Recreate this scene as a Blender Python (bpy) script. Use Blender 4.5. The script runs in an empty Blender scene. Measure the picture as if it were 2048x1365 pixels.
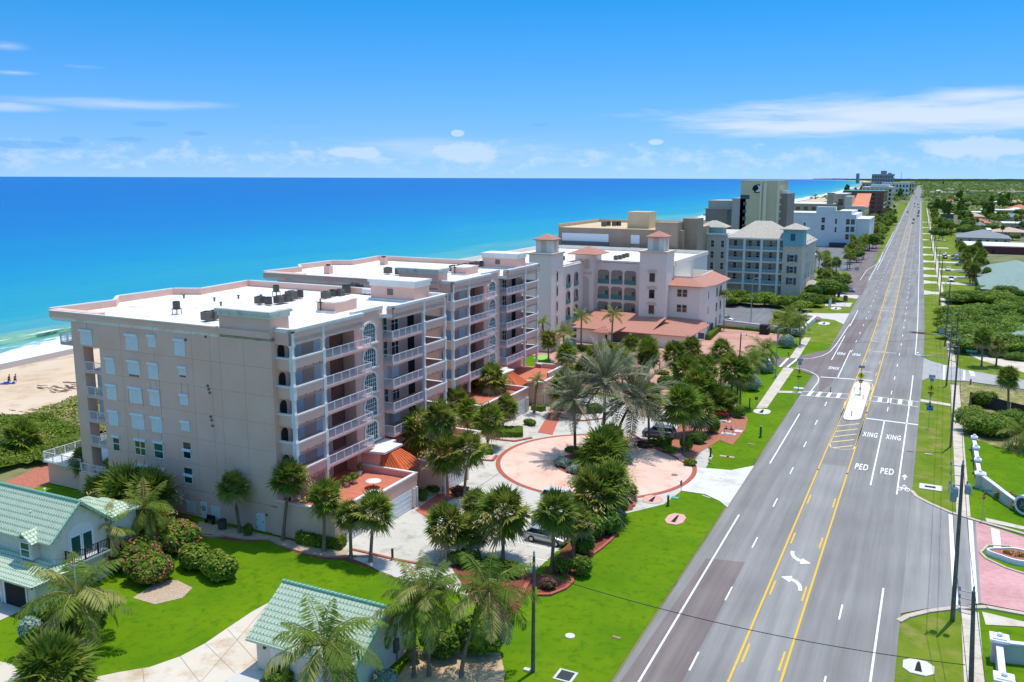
import bpy,math,random
from mathutils import Vector,Matrix
R=math.radians
sc=bpy.context.scene
COL=sc.collection
random.seed(7)
CAM_H,FPX,PX,PY,HOR,VPX,ROLL=37.0,1740.0,1040.0,654.0,354.5,1882.0,0.0024
_p=math.atan((PY-HOR)/FPX)
_a=math.atan((VPX-PX)/math.hypot(FPX,PY-HOR))
FW=Vector((-math.sin(_a)*math.cos(_p),math.cos(_a)*math.cos(_p),-math.sin(_p)))
_rt=Vector((math.cos(_a),math.sin(_a),0));_up=_rt.cross(FW)
RT=_rt*math.cos(ROLL)+_up*math.sin(ROLL)
UP=_up*math.cos(ROLL)-_rt*math.sin(ROLL)
def ray(u,v):
 return FW*FPX+RT*(u-PX)-UP*(v-PY)
def at(u,v,z=0.0):
 d=ray(u,v);t=(z-CAM_H)/d.z
 return (d.x*t,d.y*t)
def atX(u,v,X):
 d=ray(u,v);t=X/d.x
 return (X,d.y*t,CAM_H+d.z*t)
def atY(u,v,Y):
 d=ray(u,v);t=Y/d.y
 return (d.x*t,Y,CAM_H+d.z*t)
def zat(u,v,x,y):
 lo,hi=-5.0,90.0
 for _ in range(40):
  m=(lo+hi)/2
  q=Vector((x,y,m-CAM_H))
  if PY-FPX*q.dot(UP)/q.dot(FW)>v:lo=m
  else:hi=m
 return m
def ppm(x,y,z=0):
 return FPX/Vector((x,y,z-CAM_H)).dot(FW)
cd=bpy.data.cameras.new('camera');cam=bpy.data.objects.new('camera',cd);COL.objects.link(cam)
cd.sensor_fit='HORIZONTAL';cd.sensor_width=36.0;cd.lens=36.0*FPX/2048.0
cd.shift_x=-(PX-1024.0)/2048.0
cd.shift_y=(PY-682.5)/2048.0
cd.clip_start=0.5;cd.clip_end=120000
M=Matrix((RT,UP,-FW)).transposed().to_4x4();M.translation=(0,0,CAM_H)
cam.matrix_world=M;sc.camera=cam
OFF={}
class MB:
 def __init__(s):s.v=[];s.f=[];s.mi=[];s.sm=[]
 def add(s,vs,fs,mi=0,sm=False):
  o=len(s.v);s.v.extend(vs)
  for f in fs:
   s.f.append([i+o for i in f]);s.mi.append(mi);s.sm.append(sm)
  return s
 def box(s,x0,y0,z0,x1,y1,z1,mi=0):
  if x0>x1:x0,x1=x1,x0
  if y0>y1:y0,y1=y1,y0
  if z0>z1:z0,z1=z1,z0
  return s.add([(x0,y0,z0),(x1,y0,z0),(x1,y1,z0),(x0,y1,z0),(x0,y0,z1),(x1,y0,z1),(x1,y1,z1),(x0,y1,z1)],
              [(0,3,2,1),(4,5,6,7),(0,1,5,4),(1,2,6,5),(2,3,7,6),(3,0,4,7)],mi)
 def obox(s,cx,cy,z0,z1,lx,ly,ang,mi=0):
  c,n=math.cos(ang),math.sin(ang);P=[]
  for dx,dy in ((-1,-1),(1,-1),(1,1),(-1,1)):
   x,y=dx*lx/2,dy*ly/2
   P.append((cx+x*c-y*n,cy+x*n+y*c))
  return s.prism(P,z0,z1,mi)
 def prism(s,poly,z0,z1,mi=0,top=None,bottom=True):
  a=sum(poly[i][0]*poly[(i+1) % len(poly)][1]-poly[(i+1) % len(poly)][0]*poly[i][1] for i in range(len(poly)))
  if a<0:poly=poly[::-1]
  n=len(poly)
  vs=[(p[0],p[1],z0) for p in poly]+[(p[0],p[1],z1) for p in poly]
  s.add(vs,[(i,(i+1) % n,n+(i+1) % n,n+i) for i in range(n)],mi)
  s.add([(p[0],p[1],z1) for p in poly],[tuple(range(n))],mi if top is None else top)
  if bottom:s.add([(p[0],p[1],z0) for p in poly],[tuple(range(n))[::-1]],mi)
  return s
 def sheet(s,poly,z,mi=0):
  a=sum(poly[i][0]*poly[(i+1) % len(poly)][1]-poly[(i+1) % len(poly)][0]*poly[i][1] for i in range(len(poly)))
  if a<0:poly=poly[::-1]
  return s.add([(p[0],p[1],z) for p in poly],[tuple(range(len(poly)))],mi)
 def tube(s,p0,p1,r0,r1=None,n=8,mi=0,cap=True):
  return s.path([p0,p1],[r0,r0 if r1 is None else r1],n,mi,cap)
 def path(s,pts,rs,n=8,mi=0,cap=True):
  pts=[Vector(p) for p in pts]
  if not isinstance(rs,(list,tuple)):rs=[rs]*len(pts)
  vs=[];m=len(pts)
  for i,p in enumerate(pts):
   t=(pts[min(i+1,m-1)]-pts[max(i-1,0)])
   if t.length<1e-9:t=Vector((0,0,1))
   t.normalize()
   a=Vector((1,0,0)) if abs(t.x)<.8 else Vector((0,1,0))
   e1=t.cross(a).normalized();e2=t.cross(e1)
   for k in range(n):
    q=2*math.pi*k/n
    vs.append(tuple(p+(e1*math.cos(q)+e2*math.sin(q))*rs[i]))
  fs=[(i*n+k,i*n+(k+1) % n,(i+1)*n+(k+1) % n,(i+1)*n+k) for i in range(m-1) for k in range(n)]
  s.add(vs,fs,mi,n>5)
  if cap:
   s.add(vs[:n],[tuple(range(n))[::-1]],mi);s.add(vs[-n:],[tuple(range(n))],mi)
  return s
 def lathe(s,x,y,prof,n=16,mi=0):
  vs=[];m=len(prof)
  for r,z in prof:
   for k in range(n):
    q=2*math.pi*k/n;vs.append((x+r*math.cos(q),y+r*math.sin(q),z))
  fs=[(i*n+k,i*n+(k+1) % n,(i+1)*n+(k+1) % n,(i+1)*n+k) for i in range(m-1) for k in range(n)]
  s.add(vs,fs,mi,True)
  if prof[0][0]>1e-6:s.add(vs[:n],[tuple(range(n))[::-1]],mi)
  if prof[-1][0]>1e-6:s.add(vs[-n:],[tuple(range(n))],mi)
  return s
 def hip(s,x0,y0,x1,y1,z,h,axis='x',inset=None,over=0.0,mi=0,t=0.18):
  x0-=over;x1+=over;y0-=over;y1+=over
  if axis=='x':
   i=(y1-y0)/2 if inset is None else inset;ym=(y0+y1)/2
   a,b=(min(x0+i,(x0+x1)/2),ym,z+h),(max(x1-i,(x0+x1)/2),ym,z+h)
   fs=[(0,1,5,4),(2,3,4,5),(3,0,4),(1,2,5)]
  else:
   i=(x1-x0)/2 if inset is None else inset;xm=(x0+x1)/2
   a,b=(xm,min(y0+i,(y0+y1)/2),z+h),(xm,max(y1-i,(y0+y1)/2),z+h)
   fs=[(1,2,5,4),(3,0,4,5),(0,1,4),(2,3,5)]
  s.add([(x0,y0,z),(x1,y0,z),(x1,y1,z),(x0,y1,z),a,b],fs,mi)
  s.box(x0+.02,y0+.02,z-t,x1-.02,y1-.02,z-.004,mi)
  return s
 def build(s,name,mats,parent=None,loc=None,kind=None):
  me=bpy.data.meshes.new(name)
  o=Vector((0,0,0))
  if parent is not None:o=OFF[parent.name]
  if loc is not None:o=Vector(loc)
  me.from_pydata([(x-o.x,y-o.y,z-o.z) for x,y,z in s.v],[],s.f)
  if not isinstance(mats,(list,tuple)):mats=[mats]
  for m in mats:me.materials.append(m)
  me.polygons.foreach_set('material_index',s.mi)
  me.polygons.foreach_set('use_smooth',s.sm)
  me.update()
  ob=bpy.data.objects.new(name,me);COL.objects.link(ob)
  OFF[ob.name]=o.copy()
  if parent is not None:ob.parent=parent
  elif loc is not None:ob.location=o
  if kind:ob['kind']=kind
  return ob
def tag(o,label,cat,group=None):
 o['label']=label;o['category']=cat
 if group:o['group']=group
 return o
def thing(name,label,cat,loc=(0,0,0),group=None):
 o=bpy.data.objects.new(name,None);COL.objects.link(o)
 o.location=loc;o.empty_display_size=.3;OFF[o.name]=Vector(loc)
 return tag(o,label,cat,group)
def kids(o):return [c for c in bpy.data.objects if c.parent==o]
def copy_tree(o,parent=None,ch=None):
 c=o.copy();COL.objects.link(c)
 OFF[c.name]=OFF.get(o.name,Vector((0,0,0))).copy()
 if parent is not None:c.parent=parent
 for k in (o.children):
  copy_tree(k,c)
 return c
def dup(o,loc,label=None,rz=None,group=None,sc_=None):
 c=copy_tree(o);c.location=loc
 if rz is not None:c.rotation_euler=(0,0,rz)
 if label:c['label']=label
 if group:c['group']=group
 if sc_ is not None:c.scale=(sc_,sc_,sc_) if not isinstance(sc_,(tuple,list)) else sc_
 return c
def rgb(h):
 h=h.lstrip('#');c=[int(h[i:i+2],16)/255 for i in (0,2,4)]
 return tuple(x/12.92 if x<=.04045 else ((x+.055)/1.055)**2.4 for x in c)
MATS={}
def nd(nt,typ,**kw):
 n=nt.nodes.new(typ)
 for k,v in kw.items():
  if k=='op':n.operation=v
  elif k=='bt':n.blend_type=v
  else:n.inputs[k].default_value=v
 return n
def mat(name,col,rough=.8,var=0.0,vs=1.0,col2=None,vs2=None,col3=None,bump=0.0,bs=None,metal=0.0,spec=.3,rand=0.0,coord='Object',trans=0.0,emit=None):
 if name in MATS:return MATS[name]
 m=bpy.data.materials.new(name);m.use_nodes=True;nt=m.node_tree;L=nt.links
 b=nt.nodes['Principled BSDF']
 b.inputs['Base Color'].default_value=(*col,1);b.inputs['Roughness'].default_value=rough
 b.inputs['Metallic'].default_value=metal
 b.inputs['Specular IOR Level'].default_value=spec
 tc=nt.nodes.new('ShaderNodeTexCoord');out=None
 if var or col2:
  n=nd(nt,'ShaderNodeTexNoise',Scale=vs,Detail=5.0,Roughness=.6)
  L.new(tc.outputs[coord],n.inputs['Vector'])
  r=nt.nodes.new('ShaderNodeValToRGB')
  c2=col2 if col2 else tuple(min(1,c*(1+var)) for c in col)
  c1=col if col2 else tuple(c*(1-var) for c in col)
  r.color_ramp.elements[0].position=.36;r.color_ramp.elements[1].position=.64
  r.color_ramp.elements[0].color=(*c1,1);r.color_ramp.elements[1].color=(*c2,1)
  L.new(n.outputs['Fac'],r.inputs['Fac']);out=r.outputs['Color']
  if col3:
   n2=nd(nt,'ShaderNodeTexNoise',Scale=vs2 or vs*6,Detail=4.0,Roughness=.65)
   L.new(tc.outputs[coord],n2.inputs['Vector'])
   r2=nt.nodes.new('ShaderNodeValToRGB');r2.color_ramp.elements[0].position=.5;r2.color_ramp.elements[1].position=.68
   L.new(n2.outputs['Fac'],r2.inputs['Fac'])
   mx=nt.nodes.new('ShaderNodeMixRGB');mx.inputs['Color2'].default_value=(*col3,1)
   L.new(r2.outputs['Color'],mx.inputs['Fac']);L.new(out,mx.inputs['Color1']);out=mx.outputs['Color']
 if rand:
  oi=nt.nodes.new('ShaderNodeObjectInfo')
  hs=nt.nodes.new('ShaderNodeHueSaturation')
  mr=nd(nt,'ShaderNodeMapRange');mr.inputs['To Min'].default_value=1-rand;mr.inputs['To Max'].default_value=1+rand
  L.new(oi.outputs['Random'],mr.inputs['Value']);L.new(mr.outputs['Result'],hs.inputs['Value'])
  if out:L.new(out,hs.inputs['Color'])
  else:hs.inputs['Color'].default_value=(*col,1)
  out=hs.outputs['Color']
 if out:L.new(out,b.inputs['Base Color'])
 if bump:
  nb=nd(nt,'ShaderNodeTexNoise',Scale=bs or 8.0,Detail=4.0)
  L.new(tc.outputs[coord],nb.inputs['Vector'])
  bp=nd(nt,'ShaderNodeBump',Strength=bump);bp.inputs['Distance'].default_value=.05
  L.new(nb.outputs['Fac'],bp.inputs['Height']);L.new(bp.outputs['Normal'],b.inputs['Normal'])
 if trans:
  tr=nt.nodes.new('ShaderNodeBsdfTranslucent');mx=nt.nodes.new('ShaderNodeMixShader');mx.inputs[0].default_value=trans
  if out:L.new(out,tr.inputs['Color'])
  else:tr.inputs['Color'].default_value=(*col,1)
  L.new(b.outputs[0],mx.inputs[1]);L.new(tr.outputs[0],mx.inputs[2])
  L.new(mx.outputs[0],nt.nodes['Material Output'].inputs['Surface'])
 MATS[name]=m;return m
STUCCO=mat('pink_stucco',rgb('eab9a2'),.9,col2=rgb('edc2ae'),vs=.35,bump=.15,bs=12)
STUCCO_S=mat('salmon_stucco',rgb('e2ab98'),.9,col2=rgb('e6b4a2'),vs=.5,bump=.15,bs=12)
STUCCO_SHADE=mat('recess_shade_brown',rgb('8e5f50'),.9,var=.08,vs=1)  # darker stucco tone with the shade of the bay recess painted in
JOINT=mat('joint_line',rgb('b0988a'),.95)
TRIM=mat('white_trim',rgb('e6e2da'),.7,var=.05,vs=.6)
TRIMG=mat('weathered_trim',rgb('cfd2c4'),.8,col2=rgb('dddbd0'),vs=.8,col3=rgb('b4bdae'),vs2=1.6)
SHUT=mat('white_shutter',rgb('e4e6e6'),.5,var=.03,vs=2)
MEMB=mat('roof_membrane',rgb('f2eee8'),.85,col2=rgb('ebe4da'),vs=.12,col3=rgb('d2bda6'),vs2=.55)
TERRA=mat('terracotta_floor',rgb('c8765c'),.85,var=.08,vs=.8)
TERRAR=mat('orange_metal_roof',rgb('d9682f'),.45,var=.06,vs=1,spec=.4)
GLASS=mat('dark_glass',(.012,.022,.026),.06,spec=.8)
GLASSG=mat('green_glass',(.01,.075,.07),.08,spec=.7)
GLASSY=mat('amber_glass',(.10,.085,.012),.1,spec=.7)
DARK=mat('dark_opening',(.02,.017,.016),.8)
RAIL=mat('white_rail',rgb('e8e8ea'),.5)
CONC=mat('concrete',rgb('c6c0b2'),.9,col2=rgb('cfcabd'),vs=.15,col3=rgb('aea799'),vs2=.5,bump=.1)
METALG=mat('grey_metal',rgb('6d706e'),.5,metal=.5)
ACM=mat('condenser_metal',rgb('7a7468'),.6,var=.15,vs=3,metal=.3)
ACD=mat('condenser_dark',rgb('4a4a48'),.7,var=.15,vs=6)
BLACK=mat('black_metal',(.02,.022,.025),.5)
def bend(y):
 if y<150:return 0.0
 if y<260:return -.0186*(y-150)**2/220.0
 return -.0186*(y-205)
YS=[-60,0,40,80,110,130,150,160,170,180,190,200,210,220,230,240,250,260,300,400,600,900,1300,1800,2500,3500,5200]
def strip(mb,x0,x1,y0,y1,z,mi=0):
 ys=[y0]+[y for y in YS if y0<y<y1]+[y1]
 vs=[];
 for y in ys:vs+=[(x0+bend(y),y,z),(x1+bend(y),y,z)]
 return mb.add(vs,[(2*i,2*i+1,2*i+3,2*i+2) for i in range(len(ys)-1)],mi)
def S(name,mb,m):return mb.build(name,m,kind='structure')
def pts(l,z=0.0):return [at(u,v,z) for u,v in l]
LAND=mat('scrub_ground',rgb('6d7042'),.95,col2=rgb('8d8a5c'),vs=.02,col3=rgb('4c5c2c'),vs2=.09)
LAWN=mat('lawn_grass',(.095,.20,.0025),.95,col2=(.145,.245,.003),vs=.13,col3=(.075,.175,.003),vs2=1.1,bump=.8,bs=9,spec=.1)
VERGE=mat('verge_grass',(.12,.19,.008),.95,col2=(.19,.24,.02),vs=.22,col3=(.27,.25,.06),vs2=.33,bump=.8,bs=9,spec=.1)
DRYG=mat('dry_grass',rgb('77793c'),.95,col2=rgb('93874e'),vs=.5,col3=rgb('bfae86'),vs2=1.1,bump=.6,bs=8,spec=.1)
SAND=mat('beach_sand',rgb('d3b796'),.95,col2=rgb('dcc3a4'),vs=.05,col3=rgb('c3a37f'),vs2=.16,bump=.3,bs=2)
WETS=mat('wet_sand',rgb('a98d70'),.35,var=.06,vs=.1)
MULCH=mat('red_mulch',rgb('8a4a38'),.95,var=.25,vs=5,bump=.9,bs=14)
MULCHP=mat('pink_mulch',rgb('b07258'),.95,var=.16,vs=3,bump=.7,bs=10)
GRAVEL=mat('tan_gravel',rgb('bfa58a'),.95,var=.22,vs=7,bump=.9,bs=12)
PLAZA=mat('pink_concrete',rgb('e3bfa9'),.85,col2=rgb('e9c9b5'),vs=.18,col3=rgb('d9ae97'),vs2=.45)
CURBR=mat('red_curb',rgb('b2604c'),.85,var=.1,vs=2)
DRIVE=mat('driveway_concrete',rgb('d3c4ae'),.9,col2=rgb('dccfbb'),vs=.2,col3=rgb('c0a584'),vs2=.34)
WALK=mat('sidewalk_concrete',rgb('cdbfaa'),.9,col2=rgb('d6cab8'),vs=.4,col3=rgb('bba98f'),vs2=.7)
def brick(name,c1,c2,mortar,scale,w=.5,h=.25):
 m=mat(name,c1,.9);nt=m.node_tree;L=nt.links;b=nt.nodes['Principled BSDF']
 tc=nt.nodes.new('ShaderNodeTexCoord')
 br=nd(nt,'ShaderNodeTexBrick',Scale=scale);br.inputs['Color1'].default_value=(*c1,1);br.inputs['Color2'].default_value=(*c2,1)
 br.inputs['Mortar'].default_value=(*mortar,1);br.inputs['Mortar Size'].default_value=.015
 n=nd(nt,'ShaderNodeTexNoise',Scale=.22,Detail=5.0);mx=nt.nodes.new('ShaderNodeMixRGB');mx.blend_type='MULTIPLY'
 r=nt.nodes.new('ShaderNodeValToRGB');r.color_ramp.elements[0].position=.35;r.color_ramp.elements[0].color=(.8,.78,.76,1);r.color_ramp.elements[1].position=.6;r.color_ramp.elements[1].color=(1,1,1,1)
 mx.inputs['Fac'].default_value=1
 L.new(tc.outputs['Object'],br.inputs['Vector']);L.new(tc.outputs['Object'],n.inputs['Vector']);L.new(n.outputs['Fac'],r.inputs['Fac'])
 L.new(br.outputs['Color'],mx.inputs['Color1']);L.new(r.outputs['Color'],mx.inputs['Color2']);L.new(mx.outputs['Color'],b.inputs['Base Color'])
 return m
PAVER=brick('brick_pavers',rgb('cc9783'),rgb('d6a592'),rgb('b98673'),2.2)
PAVERP=brick('stamped_pavers',rgb('d69a96'),rgb('dfaea9'),rgb('c98b88'),1.2)
def asphalt(name,c,streak=True):
 m=mat(name,c,.9);nt=m.node_tree;L=nt.links;b=nt.nodes['Principled BSDF']
 tc=nt.nodes.new('ShaderNodeTexCoord');mp=nt.nodes.new('ShaderNodeMapping');mp.inputs['Scale'].default_value=(1,.03,1)
 n=nd(nt,'ShaderNodeTexNoise',Scale=.9,Detail=5.0,Roughness=.65);n2=nd(nt,'ShaderNodeTexNoise',Scale=14.0,Detail=3.0);n3=nd(nt,'ShaderNodeTexNoise',Scale=.12,Detail=3.0)
 L.new(tc.outputs['Object'],mp.inputs['Vector']);L.new(mp.outputs[0],n.inputs['Vector']);L.new(tc.outputs['Object'],n2.inputs['Vector']);L.new(tc.outputs['Object'],n3.inputs['Vector'])
 last=None
 for nn,lo,hi,k in ((n,.32,.68,.22),(n2,.3,.7,.10),(n3,.3,.7,.12)):
  r=nd(nt,'ShaderNodeMapRange');r.inputs['From Min'].default_value=lo;r.inputs['From Max'].default_value=hi
  r.inputs['To Min'].default_value=1-k;r.inputs['To Max'].default_value=1+k*.6
  L.new(nn.outputs['Fac'],r.inputs['Value'])
  if last is None:last=r.outputs[0]
  else:
   mu=nt.nodes.new('ShaderNodeMath');mu.operation='MULTIPLY';L.new(last,mu.inputs[0]);L.new(r.outputs[0],mu.inputs[1]);last=mu.outputs[0]
 vm=nt.nodes.new('ShaderNodeVectorMath');vm.operation='SCALE';vm.inputs[0].default_value=c
 L.new(last,vm.inputs['Scale']);L.new(vm.outputs[0],b.inputs['Base Color'])
 return m
ASPH=asphalt('road_asphalt',(.285,.265,.24))
ASPHR=asphalt('reddish_asphalt',(.235,.185,.165))
ASPHG=asphalt('lane_asphalt',(.335,.315,.285))
ASPHP=asphalt('parking_asphalt',(.21,.205,.205))
PAINT=mat('white_road_paint',rgb('f4f2ee'),.7,var=.05,vs=3)
PAINTW=mat('worn_white_paint',rgb('dcd8d2'),.8,col2=rgb('c6c2bc'),vs=2)
YEL=mat('yellow_road_paint',rgb('eebb2a'),.7,var=.06,vs=2)
YELP=mat('pale_yellow_paint',rgb('ecd28c'),.75,var=.06,vs=2)
SHORE=[(-165,-400),(-168,60),(-173,130),(-176,300),(-186,700),(-210,1500),(-240,2600),(-330,4200),(-450,5970),(-700,9300),(-960,12100),(-1700,16000),(-3800,21500),(-7200,27000)]
def sea_mat():
 m=bpy.data.materials.new('sea_water');m.use_nodes=True;nt=m.node_tree;L=nt.links;b=nt.nodes['Principled BSDF']
 at_=nt.nodes.new('ShaderNodeAttribute');at_.attribute_name='depth'
 tc=nt.nodes.new('ShaderNodeTexCoord')
 mp=nt.nodes.new('ShaderNodeMapping');mp.inputs['Rotation'].default_value=(0,0,R(-8));mp.inputs['Scale'].default_value=(.022,.0035,1)
 n=nd(nt,'ShaderNodeTexNoise',Scale=1.0,Detail=6.0,Roughness=.6);L.new(tc.outputs['Object'],mp.inputs['Vector']);L.new(mp.outputs[0],n.inputs['Vector'])
 a1=nt.nodes.new('ShaderNodeMath');a1.operation='MULTIPLY_ADD';a1.inputs[1].default_value=.30;a1.inputs[2].default_value=-.15
 L.new(n.outputs['Fac'],a1.inputs[0])
 a2=nt.nodes.new('ShaderNodeMath');a2.operation='ADD';L.new(at_.outputs['Fac'],a2.inputs[0]);L.new(a1.outputs[0],a2.inputs[1])
 r=nt.nodes.new('ShaderNodeValToRGB');cr=r.color_ramp
 cols=[(0,(.34,.44,.30)),(.05,(.16,.40,.32)),(.13,(.02,.32,.38)),(.32,(.001,.245,.42)),(.55,(.0005,.175,.40)),(.8,(.0005,.14,.40)),(1,(.0005,.12,.37))]
 cr.elements[0].position=0;cr.elements[0].color=(*cols[0][1],1);cr.elements[1].position=1;cr.elements[1].color=(*cols[-1][1],1)
 for p,c in cols[1:-1]:
  e=cr.elements.new(p);e.color=(*c,1)
 L.new(a2.outputs[0],r.inputs['Fac']);L.new(r.outputs['Color'],b.inputs['Base Color'])
 b.inputs['Roughness'].default_value=.32;b.inputs['Specular IOR Level'].default_value=.12
 mp2=nt.nodes.new('ShaderNodeMapping');mp2.inputs['Rotation'].default_value=(0,0,R(-12));mp2.inputs['Scale'].default_value=(.35,.09,1)
 nw=nd(nt,'ShaderNodeTexNoise',Scale=1.0,Detail=6.0,Roughness=.62);L.new(tc.outputs['Object'],mp2.inputs['Vector']);L.new(mp2.outputs[0],nw.inputs['Vector'])
 bp=nd(nt,'ShaderNodeBump',Strength=.9);bp.inputs['Distance'].default_value=.8
 L.new(nw.outputs['Fac'],bp.inputs['Height']);L.new(bp.outputs['Normal'],b.inputs['Normal'])
 return m
SEAM=sea_mat()
def depth(d):return 1-math.exp(-max(d,0)/420.0) if d<4000 else 1.0
mb=MB();cols=[0,10,25,50,90,150,230,350,520,800,1300,2200,4000,9000,20000,36000]
att=[]
for (x,y) in SHORE:
 for d in cols:
  mb.v.append((x-d+(14 if d==0 else 0),y+d*.0,-1.2));att.append(depth(d))
w=len(cols)
for i in range(len(SHORE)-1):
 for k in range(w-1):
  mb.f.append([i*w+k,(i+1)*w+k,(i+1)*w+k+1,i*w+k+1][::-1]);mb.mi.append(0);mb.sm.append(False)
sea=mb.build('sea',SEAM,kind='structure')
a_=sea.data.attributes.new('depth','FLOAT','POINT');a_.data.foreach_set('value',att)
def foam_mat(name,thr,sc_=(.16,.05,1),col=(.80,.84,.84)):
 m=bpy.data.materials.new(name);m.use_nodes=True;nt=m.node_tree;L=nt.links;b=nt.nodes['Principled BSDF']
 b.inputs['Base Color'].default_value=(*col,1);b.inputs['Roughness'].default_value=.9
 tc=nt.nodes.new('ShaderNodeTexCoord');mp=nt.nodes.new('ShaderNodeMapping');mp.inputs['Scale'].default_value=sc_
 n=nd(nt,'ShaderNodeTexNoise',Scale=1.0,Detail=8.0,Roughness=.72,Distortion=.6)
 at_=nt.nodes.new('ShaderNodeAttribute');at_.attribute_name='edge'
 ad=nt.nodes.new('ShaderNodeMath');ad.operation='ADD'
 r=nt.nodes.new('ShaderNodeValToRGB');r.color_ramp.elements[0].position=thr;r.color_ramp.elements[1].position=thr+.10
 tr=nt.nodes.new('ShaderNodeBsdfTransparent');mx=nt.nodes.new('ShaderNodeMixShader')
 L.new(tc.outputs['Object'],mp.inputs[0]);L.new(mp.outputs[0],n.inputs['Vector']);L.new(n.outputs['Fac'],ad.inputs[0]);L.new(at_.outputs['Fac'],ad.inputs[1])
 L.new(ad.outputs[0],r.inputs['Fac']);L.new(r.outputs['Color'],mx.inputs[0]);L.new(tr.outputs[0],mx.inputs[1]);L.new(b.outputs[0],mx.inputs[2])
 L.new(mx.outputs[0],nt.nodes['Material Output'].inputs['Surface']);return m
def shore_x(y):
 for i in range(len(SHORE)-1):
  (x0,y0),(x1,y1)=SHORE[i],SHORE[i+1]
  if y0<=y<=y1:return x0+(x1-x0)*(y-y0)/(y1-y0)
 return SHORE[-1][0]
def foam_strip(name,d0,d1,y0,y1,z,mt,edges,dy=12,wob=2.0,seed=1):
 rr=random.Random(seed);ph=[rr.uniform(0,6) for _ in range(4)]
 mb=MB();ed=[];n=6;ys=[];y=y0
 while y<=y1:ys.append(y);y+=dy*(1 if y<900 else 6)
 for y in ys:
  wv=wob*(math.sin(y/31+ph[0])+.6*math.sin(y/13+ph[1])+.5*math.sin(y/7.3+ph[2]))
  for k in range(n+1):
   t=k/n;d=d0+(d1-d0)*t
   mb.v.append((shore_x(y)-d+wv*(.4+.6*t),y,z));ed.append(edges[0]+(edges[1]-edges[0])*t if t<.5 else edges[1]+(edges[2]-edges[1])*(t-.5)*2)
 for i in range(len(ys)-1):
  for k in range(n):
   mb.f.append([i*(n+1)+k+1,(i+1)*(n+1)+k+1,(i+1)*(n+1)+k,i*(n+1)+k][::-1]);mb.mi.append(0);mb.sm.append(False)
 o=mb.build(name,mt,kind='structure')
 a=o.data.attributes.new('edge','FLOAT','POINT');a.data.foreach_set('value',ed);return o
FOAM=foam_mat('sea_foam',.5)
foam_strip('sea_foam',-4,15,-60,3000,-1.16,FOAM,(.25,.12,.02),seed=2)
foam_strip('sea_foam_far',3,26,250,4000,-1.14,FOAM,(.0,.2,-.12),seed=4,wob=4)
mb=MB();prof=[(30,-1.21),(25,-.75),(21.5,-.2),(19.5,.12),(18.4,.05),(17.8,-.4),(17.2,-1.1),(16,-1.18)]
ys=[-40+4*i for i in range(60)]
for y in ys:
 k=max(0,math.sin((y+40)/236*math.pi))**.5;wv=2.2*math.sin(y/31+1)+1.1*math.sin(y/12)
 for d,z in prof:mb.v.append((shore_x(y)-d+wv,y,-1.2+(z+1.2)*k*(1+.15*math.sin(y/5))))
q=len(prof)
for i in range(len(ys)-1):
 for k in range(q-1):mb.f.append([i*q+k+1,(i+1)*q+k+1,(i+1)*q+k,i*q+k][::-1]);mb.mi.append(0);mb.sm.append(True)
WAVE=mat('green_wave_water',rgb('5f9a7c'),.3,col2=rgb('82b092'),vs=.12,spec=.3)
S('breaking_wave',mb,WAVE)
foam_strip('wave_foam',17.2,19.2,-40,190,-.1,foam_mat('crest_foam',.55,(.3,.12,1)),(-.05,.1,-.1),dy=4,wob=1.4,seed=1)
DUNE=[(x+(42 if y<900 else 42+(y-900)*.004),y) for x,y in SHORE]
mb=MB()
land=[(x,y) for x,y in DUNE]+[(40000,27000),(40000,-400)]
for i in range(len(DUNE)-1):
 mb.add([(DUNE[i][0],DUNE[i][1],-.12),(40000,DUNE[i][1],-.12),(40000,DUNE[i+1][1],-.12),(DUNE[i+1][0],DUNE[i+1][1],-.12)],[(0,1,2,3)])
S('ground',mb,LAND)
mb=MB()
for i in range(len(DUNE)-1):
 (a,y0),(b,y1)=DUNE[i],DUNE[i+1];(c,_),(d,_)=SHORE[i],SHORE[i+1]
 for t0,t1,z0,z1,mi in ((0,.3,-.1,-.35,0),(.3,.86,-.35,-1.0,0),(.86,1.3,-1.0,-1.5,1)):
  f=lambda p,s,t:p+(s-p)*t
  mb.add([(f(a,c,t0),y0,z0),(f(b,d,t0),y1,z0),(f(b,d,t1),y1,z1),(f(a,c,t1),y0,z1)],[(3,2,1,0)],mi)
S('beach',mb,[SAND,WETS])
mb=MB();mb.sheet([(-101,30),(-19.5,30),(-19.5,95),(-19.5,205),(-32,205),(-32,140),(-101,140)],-.08);S('lawn',mb,LAWN)
mb=MB();strip(mb,-30,-19.3,165,1500,-.085);S('roadside_verge',mb,VERGE)
mb=MB();strip(mb,-.9,5.0,20,1500,-.08);S('grass_verge',mb,VERGE)
mb=MB();mb.sheet([(5.2,40),(60,40),(60,118),(24,124),(11.8,133),(5.2,139)],-.085);S('entrance_lawn',mb,LAWN)
mb=MB();mb.sheet([(5,139),(11.8,133),(24,124),(60,118),(60,160),(30,168),(5,176)],-.085);S('dry_lot',mb,DRYG)
mb=MB();mb.sheet([(5.2,186),(14,182),(60,168),(60,240),(5,240)],-.085);S('corner_lawn',mb,VERGE)
mb=MB();mb.sheet(pts([(-40,985),(0,968),(110,918),(150,945),(100,965),(-40,1020)]),-.05);S('red_mulch_bed',mb,mat('red_gravel',rgb('b87058'),.95,var=.15,vs=3,bump=.6,bs=8))
mb=MB();strip(mb,-19.2,-.35,-60,4800,0.0);S('road',mb,ASPH)
mb=MB();strip(mb,-11.3,-8.1,-60,116,.006);strip(mb,-11.3,-8.1,150,900,.006);S('turn_lane',mb,ASPHG)
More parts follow.
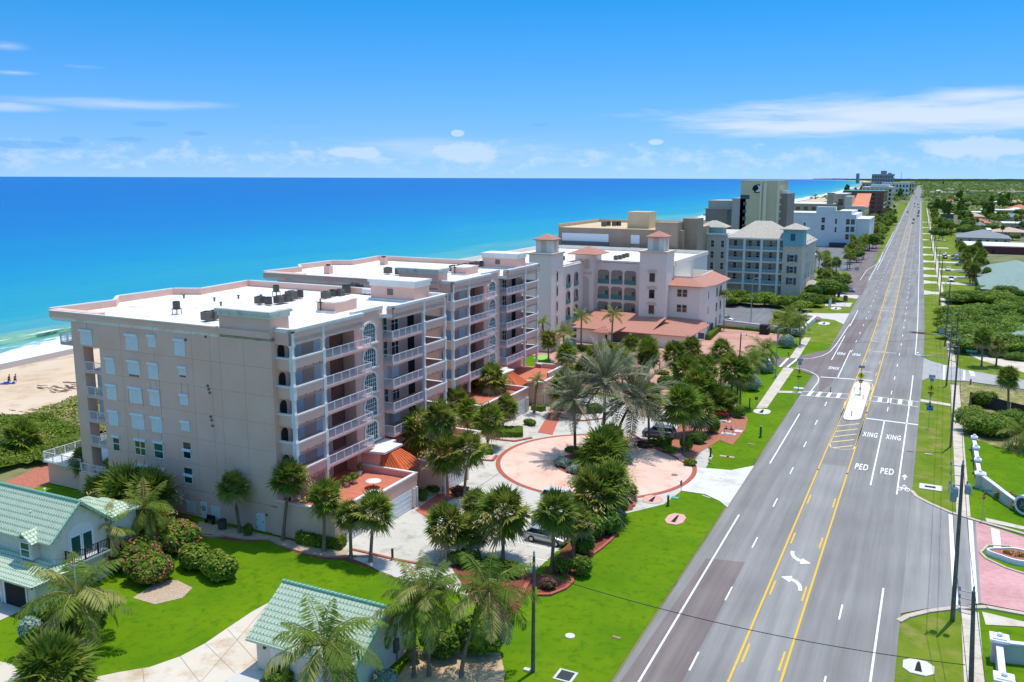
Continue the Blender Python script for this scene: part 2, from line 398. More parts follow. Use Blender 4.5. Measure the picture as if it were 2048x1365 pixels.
mb=MB();mb.sheet(pts([(1190,1430),(1240,1365),(1412,1117),(1490,1125),(1330,1430)]),.008);mb.sheet(pts([(1590,738),(1600,712),(1655,700),(1690,660),(1700,640),(1745,640),(1660,770),(1637,788),(1640,755)]),.008)
mb.sheet(pts([(1668,556),(1690,552),(1748,470),(1770,470),(1725,590),(1713,590),(1640,590),(1627,588)]),.008);S('road_patch',mb,ASPHR)
WH=MB();YE=MB()
def line(mb,x0,y0,x1,y1,w,z=.016):
 ys=[y0]+[y for y in YS if y0<y<y1]+[y1];vs=[]
 for y in ys:
  x=x0+(x1-x0)*(y-y0)/max(1e-6,y1-y0)+bend(y);vs+=[(x-w/2,y,z),(x+w/2,y,z)]
 mb.add(vs,[(2*i,2*i+1,2*i+3,2*i+2) for i in range(len(ys)-1)])
def gline(mb,P,w,z=.016):
 for (a,b) in zip(P[:-1],P[1:]):
  d=Vector((b[0]-a[0],b[1]-a[1]));
  if d.length<1e-6:continue
  n=Vector((-d.y,d.x)).normalized()*w/2;e=d.normalized()*w*.2
  mb.add([(a[0]-e.x+n.x,a[1]-e.y+n.y,z),(a[0]-e.x-n.x,a[1]-e.y-n.y,z),(b[0]+e.x-n.x,b[1]+e.y-n.y,z),(b[0]+e.x+n.x,b[1]+e.y+n.y,z)],[(0,1,2,3)])
WB=.17
line(WH,-17.5,30,-17.5,93.5,WB);line(WH,-17.5,113,-17.52,140,WB)
line(WH,-17.5,186,-17.5,217,WB);line(WH,-17.5,232,-17.5,262,WB);line(WH,-17.5,380,-17.5,1500,WB)
line(WH,-1.96,20,-1.96,81.5,WB);line(WH,-1.96,108,-1.96,178,WB);line(WH,-1.96,200,-1.96,1500,WB)
for k in range(-2,60):
 y=63.4+12.35*k
 if not (150<y<193):line(WH,-14.5,y-2.9,-14.5,y,.14)
 y=64.2+12.35*k
 if not (85<y<140):line(WH,-5.03,y-2.9,-5.03,y,.14)
YE2=MB()
for x in (-11.5,-7.97):
 line(YE,x,20,x,113.5,.17);line(YE,x,145,x,1600,.17)
 dx=.38 if x<-10 else -.38
 for k in range(-2,60):
  y=66.4+12.3*k+(0 if x<-10 else 0)
  if not (112<y<152):line(YE,x+dx,y-3.0,x+dx,y,.15)
 line(YE,x,113,x,146,.15)
S('road_line_white',WH,PAINT);S('road_line_yellow',YE,YEL)
CW=MB()
def q(u,v):return at(u,v)
for P in ([(1606,783),(1697,789)],[(1601,791),(1692,797.5)],[(1739,792.5),(1838,804)],[(1735,801.5),(1836,814)]):
 gline(CW,[q(*p) for p in P],.22)
for P in ([(1621,782,1628,782.6,1620,792.6,1613,792)],[(1638.5,784,1645,784.5,1638,794,1630,793.4)],[(1658,785.5,1664.5,786,1658,795.5,1651,795)],[(1676.5,786.5,1684,787,1678,797,1671,796.4)],
          [(1757,795,1765,795.7,1763,804.5,1754.5,803.7)],[(1776,797,1783.5,797.6,1782,806.6,1774,806)],[(1797,799,1805,799.7,1803.5,809,1795,808)],[(1817,801.5,1825,802,1824,812,1816,811)]):
 p=P[0];CW.sheet([q(p[0],p[1]),q(p[2],p[3]),q(p[4],p[5]),q(p[6],p[7])],.02)
gline(CW,[q(1642,754.5),q(1744,761.5)],.5)
gline(CW,[q(1731,837),q(1835,850)],.5)
gline(CW,[q(1769,842),q(1741,971)],.17);gline(CW,[q(1701,701),q(1675,757)],.17)
gline(CW,[q(1700,648),q(1672,690),q(1660,704),q(1645,712),q(1625,717),q(1596,719)],.17)
gline(CW,[q(1582,736),q(1605,738.5),q(1622,744),q(1634,751),q(1637.5,757),q(1636,765),q(1620,785)],.17)
gline(CW,[q(1574,735),q(1595,718)],.45);gline(CW,[q(1560,734),q(1576,717)],.45)
gline(CW,[q(1548,731),q(1532,712)],.3)
S('crosswalk_marking',CW,PAINT)
YI=MB()
lo=[q(1661,885),q(1660.5,893),q(1668,897),q(1690,900),q(1708,898.5),q(1713,892),q(1711,897.5)]
gline(YI,[q(1691,803),q(1681,835),q(1659.5,888),q(1662,895.5),q(1683,899.5),q(1706,899),q(1711,892),q(1732,833)],.16)
for (a,b,c_,d) in ((1676,852.5,1718,848),(1672,863.5,1715,858.5),(1668,874,1712,868.8),(1664,884.5,1708,880),(1667,896,1705,892)):
 gline(YI,[q(a,b),q(c_,d)],.28)
gline(YI,[q(1713,759),q(1732,762),q(1744,768),q(1747,776),q(1739,800)],.16)
S('island_marking',YI,YELP)
PB=MB()
gline(PB,[q(1720,561),q(1733,541),q(1758,526),q(1766,504)],.16);gline(PB,[q(1738,561),q(1760,519)],.16)
for a,b,c_,d in ((1729,555.5,1740,556),(1733,546.5,1744,547),(1738,537,1749,537.5)):gline(PB,[q(a,b),q(c_,d)],.25)
gline(PB,[q(1772,494),q(1780,479),q(1787,464)],.16)
S('parking_bay_line',PB,PAINT)
WN=MB()
for (u,v,du) in ((1770,621.5,12),(1772,616,10),(1790,556,9),(1791,551.5,9),(1803,511,6),(1757,684,14),(1760,704,14),(1779,706,12),(1732,744,10)):
 gline(WN,[q(u-du,v-du*.06),q(u+du,v+du*.08)],.4)
S('worn_marking',WN,PAINTW)
def arrow(name,uv,rot,flip,col=PAINT,s=1.0):
 x,y=at(*uv);mb=MB();P=[];n=10
 for i in range(n+1):
  t=i/n*R(80);P.append((1.3*(1-math.cos(t)),1.35*math.sin(t)))
 w=.17;L_,R_=[],[]
 for i,p in enumerate(P):
  a=P[max(0,i-1)];b=P[min(n,i+1)];d=Vector((b[0]-a[0],b[1]-a[1])).normalized()
  L_.append((p[0]-d.y*w,p[1]+d.x*w));R_.append((p[0]+d.y*w,p[1]-d.x*w))
 e=P[-1];shape=R_+[(e[0],e[1]-.45),(e[0]+.95,e[1]+.12),(e[0],e[1]+.5)]+L_[::-1]
 c,sn=math.cos(rot),math.sin(rot);out=[]
 for px,py in shape:
  px=(px-.8)*flip*s;py=(py-.7)*1.5*s;out.append((x+px*c-py*sn,y+px*sn+py*c))
 mb.sheet(out,.02);return S(name,mb,col)
arrow('turn_arrow_marking',(1599,1114),R(180),-1);arrow('turn_arrow_marking',(1585,1169),0,-1)
def txtmesh(o,kind=None):
 bpy.context.view_layer.update();me=bpy.data.meshes.new_from_object(o.evaluated_get(bpy.context.evaluated_depsgraph_get()))
 n=bpy.data.objects.new(o.name,me);COL.objects.link(n);n.location,n.rotation_euler,n.scale,n.parent=o.location,o.rotation_euler,o.scale,o.parent;bpy.data.objects.remove(o)
 if kind:n['kind']=kind
 return n
def word(txt,u,v,height,width,rz=0.0,col=PAINT,z=.02):
 x,y=at(u,v);c=bpy.data.curves.new('lettering','FONT');c.body=txt;c.align_x='CENTER';c.align_y='CENTER';c.size=1;c.offset=.018;c.space_character=1.18
 o=bpy.data.objects.new('road_lettering',c);COL.objects.link(o);bpy.context.view_layer.update()
 dx,dy=o.dimensions.x or 1,.72
 o.scale=(width/dx,height/dy,1);o.location=(x,y,z);o.rotation_euler=(0,0,rz)
 c.materials.append(col);return txtmesh(o,'structure')
word('XING',1740.5,870.5,2.5,2.0);word('XING',1787,876,2.5,2.0)
word('PED',1723,935,2.5,1.55);word('PED',1774,944,2.5,1.55)
word('PED',1682.5,707.5,2.6,1.55,math.pi);word('PED',1713,709.5,2.6,1.55,math.pi);word('XING',1668,736.5,2.6,2.0,math.pi)
BK=MB();bx,by=at(1807,979)
for dx in (-.42,.42):
 for k in range(12):
  a0,a1=k*math.pi/6,(k+1)*math.pi/6
  BK.add([(bx+dx+.3*math.cos(a0),by+.7*math.sin(a0),.02),(bx+dx+.3*math.cos(a1),by+.7*math.sin(a1),.02),(bx+dx+.2*math.cos(a1),by+.48*math.sin(a1),.02),(bx+dx+.2*math.cos(a0),by+.48*math.sin(a0),.02)],[(0,1,2,3)])
gline(BK,[(bx-.42,by),(bx-.15,by+.9),(bx+.3,by+.8),(bx,by),(bx-.15,by+.9)],.1,.021);gline(BK,[(bx+.42,by),(bx+.25,by+1.2)],.1,.021)
gline(BK,[(bx-.1,by+1.3),(bx+.1,by+1.5)],.3,.021)
ax_,ay_=at(1809,957);gline(BK,[(ax_,ay_-.6),(ax_,ay_+.6)],.18);BK.sheet([(ax_-.35,ay_+.4),(ax_+.35,ay_+.4),(ax_,ay_+1.6)],.021)
bx,by=at(1835,710);gline(BK,[(bx-.4,by),(bx+.5,by)],.5);BK.sheet([(bx-.3,by+2),(bx+.3,by+2),(bx,by+3.4)],.02)
S('bicycle_marking',BK,PAINT)
mb=MB()
mb.sheet([(-52.5,66.2),(-47.6,65.2),(-44.4,64.1),(-35,63.8),(-32.2,66),(-32,84),(-26,93),(-24.5,104),(-25,113),(-30,124),(-37,137),(-48,137),(-58,137),(-58,98),(-52.5,96)],-.05)
S('courtyard_paving',mb,CONC)
mb=MB();mb.sheet(pts([(1355,980),(1368,972),(1375,955),(1385,935),(1412,936),(1462,940),(1530,927),(1537,929),(1481,1027),(1462,1021),(1440,1002),(1410,988)]),-.035);S('entry_drive',mb,mat('pale_concrete',rgb('d8d2c6'),.9,col2=rgb('dfdad0'),vs=.2,col3=rgb('c4bdb0'),vs2=.4))
PC=(-38.2,103.2)
def ring(mb,c,r0,r1,z,n=72,mi=0,sx=1.0):
 for k in range(n):
  a0,a1=2*math.pi*k/n,2*math.pi*(k+1)/n
  mb.add([(c[0]+r*sx*math.cos(a),c[1]+r*math.sin(a),z) for r,a in ((r0,a0),(r1,a0),(r1,a1),(r0,a1))],[(0,1,2,3)],mi)
mb=MB();mb.sheet([(PC[0]+12.5*math.cos(2*math.pi*k/72),PC[1]+12.5*math.sin(2*math.pi*k/72)) for k in range(72)],-.02);S('plaza_circle',mb,PLAZA)
mb=MB();ring(mb,PC,12.5,13.1,-.012);ring(mb,(-38.6,102.6),4.3,4.8,-.008);S('plaza_brick_ring',mb,CURBR)
mb=MB();mb.sheet([(-38.6+4.3*math.cos(2*math.pi*k/40),102.6+4.3*math.sin(2*math.pi*k/40)) for k in range(40)],-.004);S('island_soil',mb,MULCH)
mb=MB()
for P,w_ in ([((950,978),(1005,942)),.1],[((1053,1003),(1054,1040)),.09],[((860,1075),(905,1035)),.08],[((940,1010),(1045,1000)),.07]):
 gline(mb,[at(*p) for p in P],w_,-.045)
S('paving_joint',mb,mat('joint_dark',rgb('7f7a70'),.95))
mb=MB();
for P in ([(1031,1084),(1118,1101)],[(1045,1112),(1095,1121)],[(1405,990),(1420,995)]):gline(mb,[at(*p) for p in P],.12,-.04)
mb.sheet(pts([(1368,975),(1388,957),(1393,958),(1375,977)]),-.03)
for (u0,v0,u1,v1) in ((1413,973.5,1428,976.5),(1430,954.5,1447,957.5)):
 gline(mb,[at(u0,v0),at(u1,v1)],.14,-.03)
mb.sheet(pts([(1429,973),(1445,979),(1428,979)]),-.03);mb.sheet(pts([(1431,953.5),(1444,954),(1446,959)]),-.03)
S('parking_line',mb,PAINT)
mb=MB();mb.sheet(pts([(140,1460),(196,1352),(240,1343),(300,1333),(360,1312),(410,1286),(455,1255),(505,1222),(540,1203),(700,1280),(640,1460)]),-.05);mb.sheet(pts([(-120,1300),(0,1322),(25,1328),(40,1345),(30,1460),(-120,1460)]),-.05);S('driveway',mb,DRIVE)
mb=MB();mb.sheet(pts([(-140,1120),(0,1163),(76,1187),(70,1208),(0,1240),(-140,1290)]),-.05);S('garage_apron',mb,CONC)
mb=MB()
for P in ([(540,1203),(300,1480)],[(455,1258),(520,1330)],[(360,1312),(400,1365)],[(285,1335),(292,1400)],[(410,1286),(470,1345)]):gline(mb,[at(*p) for p in P],.05,-.044)
S('driveway_joint',mb,mat('joint_warm',rgb('a08b70'),.95))
def bed(name,P,m,z=-.03):
 mb=MB();mb.sheet(pts(P),z);return S(name,mb,m)
bed('mulch_bed',[(335,1030),(395,1043),(400,1060),(450,1080),(500,1083),(540,1080),(560,1093),(600,1108),(650,1118),(690,1120),(760,1142),(782,1135),(790,1122),(700,1097),(640,1085),(560,1075),(520,1070),(390,1040),(350,1022)],MULCH,-.055)
bed('gravel_bed',[(392,1052),(398,1042),(450,1052),(520,1067),(556,1074),(600,1085),(660,1097),(700,1100),(690,1112),(640,1110),(585,1095),(555,1088),(540,1077),(500,1076),(450,1072),(400,1066)],GRAVEL,-.035)
bed('mulch_island',[(985,1165),(1040,1140),(1075,1150),(1100,1150),(1145,1162),(1140,1170),(1100,1188),(1075,1190),(1078,1165),(1055,1190),(1030,1230),(1000,1250),(960,1225),(900,1130),(960,1122)],MULCH,-.03)
bed('mulch_strip',[(1085,1145),(1120,1105),(1170,1055),(1195,1010),(1240,985),(1262,990),(1272,1000),(1265,1020),(1240,1025),(1240,1060),(1220,1085),(1180,1115),(1145,1155)],MULCH,-.028)
bed('mulch_corner',[(1300,905),(1330,880),(1370,840),(1400,815),(1440,830),(1480,820),(1496,838),(1490,860),(1465,890),(1440,880),(1400,905),(1385,925),(1360,920)],MULCHP,-.03)
bed('mulch_patch',[(1315,830),(1370,785),(1420,770),(1440,795),(1415,820),(1370,830)],MULCHP,-.028)
bed('sand_bed',[(110,1290),(150,1275),(195,1275),(192,1295),(150,1305)],GRAVEL,-.05)
bed('gravel_patch',[(265,1195),(320,1160),(355,1160),(385,1175),(365,1195),(310,1208)],GRAVEL,-.05)
bed('sandy_bed',[(780,1380),(830,1300),(900,1300),(1000,1305),(1010,1345),(1000,1400)],mat('sandy_soil',rgb('c9ab84'),.95,var=.2,vs=2,bump=.5),-.05)
bed('entry_pavers',[(830,1020),(880,985),(925,970),(940,985),(900,1000),(860,1040)],mat('red_pavers',rgb('c06a55'),.9,var=.1,vs=3),-.03)
bed('entry_path',[(1075,865),(1105,815),(1125,820),(1105,870)],MATS['red_pavers'],-.03)
def kerb(name,P,w,h,m,z=-.08):
 mb=MB();Q=[at(*p) for p in P]
 for a,b in zip(Q[:-1],Q[1:]):
  d=Vector((b[0]-a[0],b[1]-a[1]));n=Vector((-d.y,d.x)).normalized()*w/2
  mb.prism([(a[0]+n.x,a[1]+n.y),(a[0]-n.x,a[1]-n.y),(b[0]-n.x,b[1]-n.y),(b[0]+n.x,b[1]+n.y)],z,h)
 return S(name,mb,m)
kerb('bed_kerb',[(388,1060),(393,1069),(420,1074),(450,1072),(490,1078),(540,1079),(560,1090),(600,1103),(650,1113),(700,1113),(740,1113)],.28,.1,mat('tan_kerb',rgb('bd9a86'),.9,var=.1,vs=2))
kerb('brick_kerb',[(700,1098),(740,1107),(790,1119),(850,1130),(900,1133)],.3,.06,CURBR)
kerb('brick_kerb',[(1075,1190),(1100,1190),(1130,1178),(1146,1164),(1142,1155),(1125,1148)],.3,.12,CURBR)
kerb('brick_kerb',[(1180,1113),(1205,1095),(1222,1080),(1235,1062),(1240,1052)],.3,.12,CURBR)
kerb('brick_kerb',[(1262,985),(1271,998),(1268,1013)],.3,.12,CURBR)
kerb('brick_kerb',[(1262,866),(1300,893),(1345,912),(1372,928)],.3,.1,CURBR)
kerb('brick_kerb',[(1035,1205),(1060,1158)],.4,.12,CURBR)
kerb('brick_kerb',[(975,876),(1000,880),(1030,883),(1063,876)],.4,.1,CURBR)
kerb('brick_kerb',[(935,912),(960,920),(985,922),(993,912)],.4,.1,CURBR)
kerb('brick_kerb',[(1320,805),(1352,825),(1362,833)],.3,.12,CURBR)
kerb('brick_kerb',[(1100,828),(1125,836),(1165,842),(1205,838),(1215,826)],.35,.1,CURBR)
mb=MB();mb.sheet([(-70,139),(-44,139),(-38,141),(-36,146),(-33,168),(-35,190),(-43,207),(-47,206),(-49,196),(-56,186),(-70,186),(-84,170),(-78,150)],-.05);S('forecourt_paving',mb,PAVER)
mb=MB();mb.sheet([(-47,206),(-43.5,206),(-34.5,186),(-30,205),(-33,219),(-47,219)],-.048);S('service_paving',mb,PAVER)
mb=MB()
for P in ([(1398,694.5),(1425,697)],[(1408,720),(1442,722.5)],[(1440,748),(1465,751)],[(1442,756),(1465,758)],[(1443,763),(1463,766)],[(1437,770),(1460,773)]):gline(mb,[at(*p) for p in P],.2,-.03)
gline(mb,[at(1268,693),at(1250,700)],.15,-.03);gline(mb,[at(1246,707),at(1255,714)],.15,-.03)
S('forecourt_line',mb,PAINT)
mb=MB();mb.sheet([(-82,146),(-70,142),(-66,150),(-70,162),(-80,165)],-.03);S('putting_lawn',mb,LAWN)
mb=MB();mb.sheet([at(1065,716),at(1088,709),at(1100,714),at(1085,721)],-.02);S('putting_green',mb,mat('putting_turf',rgb('8cc95a'),.9,var=.04,vs=1))
mb=MB();mb.sheet([at(1435,650),at(1535,650),at(1545,628),at(1555,612),at(1440,605)],-.05);S('parking_lot',mb,ASPHP)
mb=MB();mb.sheet(pts([(1610,530),(1700,545),(1735,490),(1660,465),(1600,480)]),-.05);S('hotel_parking_lot',mb,ASPHP)
mb=MB();mb.sheet(pts([(1512,816),(1534,816),(1588,738),(1568,734)]),-.02);mb.sheet(pts([(1577,719),(1595,720),(1622,676),(1608,675),(1592,697)]),-.02);mb.sheet(pts([(1547,781),(1605,783),(1604,787),(1545,785.5)]),-.015)
mb.sheet(pts([(1840,798),(1902,808),(1901,812.5),(1838,803)]),-.015);S('sidewalk',mb,WALK)
mb=MB();mb.sheet(pts([(1561,733.5),(1574,736),(1599,717),(1578,716),(1537,712),(1527,722)]),-.012);S('side_drive',mb,ASPHR)
mb=MB();strip(mb,4.35,5.75,20,80.3,-.02);strip(mb,4.35,5.75,104.2,173,-.02);strip(mb,4.35,5.6,190,1200,-.02);S('roadside_sidewalk',mb,WALK)
mb=MB()
for k in range(70):
 y=24+k*2.4
 if 79<y<105 or 172<y<191:continue
 mb.add([(4.37,y,-.016),(5.73,y,-.016),(5.73,y+.04,-.016),(4.37,y+.04,-.016)],[(0,1,2,3)])
S('sidewalk_joint',mb,mat('joint_walk',rgb('9a8c78'),.95))
mb=MB();mb.sheet([(-.45,109.2),(1.2,106.6),(3.7,104.2),(6.2,102.9),(6.0,82.2),(4.0,80.6),(1.6,79.0),(-.45,77)],-.006);S('entrance_asphalt',mb,ASPHG)
mb=MB();mb.sheet([(6.2,102.9),(12,99.6),(40,90),(40,82),(6.0,82.2)],-.01);S('entrance_pavers',mb,PAVERP)
mb=MB();mb.sheet([(3.55,103.9),(3.95,103.7),(4.15,80.9),(3.75,80.7)],.01);mb.sheet([(5.5,103),(5.9,102.9),(5.75,82),(5.3,81.8)],.01);mb.sheet([(7.6,101.6),(8.4,101.2),(8.3,94.5),(7.6,94.5)],.01);S('entrance_crosswalk',mb,PAINT)
mb=MB();mb.sheet([(6.45,94),(7.2,96.2),(9,96.9),(12,95.5),(16,92),(12,89.8),(8.5,91.3),(6.9,92.8)],.0);S('entrance_island_lawn',mb,LAWN)
mb=MB();mb.sheet([(7.3,103.4),(11,102.6),(24,98.2),(24,99.3),(11.3,103.6),(7.2,104.6)],-.03);mb.sheet([(6,80.6),(9,80.2),(20,80.6),(20,79.4),(9,79.2),(6.2,78.2)],-.03);S('entrance_path',mb,WALK)
def kerbw(name,Q,w,h,m):
 mb=MB()
 for a,b in zip(Q[:-1],Q[1:]):
  d=Vector((b[0]-a[0],b[1]-a[1]));n=Vector((-d.y,d.x)).normalized()*w/2
  mb.prism([(a[0]+n.x,a[1]+n.y),(a[0]-n.x,a[1]-n.y),(b[0]-n.x,b[1]-n.y),(b[0]+n.x,b[1]+n.y)],-.1,h)
 return S(name,mb,m)
KER=mat('kerb_concrete',rgb('cbb9a4'),.9,var=.08,vs=1.5)
kerbw('entrance_kerb',[(-.45,110.2),(.2,108.3),(1.6,106.6),(3.7,104.6),(6.2,103.3),(11,101.2),(22,97)],.45,.06,KER)
kerbw('entrance_kerb',[(-.45,75.6),(.2,76.8),(1.8,78.6),(4,80.3),(6.4,81.6),(20,81.8)],.5,.06,KER)
kerbw('island_kerb',[(16,92),(12,95.6),(9,97),(7.1,96.3),(6.35,94),(6.8,92.7),(8.5,91.1),(12,89.6)],.25,.1,KER)
mb=MB();mb.sheet([(-.5,197),(1,194),(4,191),(7,188),(17,183),(60,166),(60,159),(16.1,175),(6.8,177.4),(3,176.5),(.8,177.5),(-.5,174)],-.03);S('side_street',mb,mat('pale_asphalt',(.42,.40,.37),.9,var=.08,vs=.4))
mb=MB();gline(mb,[at(1945,752),at(2060,772)],.12,-.015);S('street_centre_line',mb,YELP)
mb=MB();mb.sheet(pts([(1937,741),(1947,743),(1951,753),(1942,752)]),-.01);gline(mb,[(3.2,176.6),(3.4,190.5)],.35,-.01);gline(mb,[(6.6,178),(6.9,187.5)],.35,-.01);S('stop_line',mb,PAINT)
mb=MB();mb.sheet(pts([(1928,694),(1932,706),(1962,721),(2060,748),(2060,726),(1990,712),(1985,693),(1950,687)]),-.05);S('house_driveway',mb,DRIVE)
mb=MB();mb.sheet(pts([(1600,632),(1668,640),(1690,650),(1712,627),(1650,627),(1610,626)]),-.03);mb.sheet(pts([(1650,604),(1705,606),(1700,614),(1650,612)]),-.03);mb.sheet(pts([(1670,578),(1720,592),(1713,598),(1660,590)]),-.03);mb.sheet(pts([(1693,560),(1715,565),(1722,560),(1700,556)]),-.03);S('hotel_drive',mb,mat('pale_drive',rgb('cfc7ba'),.9,var=.06,vs=.5))
mb=MB()
for (y,x1) in ((313,16),(345,16),(368,15),(397,15),(432,14),(470,13),(520,12),(585,12),(650,12),(730,12),(820,12)):
 w_=3.6;mb.sheet([(-.4+bend(y),y-w_-3),(2+bend(y),y-w_),(x1+bend(y),y-w_),(x1+bend(y),y+w_),(2+bend(y),y+w_),(-.4+bend(y),y+w_+3)],-.03)
S('house_drive',mb,mat('light_drive',rgb('cfc6b6'),.9,var=.06,vs=.3))
mb=MB();strip(mb,5.6,20,240,1000,-.09);S('inland_lawn',mb,VERGE)
FL=[3.1+2.94*i for i in range(6)];RD=20.95;XF=-57.5;XB=-60.6;XA=-58.9;YN=66.9
condo=thing('condominium_building','pink six storey condominium with a shuttered blank wall facing the green roofed houses','building',(-75,82,0),'pink condominium twins')
def part(name,mb,mats,parent=None):return mb.build(name,mats,parent or condo)
ROOF=[(-59.7,66.9),(-92.5,66.9),(-91.6,75.2),(-94.4,78.0),(-94.0,86.6),(-90.6,88.2),(-91.5,98.3),(-57.5,98.3),(-57.5,85.4),(-58.9,84.6),(-58.9,80.6),(-57.5,79.7),(-57.5,67.45),(-59.7,67.45)]
mb=MB()
body=[(-59.7,66.9),(-84.8,66.9),(-84.8,72.5),(-88.5,73.5),(-88.5,97.8),(XB,97.8),(XB,79.7),(XA,79.7),(XA,85.35),(XB,85.3),(XB,67.45),(-59.7,67.45)]
body=[(-59.7,66.9),(-84.8,66.9),(-84.8,72.5),(-88.5,73.5),(-88.5,97.8),(XB,97.8),(XB,85.35),(XA,85.35),(XA,79.7),(XB,79.7),(XB,69.4),(-59.7,69.4)]
mb.prism(body,0,20.5)
mb.box(-89.2,66.9,0,-87.5,68.2,17.72);mb.box(-89.15,66.92,17.72,-84.8,71.5,20.5)
mb.box(-92.45,66.92,20.45,-84.8,68.0,21.7)
for i in range(5):mb.box(-87.5,66.95,FL[i]-.25,-84.8,70.5,FL[i])
part('wall',mb,STUCCO)
mb=MB()
for z in (FL[1:]):mb.box(-84.7,YN-.004,z-.03,-59.75,YN+.01,z)
mb.box(-84.7,YN-.004,3.02,-59.75,YN+.01,3.08)
mb.box(-91,YN+.012,20.45,-59.75,YN+.03,20.47)
for x in (-86.6,-81.3,-76.2,-70.6,-68.0,-66.7,-63.4):mb.box(x,YN-.005,(18 if x<-85 else 3.1),x+.03,YN+.012,20.9)
part('panel_joint',mb,JOINT)
mb=MB();mb.prism(ROOF,20.5,RD,0);part('roof',mb,[MEMB])
mb=MB()
def wallrun(mb,P,w,z0,z1,mi=0):
 for a,b in zip(P[:-1],P[1:]):
  d=Vector((b[0]-a[0],b[1]-a[1])).normalized();n=Vector((d.y,-d.x))*w
  mb.prism([a,b,(b[0]+n.x,b[1]+n.y),(a[0]+n.x,a[1]+n.y)],z0,z1,mi)
east=ROOF[1:8]
wallrun(mb,east[::1],-.3,RD-.3,21.75);wallrun(mb,[(-59.7,66.9),(-92.5,66.9)],-.25,20.9,21.55)
part('parapet',mb,STUCCO)
mb=MB();wallrun(mb,east,-.38,21.75,21.86);wallrun(mb,[(-66.6,66.86),(-92.5,66.86)],-.32,21.55,21.66);part('coping',mb,TRIM)
mb=MB();fasc=MB()
W1=[(-59.7,67.4),(XF,67.4),(XF,79.7)];W2=[(XA+.6,79.7),(XA+.6,85.4)];W3=[(XA+.6,85.38),(XF,85.38),(XF,98.3),(-66,98.3)]
for Wn in (W1,W3):
 wallrun(fasc,Wn,-.35,20.25,21.5);wallrun(mb,[(x+(.0),y) for x,y in Wn],-.5,21.5,21.68);wallrun(mb,[(x+.1,y) for x,y in Wn],-.5,21.68,21.9)
wallrun(fasc,[(XA+.02,79.6),(XA+.02,85.4)],-.3,20.5,21.5);wallrun(mb,[(XA+.1,79.6),(XA+.1,85.4)],-.6,21.5,21.9)
part('fascia',fasc,STUCCO);part('eave_trim',mb,TRIM)
def rooftower(name,x0,y0,x1,y1,z1,trim,zb=RD,band=.75):
 m1=MB();m1.box(x0,y0,zb-.4,x1,y1,z1-band);t=part(name,m1,STUCCO)
 m2=MB();m2.box(x0-.12,y0-.12,z1-band,x1+.12,y1+.12,z1-.3);m2.box(x0-.3,y0-.3,z1-.3,x1+.3,y1+.3,z1);part('cornice',m2,trim,t)
 m3=MB();m3.box(x0-.1,y0-.1,z1,x1+.1,y1+.1,z1+.04);part('tower_roof',m3,MEMB,t);return t
rooftower('corner_tower',-66.5,66.9,-59.7,69.7,23.6,TRIMG)
mb=MB();mb.box(-66.6,82.9,RD-.1,-63.9,87.2,22.1);bx=part('roof_box',mb,STUCCO);mb=MB();mb.box(-66.7,82.8,22.1,-63.8,87.3,22.25);part('roof_box_cap',mb,MEMB,bx)
mb=MB();mb.box(-66.5,82.55,RD,-63.8,82.9,RD+.25);part('roof_box_plinth',mb,TRIM,bx)
ph=rooftower('penthouse',-67.0,94.6,-60.2,98.2,23.7,TRIM,band=.85)
mb=MB();
for k in range(5):mb.box(-64.4,94.52,21.75+k*.17,-63.5,94.62,21.86+k*.17)
part('louver',mb,METALG,ph);mb=MB();mb.box(-67.2,94.3,RD,-60.2,94.6,RD+.3);part('penthouse_plinth',mb,TRIM,ph)
def shutter(x0,x1,z0,z1,y=YN,open_=0.0,m=SHUT,glass=None):
 b=MB();b.box(x0-.1,y-.22,z1-.02,x1+.1,y,z1+.24);b.box(x0-.04,y-.07,z0,x0+.04,y,z1);b.box(x1-.04,y-.07,z0,x1+.04,y,z1)
 o=part('window_shutter',b,SHUT);c=MB();n=max(6,int((z1-z0)/.12));h=(z1-z0-open_)/n
 for k in range(n):c.box(x0+.04,y-.05-.012*(k % 2),z0+open_+k*h,x1-.04,y-.01,z0+open_+(k+1)*h-.012)
 if open_<z1-z0-.1:part('shutter_slats',c,m,o)
 if open_:
  g=MB();g.box(x0+.04,y-.02,z0,x1-.04,y+.01,z0+open_);part('window_glass',g,glass or GLASS,o)
  if open_>.8:
   f=MB();xm=(x0+x1)/2
   if x1-x0>1.6:f.box(xm-.05,y-.05,z0,xm+.05,y-.015,z0+open_)
   zz=z0+open_*.48;f.box(x0,y-.05,zz-.05,x1,y-.017,zz+.05);f.box(x0,y-.06,z0-.08,x1,y,z0+.02);part('window_frame',f,SHUT,o)
 return o
def pxwin(u0,v0,u1,v1,**k):
 a=atY(u0,v0,YN);b=atY(u1,v1,YN);return shutter(a[0],b[0],b[2],a[2],**k)
Z=3.4133;LX=lambda l:[(a/Z,500+b/Z,c/Z,500+d/Z) for a,b,c,d in l]
for r in LX([(548,553,633,655),(859,583,945,690),(1010,590,1066,667),(1192,618,1266,727),(722,745,787,853),(1013,780,1082,886),(730,925,800,1028),(884,944,973,1054),(1022,963,1094,1072),(1230,993,1287,1062),(742,1103,812,1205),(1036,1146,1110,1252),(1240,1176,1298,1242)]):pxwin(*r)
o_=pxwin(*LX([(900,1124,988,1230)])[0]);o_['label']='grey stained shutter'
pxwin(*LX([(874,763,958,872)])[0],open_=.25);pxwin(*LX([(1222,806,1275,873)])[0],open_=.22)
for r in ((226,874,241,903),(367,901,383,918)):pxwin(*r,open_=1.75,glass=GLASS)
for r in ((270,880,293,912),(308,885,328,918),(272,931,297,962),(308,938,330,968),(369,951,386,968)):pxwin(*r,open_=1.7,glass=GLASSY if r[0]<300 else GLASSG)
